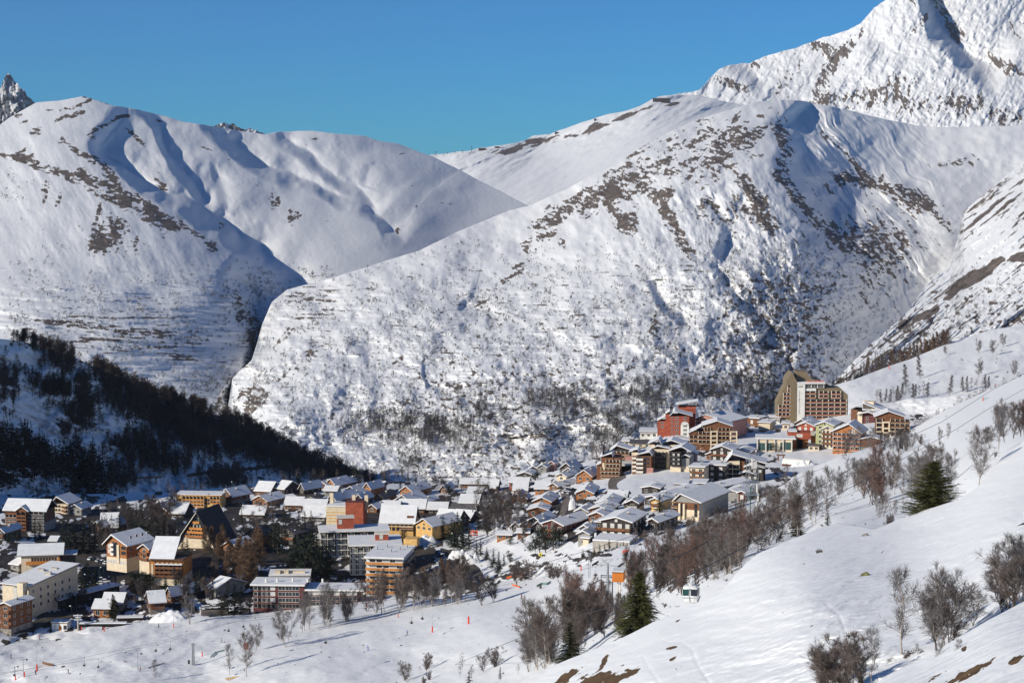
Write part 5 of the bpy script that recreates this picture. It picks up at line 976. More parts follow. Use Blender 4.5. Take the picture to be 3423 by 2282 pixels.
H('c11', 310, 430, 352, 325, 11, -14, 'gf', 32, 'dark', 'low dark house in the stepped row at the far hillside edge')
H('c11', 125, 372, 452, 420, 13, -14, 'gf', 44, 'dark', 'wide low house at the lower end of the stepped row')
H('c11', 772, 960, 362, 292, 15, -22, 'gf', 78, 'dark', 'dark chalet with a lopsided white roof right of the pink house')
H('c11', 825, 972, 402, 366, 10, -22, 'gf', 54, 'brown', 'small brown house in front of the dark lopsided chalet')
H('c11', 1320, 1600, 892, 822, 17, -14, 'gf', 50, 'cream', 'cream fronted chalet with a broad snow roof below the road bend')
H('c11', 1490, 1752, 800, 762, 12, -12, 'gs', 68, 'dark', 'low roof with a dark blue end wall behind the cream fronted chalet')
H('c11', 1775, 1932, 950, 805, 12, -18, 'gf', 40, 'darkc', 'brown and cream chalet left of the large dark pine')
H('c11', 1725, 1800, 900, 850, 9, -12, 'gf', 26, 'darkc', 'lean to wing with its own snow roof beside the brown and cream chalet')
H('cC', 1110, 1255, 1500, 1335, 13, -30, 'gf', 36, 'yellow', 'yellow fronted house with tall white window panes', wk='lit')
H('c11', 292, 482, 1232, 1082, 17, -24, 'gf', 60, 'dark', 'dark stepped block with a large flat snow roof, left of the maroon chalet', bal=True)
H('c11', 162, 300, 1232, 1145, 12, -18, 'gf', 36, 'dark', 'middle step of the dark stepped block', bal=True)
H('c11', 45, 165, 1230, 1205, 12, -18, 'gf', 60, 'dark', 'lowest step of the dark stepped block, roof almost on the ground')
H('c11', 375, 515, 1225, 1190, 12, -20, 'gf', 66, 'dark', 'small snow roofed wing in front of the maroon chalet')
H('c11', 512, 812, 1335, 1130, 24, -32, 'gf', 66, 'maroon', 'big maroon chalet behind the large dark pines', bal=True, wk='plain')
H('c11', 1385, 1832, 1338, 1085, 22, -20, 'gf', 62, 'dark', 'large charcoal block with white balcony rails above the timber wall', wk='blind', cols=4, bal=True, chim=2)
H('c11', 1316, 1386, 1300, 1095, 12, -20, 'f', 0, 'dark', 'narrow stair wing with stacked balconies on the left of the charcoal block', bal=True)
H('c11', 1200, 1450, 1085, 1005, 15, -20, 'gf', 52, 'brown', 'brown roofed block stepping up behind the charcoal block')
H('c11', 1215, 1500, 990, 945, 15, -20, 'gf', 48, 'brown', 'second low roof in the stack behind the charcoal block')
H('c11', 1000, 1180, 1015, 975, 14, -16, 'gf', 46, 'grey', 'low white roofed house beside a frosted bush above the maroon chalet')
H('c11', 2090, 2225, 1235, 1085, 20, -30, 'gf', 40, 'dark', 'dark block with a light blue roof to the right of the charcoal block')
H('c11', 1065, 1205, 1292, 1192, 13, -26, 'gf', 44, 'grey', 'grey chalet between the maroon chalet and the charcoal block')
H('c11', 1042, 1195, 1432, 1272, 9, -18, 'gf', 40, 'grey', 'little grey house with a cream porch at the edge of the piste')
H('c11', 1110, 1195, 1435, 1340, 3, -18, 'f', 0, 'cream', 'cream porch annex in front of the little grey house', name='porch', cat='annex', wins=False, chim=0)
H('c10', 1895, 2110, 1125, 1060, 7, -6, 'gs', 30, 'timberlow', 'low timber kiosk with a thick pillow of snow by the lawn', name='kiosk', cat='kiosk', chim=0)
H('c11', 135, 300, 1330, 1300, 7, -6, 'gs', 36, 'brown', 'tiny shelter under a white hood of snow by the dark stepped block', name='shelter', cat='shelter', chim=0)
# ---- lower left
H('cG', 1400, 1640, 955, 812, 10, -4, 'gs', 88, 'timber', 'small wooden chalet with golden balcony beside the conical spruce', chim=1)
H('cG', 1540, 1830, 870, 735, 10, -4, 'gs', 110, 'grey', 'white roofed chalet behind the golden balcony one')
H('cH', 20, 225, 905, 720, 12, 18, 'gs', 120, 'brown', 'brown chalet with a frosted roof and blue lower wall in shade')
H('cH', 245, 345, 720, 600, 16, -42, 'gf', 90, 'brown', 'chalet with a red brown gable behind the big bare tree')
H('cH', 50, 330, 500, 452, 14, -20, 'gf', 90, 'brown', 'wide low chalet right below the timber balcony hotel')
H('cH', 850, 1000, 640, 515, 18, -38, 'gs', 110, 'grey', 'grey chalet with a long tilted roof patched with snow')
H('cF', 30, 200, 900, 850, 16, -38, 'gf', 80, 'brown', 'low red brown chalet with a bluish roof left of the white roofed one')
H('cF', 180, 420, 905, 870, 16, 8, 'gs', 170, 'grey', 'chalet with a tall bright white roof slope behind the orange white hotel')
H('cF', 920, 1190, 640, 600, 16, -20, 'gf', 90, 'brown', 'snow roofed chalet in the trees left of the steep gabled hotel')
H('cF', 1240, 1460, 690, 640, 16, -8, 'gs', 120, 'dark', 'chalet with a frosted white roof under the yellow balcony block')
H('cF', 1020, 1250, 560, 530, 10, -8, 'gs', 40, 'grey', 'low snowy roof at the forest edge behind the left village')
H('cG', 150, 290, 250, 160, 12, -30, 'gs', 60, 'grey', 'grey house with a bright snow roof between the two cream buildings')
H('cG', 1010, 1150, 470, 300, 16, 4, 'f', 0, 'grey', 'plain grey flat roofed block in the shade of the cream building', name='building', cat='building', wins=False)
H('cG', 760, 900, 800, 690, 34, -38, 'sh', 30, 'dark', 'shaded hall with a sloping blue snow roof beside the cream building', name='hall', cat='hall', chim=0)
H('cG', 0, 180, 1200, 755, 14, -24, 'gf', 30, 'brown', 'balcony block with red brown fronts cut by the left photo edge', name='apartment_block', cat='apartments', bal=True)
H('cE', 895, 1020, 1000, 905, 8, -4, 'gs', 50, 'greyw', 'tiny white cabin in the shaded valley road at the left', name='cabin', cat='cabin', wins=False, chim=0)
H('cE', -60, 90, 900, 740, 14, -20, 'gf', 60, 'dark', 'dark house with a snowy roof at the left photo edge')
# ---- upper right quarter (smaller volumes)
H('cC', 960, 1240, 1215, 1178, 12, -16, 'gf', 30, 'dark', 'low roofed house at the foot of the snow bowl')
H('cC', 1010, 1250, 1400, 1305, 24, -32, 'gf', 40, 'dark', 'dark house with a long smooth white roof behind the large pine')
H('cC', 1310, 1600, 1290, 1245, 22, -32, 'gf', 28, 'dark', 'narrow low house with a violet shaded wall below the snow bowl')
H('cC', 1370, 1500, 1385, 1300, 9, -30, 'f', 0, 'yellow', 'small winter garden with a glassy roof beside the yellow house', name='annex', cat='annex')
H('cD', 470, 700, 690, 640, 40, -40, 'gf', 26, 'dark', 'long low block with a deep snow roof in front of the cream block', name='terrace_house')
H('cD', 1000, 1200, 780, 650, 20, -24, 'gf', 24, 'grey', 'grey concrete end block of the long brown and cream building', wins=False)
H('cD', 1205, 1300, 790, 660, 20, -30, 'gf', 24, 'maroon', 'red brown end wing beside the lattice mast')
H('cD', 265, 430, 600, 545, 12, -10, 'f', 0, 'cream', 'low pale garage block at the edge of the snow bowl', name='garage', cat='garage', wins=False, chim=0)
H('cD', 500, 700, 590, 540, 12, -12, 'f', 0, 'dark', 'dark low garage beside the pale one', name='garage', cat='garage', wins=False, chim=0)
H('cA', 1670, 1885, 505, 382, 14, -28, 'f', 0, 'brown', 'brown cube with a small white cross window left of the tower', wk='lit', cols=1, storeys=1, bal=False)
H('cA', 1890, 2072, 578, 455, 16, -20, 'f', 0, 'cream', 'blank cream walled building between the brown cube and the tower', name='building', cat='building', wins=False)
H('cB', 75, 255, 900, 810, 12, -14, 'f', 0, 'greyw', 'white arcaded pavilion at the foot of the tower', name='pavilion', cat='building', cols=7)
H('cB', 300, 400, 1000, 905, 12, -10, 'f', 0, 'cream', 'stubby cream building with a rounded snow cap under the tower', name='building', cat='building')
H('cA', 1540, 1662, 612, 535, 14, -18, 'gf', 60, 'brown', 'low brown house with a snow apron left of the cream walled building')
H('cA', 330, 742, 800, 735, 14, -14, 'gf', 34, 'dark', 'dark hall with a flat snow roof below the white painted facade')
H('cC', 925, 1400, 312, 215, 18, -6, 'f', 0, 'greyw', 'white flat building with a snowy terrace beside the red towers', name='building', cat='building', chim=0)
H('cC', 945, 1125, 325, 245, 6, -6, 'f', 0, 'pink', 'pink top floor pavilion on the restaurant terrace', name='pavilion', cat='building', chim=0, wk='shade_pane', cols=3)
H('cC', 770, 1095, 470, 400, 16, -6, 'f', 0, 'cream', 'tan restaurant level with a sunlit terrace on its roof', name='restaurant', cat='building', snow=False, chim=0)
H('cC', 640, 780, 430, 380, 10, -10, 'sh', 20, 'cream', 'small sloping roofed house at the left of the terrace restaurant')
H('cB', 532, 785, 1030, 938, 16, -20, 'gf', 54, 'red', 'red house with a folded snow roof under the tower', wk='lit')
H('cB', 490, 700, 960, 925, 20, -24, 'gf', 66, 'brown', 'house hidden behind the red one, only its snow roof showing')
H('cB', 705, 862, 1322, 1240, 9, -12, 'f', 0, 'cream', 'little cream kiosk with a flat dark lid', name='kiosk', cat='kiosk', snow=False, chim=0, cols=2)
H('cB', 745, 860, 1245, 1095, 10, -8, 'f', 0, 'timberlow', 'orange panelled bay between the red gallery and the olive house', name='building', cat='building', snow=False, bal=False, wins=False)
H('cB', 820, 1080, 1290, 925, 18, -22, 'gf', 50, 'olive', 'olive and cream house with a broad snow roof', cols=2, bal=False)
H('cB', 912, 1082, 1285, 990, 12, -20, 'gf', 46, 'creamb', 'cream house with orange balconies in front of the olive one', bal=True, cols=3)
H('cB', 1492, 1832, 1335, 1150, 12, -14, 'gf', 36, 'brown', 'brown timber wing to the right of the orange balcony block', wins=False)
H('cA', 590, 730, 1175, 1010, 9, -12, 'gf', 26, 'grey', 'narrow grey green house between the black block and the chapel', cols=2)
H('cA', 730, 860, 1115, 960, 9, -12, 'gf', 34, 'pink', 'small chapel like house with a red patterned gable', cols=4, chim=0)
H('cA', 1115, 1455, 1085, 900, 18, -18, 'gf', 64, 'dark', 'black timber block with a wide snow roof above the cream block', bal=True, wk='blind')
H('cA', 1485, 1745, 1030, 935, 16, -18, 'gf', 40, 'brown', 'brown block with two white windows behind the cream block', wk='lit')
H('cA', 880, 1090, 900, 860, 14, -14, 'gf', 40, 'cream', 'house with a low cream gable below the arched balcony building')
H('cA', 1040, 1180, 1060, 975, 12, -24, 'gf', 30, 'brown', 'small brown house with a tilted white roof next to the black timber block')
H('cA', 770, 990, 1445, 1180, 12, -18, 'f', 0, 'creamb', 'cream and orange block with curved cream balconies at the bowl edge', name='apartment_block', cat='apartments', bal=True)
H('cA', 1060, 1335, 1440, 1150, 14, -18, 'f', 0, 'dark', 'charcoal apartment block between the curved balcony block and the cream one', name='apartment_block', cat='apartments', wk='blind', bal=False)
# ---------------------------------------------------------------- the large buildings, one by one
def facade_rows(b, rows, x0, x1, bays, rail, slab=None, win='dark', y=0., dep=1.3, rh=.95, dividers=True, ww=None, snow=False):
    """rows: crop y of each balcony slab; every bay gets a dark window behind the balcony"""
    for zy, h in rows:
        z = b.Z(zy); X0, X1 = b.X(x0), b.X(x1); n = bays; st = (X1 - X0) / n; m = MB()
        m.box(X0, X1, y - dep, y - .02, z - .22, z, slab or rail); m.box(X0, X1, y - dep - .06, y - dep + .04, z + .05, z + rh, rail)
        if dividers:
            for i in range(n + 1): m.box(X0 + st * i - .11, X0 + st * i + .11, y - dep + .06, y - .02, z, z + h * .98, slab or m_fasw)
        if snow: m.box(X0, X1, y - dep - .05, y - dep + .12, z + rh, z + rh + .1, m_roofsnow)
        m.build('balcony', b.o)
        for i in range(n): b.win(X0 + st * (i + .5), z + .12, ww or st * .62, h * .74, win, y=y)

# brown tower hotel
T = Bld('cB', 905, 828, 0, 'tall bronze tower hotel with white stair panel and red lettering on its roof', 'tower_hotel', 'hotel', Y=1300)
X, Z = T.X, T.Z
m = MB(); P = [(645, 828), (1310, 828), (1310, 455), (1190, 345), (805, 345), (645, 345)]
m.prism([(X(a), Z(c) - (6 if c == 828 else 0)) for a, c in P], 0, 15, m_olive, 'y'); m.build('main_body', T.o)
m = MB(); m.prism([(X(a), Z(c)) for a, c in ((820, 345), (1060, 345), (1060, 335), (960, 262), (770, 215), (700, 150), (670, 96), (520, 98), (520, 345))], 4, 18, m_olive); m.build('upper_body', T.o)
m = MB(); m.prism([(X(a), Z(c) - (6 if c == 800 else 0)) for a, c in ((410, 800), (508, 800), (508, 235), (432, 98), (345, 225), (345, 300), (410, 300))], -2.2, 16, m_olive); m.build('end_slab', T.o)
m = MB(); m.prism([(X(a), Z(c) - (6 if c == 800 else 0)) for a, c in ((218, 800), (409, 800), (409, 300), (345, 302), (285, 400), (285, 430), (218, 570))], 0, 14, m_olive); m.build('left_wing', T.o)
m = MB(); m.box(X(512), X(635), -2.0, 12, -6, Z(275), m_white); m.build('stair_panel', T.o)
m = MB(); m.box(X(508), X(950), -2.2, 13, Z(278), Z(262), m_fasw)
ro = m.build('roof', T.o); m = MB(); m.box(X(512), X(946), -2.1, 12.9, Z(262), Z(250), m_roofsnow); m.build('snow_layer', ro)
m = MB(); m.box(X(636), X(930), -.9, 3.9, Z(345), Z(279), m_grey)
for i in range(4): m.box(X(636 + i * 98) - .2, X(636 + i * 98) + .2, -1.1, -.9, Z(345), Z(279), m_white)
m.build('penthouse', T.o)
for i in range(6): T.win(X(636 + 98 * (i // 2) + 27 + 46 * (i % 2)), Z(338), 1.5, 2.0, 'plain', y=-.95)
m = MB(); m.box(X(636), X(808), -1.2, 0, Z(388), Z(352), m_white); m.build('parapet', T.o)
facade_rows(T, [(440, Z(385) - Z(440)), (505, Z(450) - Z(505))], 636, 805, 2, m_red if False else mat('rail_russet', (0.34, 0.13, 0.075), var=.1), m_fasw)
m_rail = MATS['rail_russet']
for a, c in ((858, 1000), (1052, 1195)): facade_rows(T, [(446, 2.7), (500, 2.5)], a, c, 2, m_rail, m_fasw)
facade_rows(T, [(q, 2.7) for q in (578, 643, 709, 773, 828)], 636, 1288, 7, m_rail, m_fasw)
for q, xa, n in ((352, 370, 1), (413, 370, 1), (476, 305, 2), (540, 305, 2), (602, 305, 2), (662, 232, 3), (725, 232, 3), (790, 232, 3)): facade_rows(T, [(q, 2.6)], xa, 409, n, m_rail, m_fasw)
m = MB()
for i in range(15): m.box(X(540 + (i % 2)), X(555 + (i % 2)), -2.12, -2.0, Z(400 + i * 24), Z(386 + i * 24), m_olive if i == 6 or i == 5 else m_conc)
for i in range(4): m.box(X(533 + i * 19), X(545 + i * 19), -2.12, -2.0, Z(328), Z(308), m_olive)
m.build('lettering', T.o)
m = MB(); zz = Z(240); pts_ = [(650, 252), (668, 244), (684, 254), (702, 240), (716, 254), (736, 242), (752, 255), (772, 244), (790, 250), (806, 240), (822, 254), (838, 238), (850, 228), (866, 248), (884, 236), (902, 238), (930, 240)]
for (a, c), (e, g) in zip(pts_[:-1], pts_[1:]): m.tube((X(a), -.6, Z(c)), (X(e), -.6, Z(g)), .28, .28, m_redp, 6)
m.tube((X(648), -.6, Z(258)), (X(932), -.6, Z(256)), .14, .14, m_redp, 6)
m.build('roof_sign', T.o)

# red complex
B1 = Bld('cA', 590, 662, -6, 'stepped red brick hotel with rows of small white sills and a white painted flower facade', 'red_hotel', 'hotel', Y=1210)
X, Z = B1.X, B1.Z
B1.walls(X(430), X(752), 0, 16, Z(345), m_red, name='main_block'); B1.roof(X(430), X(800), 0, 16, Z(345), ridge=(3.0, -4), axis='y', ov=.4, sn=.25, fas=m_fas)
m = MB(); m.box(X(614), X(748), -.12, 0, -4, Z(470), m_white)
for a in range(7):
    t = math.pi * (.08 + .84 * a / 6); cx_, cz_ = X(682), Z(478); r = (X(748) - X(614)) * .46
    m.tube((cx_, -.10, cz_ - .2), (cx_ + math.cos(t) * r, -.10, cz_ + math.sin(t) * r * .8), .34, .5, m_white, 6)
m.build('painted_facade', B1.o)
m = MB()
for a in range(8):
    t = math.pi * a / 7; m.tube((X(682), -.3, Z(480)), (X(682) + math.cos(t) * 3.4, -.3, Z(480) + math.sin(t) * 2.8), .09, .07, m_dark, 5)
m.build('flower_lines', B1.o)
for r_, q in enumerate((380, 446, 512, 578, 645)):
    for xx in ((470, 531, 566) + ((668, 700))): B1.win(X(xx), Z(q) - .2, .9, 1.1, 'plain', y=-.02 if xx < 620 else -.16)
B1.walls(X(362), X(430), 2, 14, Z(318), m_red, name='left_step'); B1.roof(X(362), X(440), 2, 14, Z(318), ridge=(1.6, 1), ov=.3, sn=.3, name='step_roof')
B1.walls(X(230), X(362), 4, 14, Z(440), m_red, name='low_wing'); B1.roof(X(230), X(362), 4, 14, Z(440), ridge=(3.0, 3), ov=.4, sn=.3, name='wing_roof')
for xx in (295, 325): 
    for q in (485, 550): B1.win(X(xx), Z(q), .9, 1.0, 'plain', y=3.98)
B1.walls(X(560), X(850), 17, 30, Z(250), m_red, name='rear_block'); B1.roof(X(530), X(940), 17, 30, Z(215), ridge=(2.5, 6), ov=.6, sn=.2, name='rear_roof')
m = MB(); m.box(X(700), X(850), 16.4, 17, Z(290), Z(232), m_red); m.build('rear_bay', B1.o)
B2 = Bld('cA', 1150, 600, -34, 'long pink brown hotel wing with a huge sloping snow roof behind the arched balcony building', 'hotel_wing', 'hotel', Y=1225)
B2.walls(-13, 11, 0, 26, B2.Z(420), m_pink, ridge=(3.4, -5)); B2.roof(-13, 11, 0, 26, B2.Z(420), ridge=(3.4, -5), ov=.7, sn=.3)
for i in range(5):
    for q in (380, 450, 515): B2.win(-11 + i * 4.8, B2.Z(q) - 1.5, 1.3, 1.2, 'plain')

# arched balcony building
B3 = Bld('cA', 1150, 812, -6, 'warm timber apartment building with two cream towers of arched balconies', 'arched_apartments', 'apartments', Y=1160)
X, Z = B3.X, B3.Z
B3.walls(X(990), X(1440), 0, 15, Z(500), m_woodd, ridge=(2.8, 0)); B3.roof(X(975), X(1440), 0, 15, Z(500), ridge=(2.8, 0), ov=1.0)
B3.walls(X(755), X(990), .6, 13, Z(600), m_woodd, name='left_wing'); B3.roof(X(755), X(880), .6, 13, Z(625), ridge=(2.0, 2), ov=.7, name='wing_roof')
B3.roof(X(880), X(985), .8, 12, Z(560), ridge=(1.6, 1), ov=.4, name='step_roof')
for a in (1100, 1420):
    m = MB(); x0, x1 = X(a), X(a + 118)
    for xx in (x0, x1 - .7): m.box(xx, xx + .7, -1.9, 0, -3, Z(575), m_cream)
    for q in (575, 650, 722, 790): m.box(x0 + .7, x1 - .7, -1.9, 0, Z(q) - .8, Z(q), m_cream)
    for q in (600, 672, 742):
        n = 8; R_ = (x1 - x0 - 1.4) / 2; cx_ = (x0 + x1) / 2; prof = [(cx_ - R_, Z(q) + .9)] + [(cx_ + R_ * math.cos(math.pi - math.pi * i / n), Z(q) - .6 + 1.1 * math.sin(math.pi * i / n)) for i in range(n + 1)] + [(cx_ + R_, Z(q) + .9)]
        m.prism(prof, -1.9, -1.5, m_cream)
        m.box(x0 + .7, x1 - .7, -1.8, -1.7, Z(q) - 3.2, Z(q) - 2.3, m_woodd)
    m.build('balcony_tower', B3.o)
facade_rows(B3, [(q, 2.6) for q in (596, 660, 735, 800)], 1225, 1415, 3, m_woodd, m_cream); facade_rows(B3, [(q, 2.6) for q in (596,)], 1000, 1098, 2, m_woodd, m_cream); facade_rows(B3, [(q, 2.6) for q in (660, 730, 800)], 905, 1098, 3, m_woodd, m_cream); facade_rows(B3, [(q, 2.6) for q in (725, 790)], 760, 895, 2, m_woodd, m_cream, y=.6)

# cream block beside the mast
B4 = Bld('cA', 1450, 1440, -8, 'cream apartment block with two columns of square loggias behind the lattice mast', 'apartment_block', 'apartments')
X, Z = B4.X, B4.Z
B4.walls(X(1340), X(1575), 0, 16, Z(1075), m_cream, name='front'); B4.walls(X(1575), X(1660), 1.2, 16, Z(1085), m_woodd, name='recess'); B4.walls(X(1660), X(1990), 5, 18, Z(1150), m_dark, name='rear_wing')
B4.roof(X(1340), X(1995), 0, 17, Z(1110), ridge=(4.6, -7), ov=.8)
for q in (1195, 1275, 1352):
    for xx in (1408, 1520): B4.win(X(xx), Z(q), 3.2, 1.9, 'shade_pane', y=-.02)
for i, (q, x0) in enumerate(((1165, 1640), (1270, 1560), (1365, 1510))):
    m = MB(); m.prism([(X(x0), Z(q)), (X(x0 + 130), Z(q) + 1.3), (X(1985 - i * 130), Z(q) - .3), (X(1985 - i * 130), Z(q) - .1), (X(x0 + 130), Z(q) + 1.9), (X(x0), Z(q) + .5)], -1.5 - i * 1.6, 6, m_roofsnow); m.build('canopy_roof', B4.o)
    B4.walls(X(x0 + 40), X(1960 - i * 130), -1.0 - i * 1.6, 5.5, Z(q) - .4, m_dark if i < 2 else m_grey, z0=Z(q) - 8, name='bay')
    for k in range(3): B4.win(X(x0 + 90 + k * 90), Z(q) - 2.6, 1.2, 1.2, 'blind', y=-1.05 - i * 1.6)

# stack at the left shoulder of the snow bowl
B5 = Bld('cC', 430, 965, -8, 'brown apartment block with long cream balcony lines stepping down beside the road tunnel', 'apartment_block', 'apartments')
X, Z = B5.X, B5.Z
B5.walls(X(290), X(600), 0, 12, Z(625), m_woodd, name='front'); B5.walls(X(215), X(290), 1, 11, Z(760), m_woodd, name='left_bay')
B5.roof(X(275), X(480), 0, 12, Z(625), ridge=(2.2, 3), ov=.6); B5.roof(X(215), X(300), 1, 11, Z(765), ridge=(1.2, 1.5), ov=.5, name='bay_roof')
facade_rows(B5, [(q, 2.5) for q in (725, 795)], 370, 600, 4, m_woodd, m_cream, 'plain'); facade_rows(B5, [(q, 2.5) for q in (855, 920, 965)], 290, 590, 5, m_woodd, m_cream, 'plain')
m = MB(); m.box(X(310), X(345), -.2, 0, Z(860), Z(715), m_cream); m.build('cream_panel', B5.o)
B6 = Bld('cC', 640, 745, -8, 'black timber house on top of the brown block, under a wide overhanging snow roof', 'chalet', 'house')
X, Z = B6.X, B6.Z
B6.walls(X(465), X(760), 1, 14, Z(520), m_dark, ridge=(2.0, -3)); B6.roof(X(450), X(800), 1, 14, Z(515), ridge=(2.6, -3), ov=1.3); facade_rows(B6, [(585, 2.4), (650, 2.5)], 480, 750, 4, m_woodd, m_cream, 'plain', y=1)
m = MB(); m.box(X(690), X(790), -1.5, 1, Z(745), Z(600), m_pink); m.build('porch', B6.o)
B7 = Bld('cC', 680, 868, -4, 'concrete road tunnel mouth with a dark green opening in the hillside block', 'tunnel_portal', 'tunnel')
X, Z = B7.X, B7.Z
m = MB(); m.box(X(595), X(612), -.5, 14, -3, Z(745), m_fasw); m.box(X(775), X(795), -.5, 14, -3, Z(745), m_conc); m.box(X(595), X(795), -.5, 14, Z(765), Z(738), m_fasw); m.build('frame', B7.o)
m = MB(); m.box(X(612), X(775), 3, 13, -3, Z(765), m_black); m.build('opening', B7.o)  # solid black block, painted as the dark inside of the tunnel
B8 = Bld('cC', 950, 895, -10, 'brown apartment block with stacked white rounded balconies above the snow bowl', 'apartment_block', 'apartments')
X, Z = B8.X, B8.Z
B8.walls(X(800), X(1110), 0, 13, Z(600), m_woodd); B8.roof(X(880), X(1115), 0, 13, Z(585), ridge=(1.6, 3), ov=.5); B8.roof(X(760), X(900), .5, 10, Z(540), ridge=(1.6, 2), ov=.6, name='step_roof'); B8.walls(X(790), X(890), .5, 10, Z(545), m_cream, name='upper_bay')
for q in (665, 735, 805, 875): B8.balcony(X(870), X(980), Z(q), dep=1.6, m=m_fasw, h=1.1); B8.balcony(X(795), X(865), Z(q) + .6, dep=1.1, m=m_fasw, h=1.0); B8.win(X(925), Z(q) + .2, 2, 1.8, 'dark'); B8.win(X(1020), Z(q), 1.6, 1.6, 'dark'); B8.win(X(1065), Z(q), .9, 1.4, 'dark')
B8.walls(X(1040), X(1145), -.8, 0, Z(790), m_pink, name='arcade')
B9 = Bld('cC', 1270, 830, -10, 'tall cream apartment block with a grid of dark balconies above the snow bowl', 'apartment_block', 'apartments')
X, Z = B9.X, B9.Z
B9.walls(X(1150), X(1400), 0, 14, Z(490), m_cream); B9.walls(X(1100), X(1165), .5, 12, Z(420), m_cream, name='stair_tower'); B9.roof(X(1140), X(1400), 0, 14, Z(480), ridge=(1.2, -2), ov=.5); B9.roof(X(1070), X(1260), 1.5, 14, Z(405), ridge=(2.4, 2), ov=.8, name='tower_roof')
B9.roof(X(1200), X(1640), 6, 20, Z(440), ridge=(2.4, 0), ov=.8, name='rear_roof'); B9.walls(X(1300), X(1640), 6, 20, Z(440), m_cream, name='rear')
for q in (600, 668, 735, 800): facade_rows(B9, [(q, 2.5)], 1180, 1355, 3, m_dark, m_dark, 'dark', rh=1.0)
for q in (520, 620, 680, 740): B9.win(X(1132), Z(q), .8, 1.6, 'dark', y=.48)
B10 = Bld('cC', 1500, 860, -16, 'black balcony block with a cream base, right of the snow bowl', 'apartment_block', 'apartments')
X, Z = B10.X, B10.Z
B10.walls(X(1425), X(1590), 0, 16, Z(530), m_dark, base=m_cream, bh=Z(775)); B10.walls(X(1590), X(1720), 2, 16, Z(640), m_grey, base=m_cream, bh=Z(775), name='side_bay'); B10.roof(X(1410), X(1740), 0, 16, Z(520), ridge=(2.4, 1), ov=.8)
facade_rows(B10, [(q, 2.4) for q in (620, 690, 760)], 1430, 1585, 2, m_dark, m_dark, 'blind'); B10.roof(X(1590), X(1725), 2, 10, Z(625), ridge=(1, 0), ov=.4, name='bay_roof')

# orange balcony block and neighbours on the right
B11 = Bld('cB', 1290, 1352, -20, 'large orange timber block with four balcony rows and a carved white gable', 'apartment_block', 'apartments')
X, Z = B11.X, B11.Z
B11.walls(X(1085), X(1490), 0, 20, Z(1035), m_wood, ridge=(4.2, 1.5)); B11.roof(X(1075), X(1490), 0, 20, Z(1030), ridge=(4.6, 1.5), ov=1.2)
facade_rows(B11, [(q, 2.6) for q in (1105, 1175, 1245, 1310)], 1095, 1480, 6, mat('rail_amber', (0.44, 0.15, 0.055), var=.15), m_fasw, 'plain')
m = MB()
for i, hgt in enumerate((1.2, 2.2, 3.0, 2.2, 1.2)): m.box(X(1330 + i * 24) - .25, X(1330 + i * 24) + .25, -.15, -.02, Z(1035) - .4, Z(1035) + hgt * .8, m_white)
m.build('gable_lattice', B11.o)
B12 = Bld('cB', 1955, 1095, -8, 'dark timber block with cream framed arcades at the far right of the resort', 'apartment_block', 'apartments')
X, Z = B12.X, B12.Z
B12.walls(X(1745), X(2170), 0, 15, Z(800), m_woodd, ridge=(2.6, -1)); B12.roof(X(1735), X(2175), 0, 15, Z(795), ridge=(3.2, -1), ov=1.0); B12.walls(X(2170), X(2262), 1, 12, Z(880), m_wood, name='end_wing'); B12.roof(X(2175), X(2262), 1, 12, Z(880), ov=.3, name='wing_roof')
facade_rows(B12, [(q, 2.7) for q in (885, 955, 1025, 1092)], 1750, 1840, 1, m_cream, m_cream, rh=.4); facade_rows(B12, [(q, 2.7) for q in (885, 955, 1025)], 1960, 2255, 4, m_woodd, m_cream)
m = MB()
for x0, x1, q in ((1842, 1952, 860), (1952, 2050, 1000)):
    for xx in (X(x0), X(x1) - .8): m.box(xx, xx + .8, -2, -1.3, -3, Z(q), m_cream)
    for qq in (q, 955 if q == 860 else 1000, 1025 if q == 860 else 1000): m.box(X(x0) + .8, X(x1) - .8, -2, -1.3, Z(qq) - .9, Z(qq), m_cream)
m.build('cream_arcade', B12.o)
B13 = Bld('cB', 1590, 935, -24, 'brown block with a cream lift tower peeking over its folded snow roof', 'apartment_block', 'apartments', Y=1240)
X, Z = B13.X, B13.Z
B13.walls(X(1370), X(1460), 0, 14, Z(690), m_woodd, name='left_wall'); B13.walls(X(1460), X(1700), 1.5, 15, Z(740), m_mar, name='front'); B13.walls(X(1460), X(1530), .4, 1.5, Z(720), m_cream, name='balcony_stack'); B13.roof(X(1360), X(1790), 0, 15, Z(680), ridge=(3.6, -1), ov=.8); B13.roof(X(1480), X(1730), -1.5, 6, Z(760), ridge=(1.6, 1), ov=.6, name='lower_roof')
m = MB(); m.box(X(1510), X(1665), 6, 12, Z(690), Z(572), m_cream); m.build('lift_tower', B13.o)
for q in (830, 890): B13.win(X(1600), Z(q), 1.4, 1.4, 'plain', y=1.45)
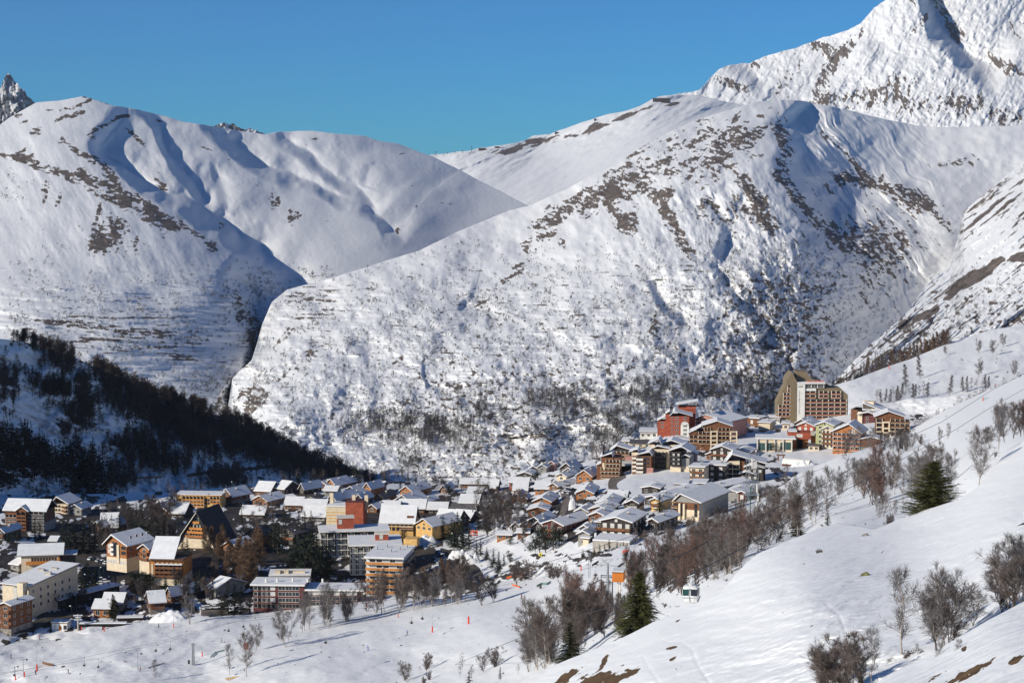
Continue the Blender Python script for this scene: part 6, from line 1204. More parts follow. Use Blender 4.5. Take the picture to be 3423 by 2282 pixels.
# red gallery
B14 = Bld('cB', 560, 1292, -6, 'red upper gallery over dark openings and timber piers, with one triple window', 'gallery_building', 'building')
X, Z = B14.X, B14.Z
m = MB(); m.box(X(385), X(738), 0, 12, Z(1140), Z(1035), m_red); m.build('gallery', B14.o); m = MB(); m.box(X(430), X(700), 1.5, 12, -3, Z(1140), m_wood); m.build('lower_wall', B14.o); m = MB(); m.box(X(525), X(612), 1.2, 1.5, -3, Z(1145), m_black); m.build('opening', B14.o)  # the black sheet stands in for shade under the gallery
B14.roof(X(395), X(520), 0, 12, Z(1030), ov=.2, sn=.5); B14.win(X(562), Z(1105), 3.6, 1.8, 'blind'); m = MB(); m.box(X(415), X(520), -1.5, 1.5, Z(1145), Z(1120), m_fasw); m.build('awning', B14.o)
m = MB(); m.box(X(735), X(795), -1.2, 2, Z(1075), Z(1010), m_conc); m.build('bay_window', B14.o)
# glazed hall
B15 = Bld('cA', 1960, 930, -6, 'low glazed hall with green tinted glass bays and a snow covered flat roof', 'glazed_hall', 'building')
X, Z = B15.X, B15.Z
B15.walls(X(1870), X(2440), 0, 16, Z(715), m_cream); B15.roof(X(1865), X(2470), 0, 16, Z(715), ov=.8, sn=.5, fas=m_fasw)
for x0, x1 in ((1885, 2000), (2020, 2110), (2180, 2200), (2240, 2425)): B15.win((X(x0) + X(x1)) / 2, Z(905 if x0 < 2200 else 890), X(x1) - X(x0) - .3, Z(780) - Z(905), 'green')
for i in range(5): m = MB(); m.box(X(1868 + i * 140) - .35, X(1868 + i * 140) + .35, -1.0, -.1, -2, Z(718), m_fasw); m.build('pillar', B15.o)
# lift hall with barrel roof
B16 = Bld('cB', 530, 1545, -30, 'chairlift hall with a white barrel roof and a round glazed end in the snow', 'lift_station', 'lift station')
k = B16.k; Lh = 440 * k
m = MB(); n = 14; Rr = 75 * k * 1.15
pr = [(Rr * math.cos(math.pi - math.pi * i / n), Rr * .95 * math.sin(math.pi - math.pi * i / n) + .8) for i in range(n + 1)]
m.prism([(a * 1.0, c) for a, c in pr], -Lh / 2, Lh / 2, m_white, 'x'); ob = m.build('barrel_roof', B16.o)
m = MB(); m.box(Lh / 2 + .02, Lh / 2 + .25, -Rr * .86, Rr * .86, .2, Rr * .62, m_glass)
for i in range(-3, 4): m.box(Lh / 2 + .25, Lh / 2 + .4, i * Rr * .25 - .06, i * Rr * .25 + .06, .2, Rr * .7, m_fr)
m.build('glazed_end', B16.o); m = MB(); m.box(-Lh / 2, Lh / 2, -Rr * .95, Rr * .95, -4, .78, m_mar); m.build('plinth', B16.o)
G1 = Bld('cB', 275, 1475, -20, 'open timber gate frame beside the barrel roofed lift hall', 'gate_frame', 'gate')
m = MB(); k = G1.k; w = 80 * k
m.box(-w / 2 - .3, -w / 2 + .3, 0, .8, -2, 80 * k, m_woodd); m.box(w / 2 - .3, w / 2 + .3, 0, .8, -2, 80 * k, m_woodd); m.box(-w / 2 - 1, w / 2 + 1, -.1, .9, 80 * k, 100 * k, m_fas); m.build('frame', G1.o)

# long white balcony block, second block and orange tower
C1_ = Bld('c2', 980, 748, 8, 'long six storey block with grids of white edged balconies under a flat snow roof', 'apartment_block', 'apartments', Y=930)
X, Z = C1_.X, C1_.Z
C1_.walls(X(748), X(1200), 0, 14, Z(548), m_dark); C1_.roof(X(742), X(1206), -1.4, 14, Z(545), ov=.5, sn=.5, fas=m_fasw)
facade_rows(C1_, [(q, 2.5) for q in (592, 632, 670, 710)], 748, 1196, 10, m_white, m_white, 'blind', ww=1.6, rh=.3); facade_rows(C1_, [(575 + 12, 2.7)][:0], 748, 1196, 10, m_grey, m_white, 'dark')
for i in range(10): C1_.win(X(748 + 44.8 * (i + .5)), Z(586) + .8, 1.6, 1.7, 'dark' if i % 2 else 'blind')
for i in range(5): C1_.win(X(870 + i * 16), Z(750), 1.5, 2.6, 'green')
C1_.walls(X(712), X(746), -1, 12, Z(592), m_conc, name='end_stair'); C1_.roof(X(712), X(746), -1, 12, Z(592), ov=.5, fas=m_fasw, name='stair_roof')
m = MB(); m.box(X(862), X(972), 3, 10, Z(545), Z(462), m_red); a_ = m.build('roof_house', C1_.o); m = MB(); m.box(X(858), X(976), 2.7, 10.3, Z(462), Z(456), m_fasw); m.build('cap', a_)
C1_.win(X(880), Z(500), 1.6, 2.2, 'lit', y=2.98)
m = MB(); m.box(X(828), X(940), -9, -1.6, -3, Z(765), m_or); a_ = m.build('terrace', C1_.o); m = MB(); m.box(X(826), X(942), -9.1, -1.5, Z(765), Z(765) + .5, m_roofsnow); m.build('snow_layer', a_)
C2_ = Bld('c2', 1060, 868, 6, 'middle apartment block with white edged balconies, its flat snow roof below the long block', 'apartment_block', 'apartments', Y=885)
X, Z = C2_.X, C2_.Z
C2_.walls(X(944), X(1180), 0, 22, Z(640), m_dark); C2_.roof(X(940), X(1290), -1.2, 22, Z(640), ov=.5, sn=.5, fas=m_fasw); C2_.walls(X(1180), X(1285), 3, 22, Z(640), m_conc, name='rear')
facade_rows(C2_, [(q, 2.5) for q in (686, 724, 762, 800, 836)], 946, 1080, 3, m_white, m_white, 'blind', ww=1.7, rh=.3)
for i in range(3): C2_.win(X(968 + 45 * i), Z(682) + .9, 1.7, 1.7, 'blind')
m = MB(); m.box(X(1118), X(1208), 8, 14, Z(640), Z(588), m_red); a_ = m.build('roof_house', C2_.o); m = MB(); m.box(X(1114), X(1212), 7.7, 14.3, Z(588), Z(580), m_fasw); m.build('cap', a_)
C2_.win(X(1157), Z(618), 1.5, 1.9, 'lit', y=7.98)
C3_ = Bld('c2', 1175, 998, -8, 'eight storey apartment tower with continuous orange balconies and a flat snow roof', 'apartment_tower', 'apartments', Y=845)
X, Z = C3_.X, C3_.Z
C3_.walls(X(1050), X(1302), 0, 26, Z(725), m_white); C3_.roof(X(1046), X(1306), -1.6, 26, Z(722), ov=.5, sn=.55, fas=m_fasw)
for q in (764, 803, 842, 882, 922, 962):
    C3_.balcony(X(1048), X(1304), Z(q), dep=1.6, h=1.1, m=m_or, slab=m_conc, snow=True)
    for i in range(5): C3_.win(X(1092 + 46 * i), Z(q) + .3, 2.2, 1.8, ('dark', 'blind', 'plain', 'blind', 'dark')[(i + q) % 5])
    C3_.balcony(2, 24, Z(q), y=X(1302), dep=1.0, h=1.1, m=m_olive, face='R')
for xx, yy in ((1080, 14), (1130, 20), (1190, 10), (1235, 15), (1270, 20)):
    m = MB(); m.tube((0, 0, 0), (0, 0, 1.1), .3, .3, m_steel); m.tube((0, 0, 1.1), (0, 0, 1.4), .55, .4, m_steel); m.build('vent', C3_.o, (X(xx), yy, Z(722) + .8))
m = MB(); m.box(X(1225), X(1320), 27, 34, Z(722), Z(668), m_yel); a_ = m.build('roof_house', C3_.o)
C4_ = Bld('c2', 905, 520, -8, 'blank cream stair tower joined to a taller plain red block, behind the long balcony block', 'stair_tower', 'tower', Y=985)
X, Z = C4_.X, C4_.Z
C4_.walls(X(780), X(915), 0, 14, Z(388), m_cream, name='cream_block'); C4_.roof(X(782), X(913), .4, 13.6, Z(386), ov=.2, sn=.4, fas=m_fasw); m = MB(); m.box(X(915), X(1036), -.6, 9, -5, Z(350), m_red); m.build('red_block', C4_.o)
m = MB()
for q in (420, 440, 462, 482): m.box(X(780) - .03, X(915) - .02, -.05, -.005, Z(q + 7), Z(q), m_yel)
m.build('bands', C4_.o); m = MB(); m.box(X(915) - .2, X(1036) + .2, -.8, 9.2, Z(350), Z(345), m_mar); m.build('parapet', C4_.o)
for xx, yy in ((795, 8), (1046, 4), (960, 4)): m = MB(); m.box(-.9, .9, -.6, .6, -3, 4.5, m_cream); m.build('chimney', C4_.o, (X(xx), yy, Z(368)))
# maroon building
C5_ = Bld('c2', 480, 1068, -3, 'long four storey maroon building with bands of pale framed windows along the piste', 'apartment_block', 'apartments', Y=815)
X, Z = C5_.X, C5_.Z
C5_.walls(X(290), X(640), 0, 13, Z(912), m_mar); C5_.roof(X(280), X(640), -1, 13, Z(908), ov=.5, sn=.45, fas=m_fasw)
C5_.walls(X(640), X(1000), 1.4, 14, Z(945), m_mar, name='right_half'); C5_.roof(X(642), X(1040), .6, 14, Z(945), ov=.5, sn=.45, fas=m_fasw, name='right_roof')
for q in (940, 980, 1022, 1062):
    for i, xx in enumerate((320, 347, 382, 415, 488, 535, 580)): C5_.win(X(xx), Z(q), 3.2, 1.7, ('plain', 'plain', 'plain', 'blind')[i % 4] if q < 1050 else 'shade_pane')
for q in (975, 1012, 1050):
    for xx in (690, 740, 800, 850, 915, 968): C5_.win(X(xx), Z(q), 3.6, 1.7, 'blind' if q == 975 else 'plain', y=1.38)
for xx, yy in ((372, 3), (446, 4), (550, 5), (655, 4), (757, 4)): m = MB(); m.tube((0, 0, 0), (0, 0, 1.3), .45, .45, m_white, 10); m.tube((0, 0, 1.3), (0, 0, 1.6), .6, .3, m_white, 10); m.build('vent', C5_.o, (X(xx), yy, Z(908) + .7))
C6_ = Bld('c2', 540, 880, 4, 'grey service block with a cluttered snow roof behind the long maroon building', 'service_block', 'building', Y=850)
X, Z = C6_.X, C6_.Z
C6_.walls(X(400), X(676), 0, 12, Z(850), m_grey); C6_.roof(X(400), X(676), 0, 12, Z(848), ov=.3, sn=.4, fas=m_fasw)
for xx, yy, w, h in ((455, 2, 1.2, 1.6), (490, 4, 2, 1.2), (515, 2, 1, 2), (580, 3, 4, 1)): m = MB(); m.box(-w, w, -.8, .8, 0, h, m_cream); m.build('roof_unit', C6_.o, (X(xx), yy, Z(848) + .6))
for i, (xx, hh) in enumerate(((345, 60), (450, 50))):
    q_ = Bld('c2', xx, 880 - i * 30, 0, ('left one of two dark pyramid skylight roofs beside the snowy ramp', 'right one of two dark pyramid skylight roofs beside the snowy ramp')[i], 'pyramid_pavilion', 'pavilion', 'dark pyramid pavilions', Y=862 + i * 12)
    m = MB(); w = 36 * q_.k; m.poly([(-w, 0, -3), (w, 0, -3), (w, 2 * w, -3), (-w, 2 * w, -3), (0, w, hh * q_.k + 1)], [(3, 2, 1, 0), (0, 1, 4), (1, 2, 4), (2, 3, 4), (3, 0, 4)], m_roofb); m.build('roof', q_.o); m = MB(); m.box(-w * .4, w * .4, w * .55, w * 1.45, -4, hh * q_.k * .3, m_glass); m.build('glazing', q_.o)
# snowy ramp
# yellow hotel and the steep blue-grey blocks
C7_ = Bld('c10', 370, 1002, -6, 'long yellow hotel with a deep snow roof and an arched timber porch', 'yellow_hotel', 'hotel', Y=965)
X, Z = C7_.X, C7_.Z
C7_.walls(X(135), X(610), 0, 16, Z(862), m_yel, ridge=(7.0, 0), axis='x'); C7_.roof(X(95), X(620), 0, 16, Z(855), ridge=(7.0, 0), axis='x', ov=.9, sn=.6)
for i in range(7): C7_.win(X(170 + i * 66), Z(905), 1.2, 1.4, 'plain'); C7_.win(X(170 + i * 66), Z(975), 1.4, 1.6, 'dark')
C7_.balcony(X(400), X(615), Z(945), dep=1.8, m=m_woodd, slab=m_cream, snow=True); m = MB(); m.box(X(505), X(600), 1.5, 5, Z(830), Z(755), m_woodd); m.build('dormer', C7_.o)
H('c10', 640, 905, 985, 900, 22, -38, 'gf', 96, 'yellow', 'yellow hotel wing with timber gable and a bluish roof slope behind the spruces', name='hotel_wing', cat='hotel', Y=960)
for i, (x0, yb, hh, lb) in enumerate(((1275, 1010, 300, 'front one of the steep grey gable blocks with a blue shaded end wall'), (1475, 900, 190, 'middle one of the steep grey gable blocks, right of the front one'), (1530, 745, 130, 'rear one of the steep grey gable blocks with a bare green grey roof'))):
    q_ = Bld('c10', x0, yb, -22, lb, 'gable_block', 'apartments', 'steep grey gable blocks', Y=(985, 1010, 1050)[i])
    k = q_.k; d = (16, 14, 14)[i]; Lb = (380, 300, 420)[i] * k
    q_.walls(-Lb, 0, 0, d, hh * k * .45, m_dark, ridge=(hh * k * .55, 0), axis='x'); q_.roof(-Lb, 0, 0, d, hh * k * .45, ridge=(hh * k * .55, 0), axis='x', ov=.7, sn=.4, snow=i < 2, steepmat=None if i < 2 else m_roofd)
    for a in range(2):
        for e in range(3): q_.win(0.02, 1 + e * 2.8, 1.1, 1.3, 'plain', y=d * (.3 + .4 * a), face='R')
# steep gabled hotel
C8_ = Bld('cF', 1650, 1080, -18, 'steep A shaped hotel with a golden gable of balconies and a black right roof slope', 'steep_hotel', 'hotel', Y=930)
X, Z = C8_.X, C8_.Z
xl, xr, xm, zt = X(1290), X(1960), X(1672), Z(600)
m = MB(); m.prism([(xl, -4), (xr, -4), (xm, zt - .6)], 0, 22, m_cream); m.build('gable_wall', C8_.o)
m = MB(); m.prism([(xm, zt + .9), (xm, zt - .2), (xl - 1.2, -4), (xl - 2.2, -4)], -1.6, 23, m_roofb); m.prism([(xm, zt + .9), (xr + 2.2, -4), (xr + 1.2, -4), (xm, zt - .2)], -1.6, 23, m_roofb); m.build('roof', C8_.o)
m = MB(); m.prism([(xm, zt + .75), (xm, zt + .2), (xl - 1.6, -4), (xl - 2.0, -4)], -1.75, -1.6, m_fasw); m.build('barge_board', C8_.o)
for j, q in enumerate((762, 860, 920, 985)):
    t = (Z(q) + 1.6 + 4) / (zt + 4); a0, a1 = xl + (xm - xl) * t, xr + (xm - xr) * t; a0 = max(a0 + .3, X(1500 - j * 6)); a1 = min(a1 - .3, X(1770)); C8_.balcony(a0, a1, Z(q), dep=1.4, m=m_or if j < 3 else m_wood, slab=m_wood)
    n = 3 + j
    for i in range(n): C8_.win(a0 + (a1 - a0) * (i + .5) / n, Z(q) + .25, 1.3, 1.9, 'dark' if i % 2 else 'green')
# chalet hotel orange and white with its neighbour
C9_ = Bld('cF', 420, 1385, -30, 'orange and white chalet hotel with a twin gabled snow roof above a tall cream base', 'chalet_hotel', 'hotel', Y=868)
X, Z = C9_.X, C9_.Z
C9_.walls(X(240), X(590), 0, 17, Z(1095), m_wood, ridge=(3.6, -2), base=m_cream, bh=Z(1300)); C9_.roof(X(230), X(600), 0, 17, Z(1090), ridge=(3.9, -2), ov=1.4, sn=.6)
m = MB(); m.box(X(430), X(470), -.5, -.06, 0, Z(1095), m_cream); m.build('pier', C9_.o); m = MB(); m.box(X(345), X(425), -.3, -.06, Z(1265), Z(1060), m_glass); m.build('stair_glazing', C9_.o)
for q in (1110, 1185, 1260): C9_.balcony(X(335), X(385), Z(q), dep=1.2, m=m_white)
for q in (1160, 1240): C9_.win(X(290), Z(q), 1.5, 1.5, 'blind'); C9_.win(X(520), Z(q), 1.2, 1.4, 'dark'); C9_.win(X(560), Z(q), 1.2, 1.4, 'dark')
for i in range(8): C9_.win(X(260 + i * 42), Z(1392), 1.0, 1.4, 'blind', y=-.08)
for i in range(4):
    for e in range(4): C9_.win(X(590) + .0, 2.5 + e * 3, 1.1, 1.3, 'plain', y=3 + i * 4, face='R')
C10_ = Bld('cF', 1210, 1600, -6, 'timber hotel with a big tilted snow roof over rows of shadowed balconies', 'balcony_hotel', 'hotel', Y=850)
X, Z = C10_.X, C10_.Z
C10_.walls(X(940), X(1462), 0, 14, Z(1330), m_or, base=m_cream, bh=.5); m = MB(); sl = Z(1060) - Z(1320)
C10_.roof(X(930), X(1300), -.5, 10, Z(1330), ridge=(7.6, 0), axis='shed', ov=.5, sn=.5); m = MB(); m.box(X(940), X(1460), 10, 14, Z(1330), Z(1300), m_or); m.build('rear_wall', C10_.o)
m = MB(); m.box(X(930), X(1470), -1.8, 14, Z(1330), Z(1312), m_fas); a_ = m.build('eaves', C10_.o); m = MB(); m.box(X(1020), X(1450), -2.0, -.1, Z(1398), Z(1382), m_roofsnow); m.build('snow_ledge', a_)
facade_rows(C10_, [(q, 2.7) for q in (1465, 1535, 1600)], 1010, 1440, 6, m_woodd, m_woodd, 'dark', dividers=True); m = MB(); m.box(X(942), X(975), -.2, -.02, 0, Z(1400), m_cream); m.build('pier', C10_.o)
H('cF', 760, 925, 1420, 1160, 14, -28, 'gf', 60, 'timber', 'slim orange chalet wing wedged between the two large lower hotels', name='hotel_wing', cat='hotel', Y=862)
# yellow balcony block
C11_ = Bld('cF', 1690, 530, -4, 'honey coloured three storey block with long rows of balconies at the village back edge', 'apartment_block', 'apartments')
X, Z = C11_.X, C11_.Z
C11_.walls(X(1320), X(2035), 0, 12, Z(345), m_yel); C11_.roof(X(1320), X(2035), 0, 12, Z(343), ov=.5, sn=.35, fas=m_or)
facade_rows(C11_, [(q, 2.5) for q in (418, 468, 520)], 1430, 1770, 6, m_or, m_cream, 'dark'); facade_rows(C11_, [(q, 2.5) for q in (418, 468)], 1865, 2020, 3, m_or, m_cream, 'dark')
for q in (430, 480):
    for xx in (1350, 1385, 1800, 1840): C11_.win(X(xx), Z(q), 1.0, 1.1, 'dark')
# brown balcony building with cream tower
C12_ = Bld('cE', 460, 745, -8, 'wide brown balcony building with a scalloped snow roof at the left edge of the village', 'apartment_block', 'apartments', Y=975)
X, Z = C12_.X, C12_.Z
C12_.walls(X(85), X(835), 0, 14, Z(345), m_woodd, base=m_conc, bh=Z(560)); C12_.roof(X(70), X(850), 0, 14, Z(345), ridge=(4.2, 0), axis='x', ov=.9, sn=.6)
m = MB(); m.prism([(X(320), Z(350)), (X(540), Z(350)), (X(430), Z(285))], -2.2, 4, m_woodd); m.box(X(325), X(535), -2.0, 0, -3, Z(350), m_woodd); m.build('central_bay', C12_.o); C12_.roof(X(320), X(540), -2.2, 5, Z(348), ridge=(2.2, 0), ov=.6, name='bay_roof')
facade_rows(C12_, [(q, 2.5) for q in (440, 505, 570, 635, 700)], 345, 520, 2, m_woodd, m_woodd, 'dark', y=-2.0)
facade_rows(C12_, [(q, 2.5) for q in (505, 570, 635, 700)], 100, 320, 3, m_woodd, m_conc, 'dark', snow=True); facade_rows(C12_, [(q, 2.5) for q in (440, 505, 570, 635, 700)], 545, 830, 3, m_dark, m_conc, 'dark', snow=True)
C13_ = Bld('cE', 1060, 540, -16, 'cream tower block with brown balcony strips and a hipped snow cap at the left', 'apartment_tower', 'apartments', Y=1035)
X, Z = C13_.X, C13_.Z
C13_.walls(X(945), X(1240), 0, 14, Z(235), m_cream); C13_.roof(X(935), X(1250), 0, 14, Z(225), ridge=(3.4, -2), axis='y', ov=.6, sn=.5)
for q in (290, 360, 430, 500):
    for xx in (1020, 1080): C13_.win(X(xx), Z(q), 1.3, 1.3, 'dark')
    C13_.balcony(X(1140), X(1225), Z(q), m=m_woodd)
H('cE', 1240, 1480, 540, 320, 12, -14, 'gf', 70, 'grey', 'lower grey cream block with its own snow roof right of the cream tower block', name='apartment_block', cat='apartments', Y=1035)
# cream building with an orange band, and the tall cream one
C14_ = Bld('cE', 700, 1390, 10, 'cream building with an orange balcony band and a wedge shaped white roof', 'public_building', 'building', Y=865)
X, Z = C14_.X, C14_.Z
C14_.walls(X(395), X(1060), 0, 16, Z(1150), m_cream, ridge=(3.2, 0), axis='x'); C14_.roof(X(360), X(1110), 0, 16, Z(1150), ridge=(3.2, 0), axis='x', ov=1.0, sn=.4)
for i in range(9): C14_.win(X(590 + i * 51), Z(1260), .8, 1.4, 'dark')
m = MB(); m.box(X(480), X(1010), -1.6, 0, Z(1320), Z(1265), m_or); m.build('orange_band', C14_.o); m = MB(); m.box(X(1040), X(1080), -1.8, 0, -2, Z(1220), m_or); m.build('orange_pier', C14_.o)
C14_.walls(X(1070), X(1330), 3, 13, Z(1200), m_dark, name='side_wing'); C14_.roof(X(1070), X(1360), 3, 13, Z(1200), ov=.4, sn=.3, name='wing_roof')
C15_ = Bld('cG', 330, 900, -24, 'tall cream building with stair fins and wide tilted snow roof, lower left', 'public_building', 'building', Y=805)
X, Z = C15_.X, C15_.Z
C15_.walls(X(0), X(455), 0, 34, Z(470), m_cream, axis='shed', ridge=(3.0, 0)); C15_.roof(X(0), X(455), 0, 34, Z(470), ridge=(3.0, 0), axis='shed', ov=.8, sn=.35)
m = MB(); m.box(X(345), X(445), -3.5, 0, -3, Z(395), m_cream); m.build('stair_fin', C15_.o); m = MB(); m.box(X(480), X(500), -2, 0, -3, Z(510), m_cream); m.build('thin_fin', C15_.o); m = MB(); m.box(X(225), X(325), -.8, 0, -2, Z(470), m_grey); m.build('glazed_bay', C15_.o)
for q in (560, 620, 690, 760): C15_.win(X(245), Z(q), 1.6, 1.5, 'blind', y=-.82); C15_.win(X(295), Z(q), 1.6, 1.5, 'plain', y=-.82)
for i in range(6):
    for e in range(3): C15_.win(X(455), 2.5 + e * 3.2, 1.3, 1.4, 'plain', y=3 + i * 5, face='R')
for xx, yy in ((520, 16), (430, 24), (300, 20)): m = MB(); m.box(-1.6, 1.6, -.5, .5, -.5, 1.2, m_conc); m.build('skylight', C15_.o, (X(xx) - 4, yy, Z(470) + 2.2))
# hillside brown and cream long block at the mast
C16_ = Bld('cD', 412, 1055, -28, 'brown fronted block with cream bays and a very long snow roof', 'apartment_block', 'apartments')
X, Z = C16_.X, C16_.Z
C16_.walls(X(262), X(610), 0, 34, Z(790), m_grey, ridge=(2.6, -3)); C16_.roof(X(245), X(615), 0, 34, Z(785), ridge=(3.0, -3), ov=.9); m = MB(); m.box(X(266), X(606), -.15, 0, Z(900), Z(792), m_woodd); m.box(X(266), X(606), -.14, 0, -3, Z(900), m_cream); m.build('front_cladding', C16_.o)
for q in (880, 950, 1010): C16_.balcony(X(215), X(310), Z(q), m=m_woodd, slab=m_cream); C16_.win(X(265), Z(q) + .3, 2.0, 1.7, 'dark', y=-.16); C16_.win(X(365), Z(q) + .3, 1.5, 1.8, 'dark', y=-.16); C16_.win(X(560), Z(q) + .3, 1.3, 1.8, 'dark', y=-.16)
m = MB(); m.box(X(320), X(345), -1.2, -.15, -3, Z(810), m_cream); m.box(X(385), X(410), -1.2, -.15, -3, Z(810), m_cream); m.build('bay_stack', C16_.o)
B20 = Bld('cD', 1045, 620, -14, 'narrow red and white advertising panel at the end of the dark roofed terrace', 'wall_sign', 'sign')
m = MB(); k = B20.k; m.box(-12 * k, 12 * k, 0, .3, 0, 110 * k, m_redp); m.build('panel', B20.o); m = MB(); m.box(-3 * k, 3 * k, -.08, -.01, 20 * k, 60 * k, m_white); m.box(-9 * k, 9 * k, -.08, -.01, 64 * k, 72 * k, m_white); m.build('marks', B20.o)
# timber viaduct at the back left
V = Bld('cF', 870, 130, 14, 'orange lit timber viaduct deck jutting out from the shaded hillside', 'viaduct', 'bridge', Y=float(ground('shaded_hill', 489, 1606)) - 8)
k = V.k; m = MB(); m.box(-215 * k, 240 * k, 0, 5, 45 * k, 62 * k, m_wood); m.box(-215 * k, 240 * k, -.2, 0, 62 * k, 74 * k, m_conc); m.build('deck', V.o)
for xx in (-180, -20, 140): m = MB(); m.box(xx * k, (xx + 26) * k, 1, 4, -6, 45 * k, m_conc); m.build('pier', V.o)
# timber retaining wall above the piste
RW = Bld('c11', 1540, 1470, -16, 'long low timber retaining wall carrying a flat snowy terrace above the piste', 'retaining_wall', 'wall')
k = RW.kx; m = MB(); m.box(-280 * k, 270 * k, 0, 14, -4, 90 * RW.k, m_conc); a_ = m.build('wall', RW.o); m = MB(); m.box(-282 * k, 272 * k, -.2, 14, 90 * RW.k, 90 * RW.k + .5, m_roofsnow); m.build('snow_layer', a_)
# ---------------------------------------------------------------- roads and snow heaps
def Pf(crop, *pts):
    ox, oy, s = CROP[crop]; return [(ox + a / s, oy + b / s) for a, b in pts]
def road(name, crop, pts, half, mt, sheet_='village_ground', step=4, lift=.0016):
    """strip laid on the ground; half = half width in crop pixels, measured across the picture"""
    P = np.array(Pf(crop, *pts)); s = CROP[crop][2]; L_ = np.r_[0, np.cumsum(np.hypot(*np.diff(P, axis=0).T))]; n = max(8, int(L_[-1] / step)); t = np.linspace(0, L_[-1], n)
    x = np.interp(t, L_, P[:, 0]); y = np.interp(t, L_, P[:, 1]); k = np.ones(5) / 5
    xs = np.convolve(np.pad(x, 2, 'edge'), k, 'valid'); ys = np.convolve(np.pad(y, 2, 'edge'), k, 'valid'); dx, dy = np.gradient(xs), np.gradient(ys); q = np.hypot(dx, dy)
    hw = np.interp(np.linspace(0, 1, n), np.linspace(0, 1, len(half)), half) / s; m = 7; w = np.linspace(-1, 1, m)
    PX = xs[None] + w[:, None] * (-dy / q * hw)[None]; PY = ys[None] + w[:, None] * (dx / q * hw)[None]
    X_, Y_, Z_ = ray(PX, PY, ground(sheet_, PX, PY) * (1 - lift)); co = np.stack([X_, Y_, Z_], -1).reshape(-1, 3)
    i = np.arange((m - 1) * (n - 1)); r = i // (n - 1); c = i % (n - 1); a = r * n + c
    o = np_mesh(name, co, np.stack([a, a + 1, a + n + 1, a + n], -1), mt, smooth=True); o['kind'] = 'structure'; return o
m_roadg = mat('road_grit', (0.17, 0.14, 0.12), rough=.9, var=.25, scale=.25)
road('road', 'c11', [(1740, 355), (1640, 400), (1560, 480), (1545, 560), (1580, 630), (1700, 690), (1790, 715)], (70, 75, 62, 62, 60, 36, 20), m_roadg)
road('road', 'c11', [(1010, 450), (900, 520), (820, 600), (850, 700), (860, 800), (820, 940), (780, 1010)], (10, 30, 60, 60, 55, 45, 40), m_roadg)
road('road', 'cG', [(1100, 60), (1300, 130), (1500, 220), (1620, 330), (1640, 460), (1500, 620), (1300, 760)], (45, 70, 90, 90, 80, 60, 50), m_asph)
road('road', 'cG', [(100, 1200), (500, 1080), (700, 960), (1000, 900), (1300, 830)], (20, 60, 70, 60, 50), m_asph)
road('car_park', 'c10', [(990, 1290), (1150, 1400), (1350, 1560), (1500, 1700), (1640, 1840)], (60, 130, 170, 190, 120), m_asph)
road('road', 'cH', [(760, 880), (1000, 880), (1300, 900), (1700, 900)], (45, 40, 30, 26), m_roadg)
def heap(crop, x, y, w, h, label, sheet_='village_ground', seed=1, name='snow_heap'):
    ox, oy, s = CROP[crop]; px, py = ox + x / s, oy + y / s; Y = float(ground(sheet_, px, py)); k = Y / F / s; o = None
    n = 26; u, v = np.meshgrid(np.linspace(-1, 1, n), np.linspace(-1, 1, n)); rr = np.clip(1 - u * u - v * v, 0, 1) ** .6
    z = rr * h * k * (.45 + 1.1 * fbm(u * 3 + seed * 7, v * 3, seed, 4, .6)) - .6; co = np.stack([u * w * k / 2, v * w * k / 2 * .55, z], -1).reshape(-1, 3)
    i = np.arange((n - 1) ** 2); r = i // (n - 1); c = i % (n - 1); a = r * n + c
    o = np_mesh(name, co, np.stack([a, a + 1, a + n + 1, a + n], -1), m_roofsnow, smooth=True); o.location = pt(px, py, Y); tag(o, label, 'snow heap'); return o
heap('cH', 300, 1010, 640, 170, 'wide ploughed snow heap between the lower car park and the piste', seed=3)
heap('cH', 760, 1035, 260, 70, 'smaller snow heap to the right of the big leafless tree', seed=5)
heap('c10', 830, 1190, 330, 150, 'lumpy grey topped snow heap in the yard behind the orange tower', seed=7)
heap('c10', 1300, 1400, 330, 150, 'upper snow bank above the long row of parked cars', seed=9)
heap('c10', 1480, 1500, 380, 190, 'big bright snow bank between the parked cars and the spruces', seed=11)
heap('c11', 960, 900, 130, 190, 'tall frosted snow pile standing beside the dark road in the chalet quarter', seed=13)
heap('c11', 730, 600, 200, 70, 'snow bank along the road above the largest timber chalet', seed=15)
heap('cB', 640, 1545, 420, 80, 'smooth snow bank in front of the barrel roofed lift hall', seed=17)

# ---------------------------------------------------------------- cars
CARM = [mat('car_' + n, c, rough=.3, var=.03, spec=.5) for n, c in (('dark', (.03, .035, .05)), ('silver', (.45, .46, .48)), ('white', (.75, .75, .75)), ('red', (.35, .03, .03)), ('blue', (.04, .09, .22)), ('black', (.015, .015, .017)))]
m_tyre = mat('tyre', (.02, .02, .02), rough=.9); CARMESH = {}
def car_parts(ci, snow):
    key = (ci, snow)
    if key in CARMESH: return CARMESH[key]
    b = MB(); prof = [(-2.1, .35), (2.1, .35), (2.15, .75), (1.3, .92), (-1.9, .95), (-2.15, .8)]; b.prism(prof, -.85, .85, CARM[ci])
    g = MB(); g.prism([(-1.75, .93), (.95, .9), (.35, 1.42), (-1.35, 1.45)], -.76, .76, m_glass)
    r = MB(); r.prism([(.38, 1.40), (.30, 1.48 + .12 * snow), (-1.32, 1.50 + .12 * snow), (-1.38, 1.43)], -.74, .74, m_roofsnow if snow else CARM[ci])
    w = MB(); w.tube((0, -.1, 0), (0, .1, 0), .33, .33, m_tyre, 10)
    CARMESH[key] = (b.mesh('body'), g.mesh('windows'), r.mesh('roof'), w.mesh('wheel')); return CARMESH[key]
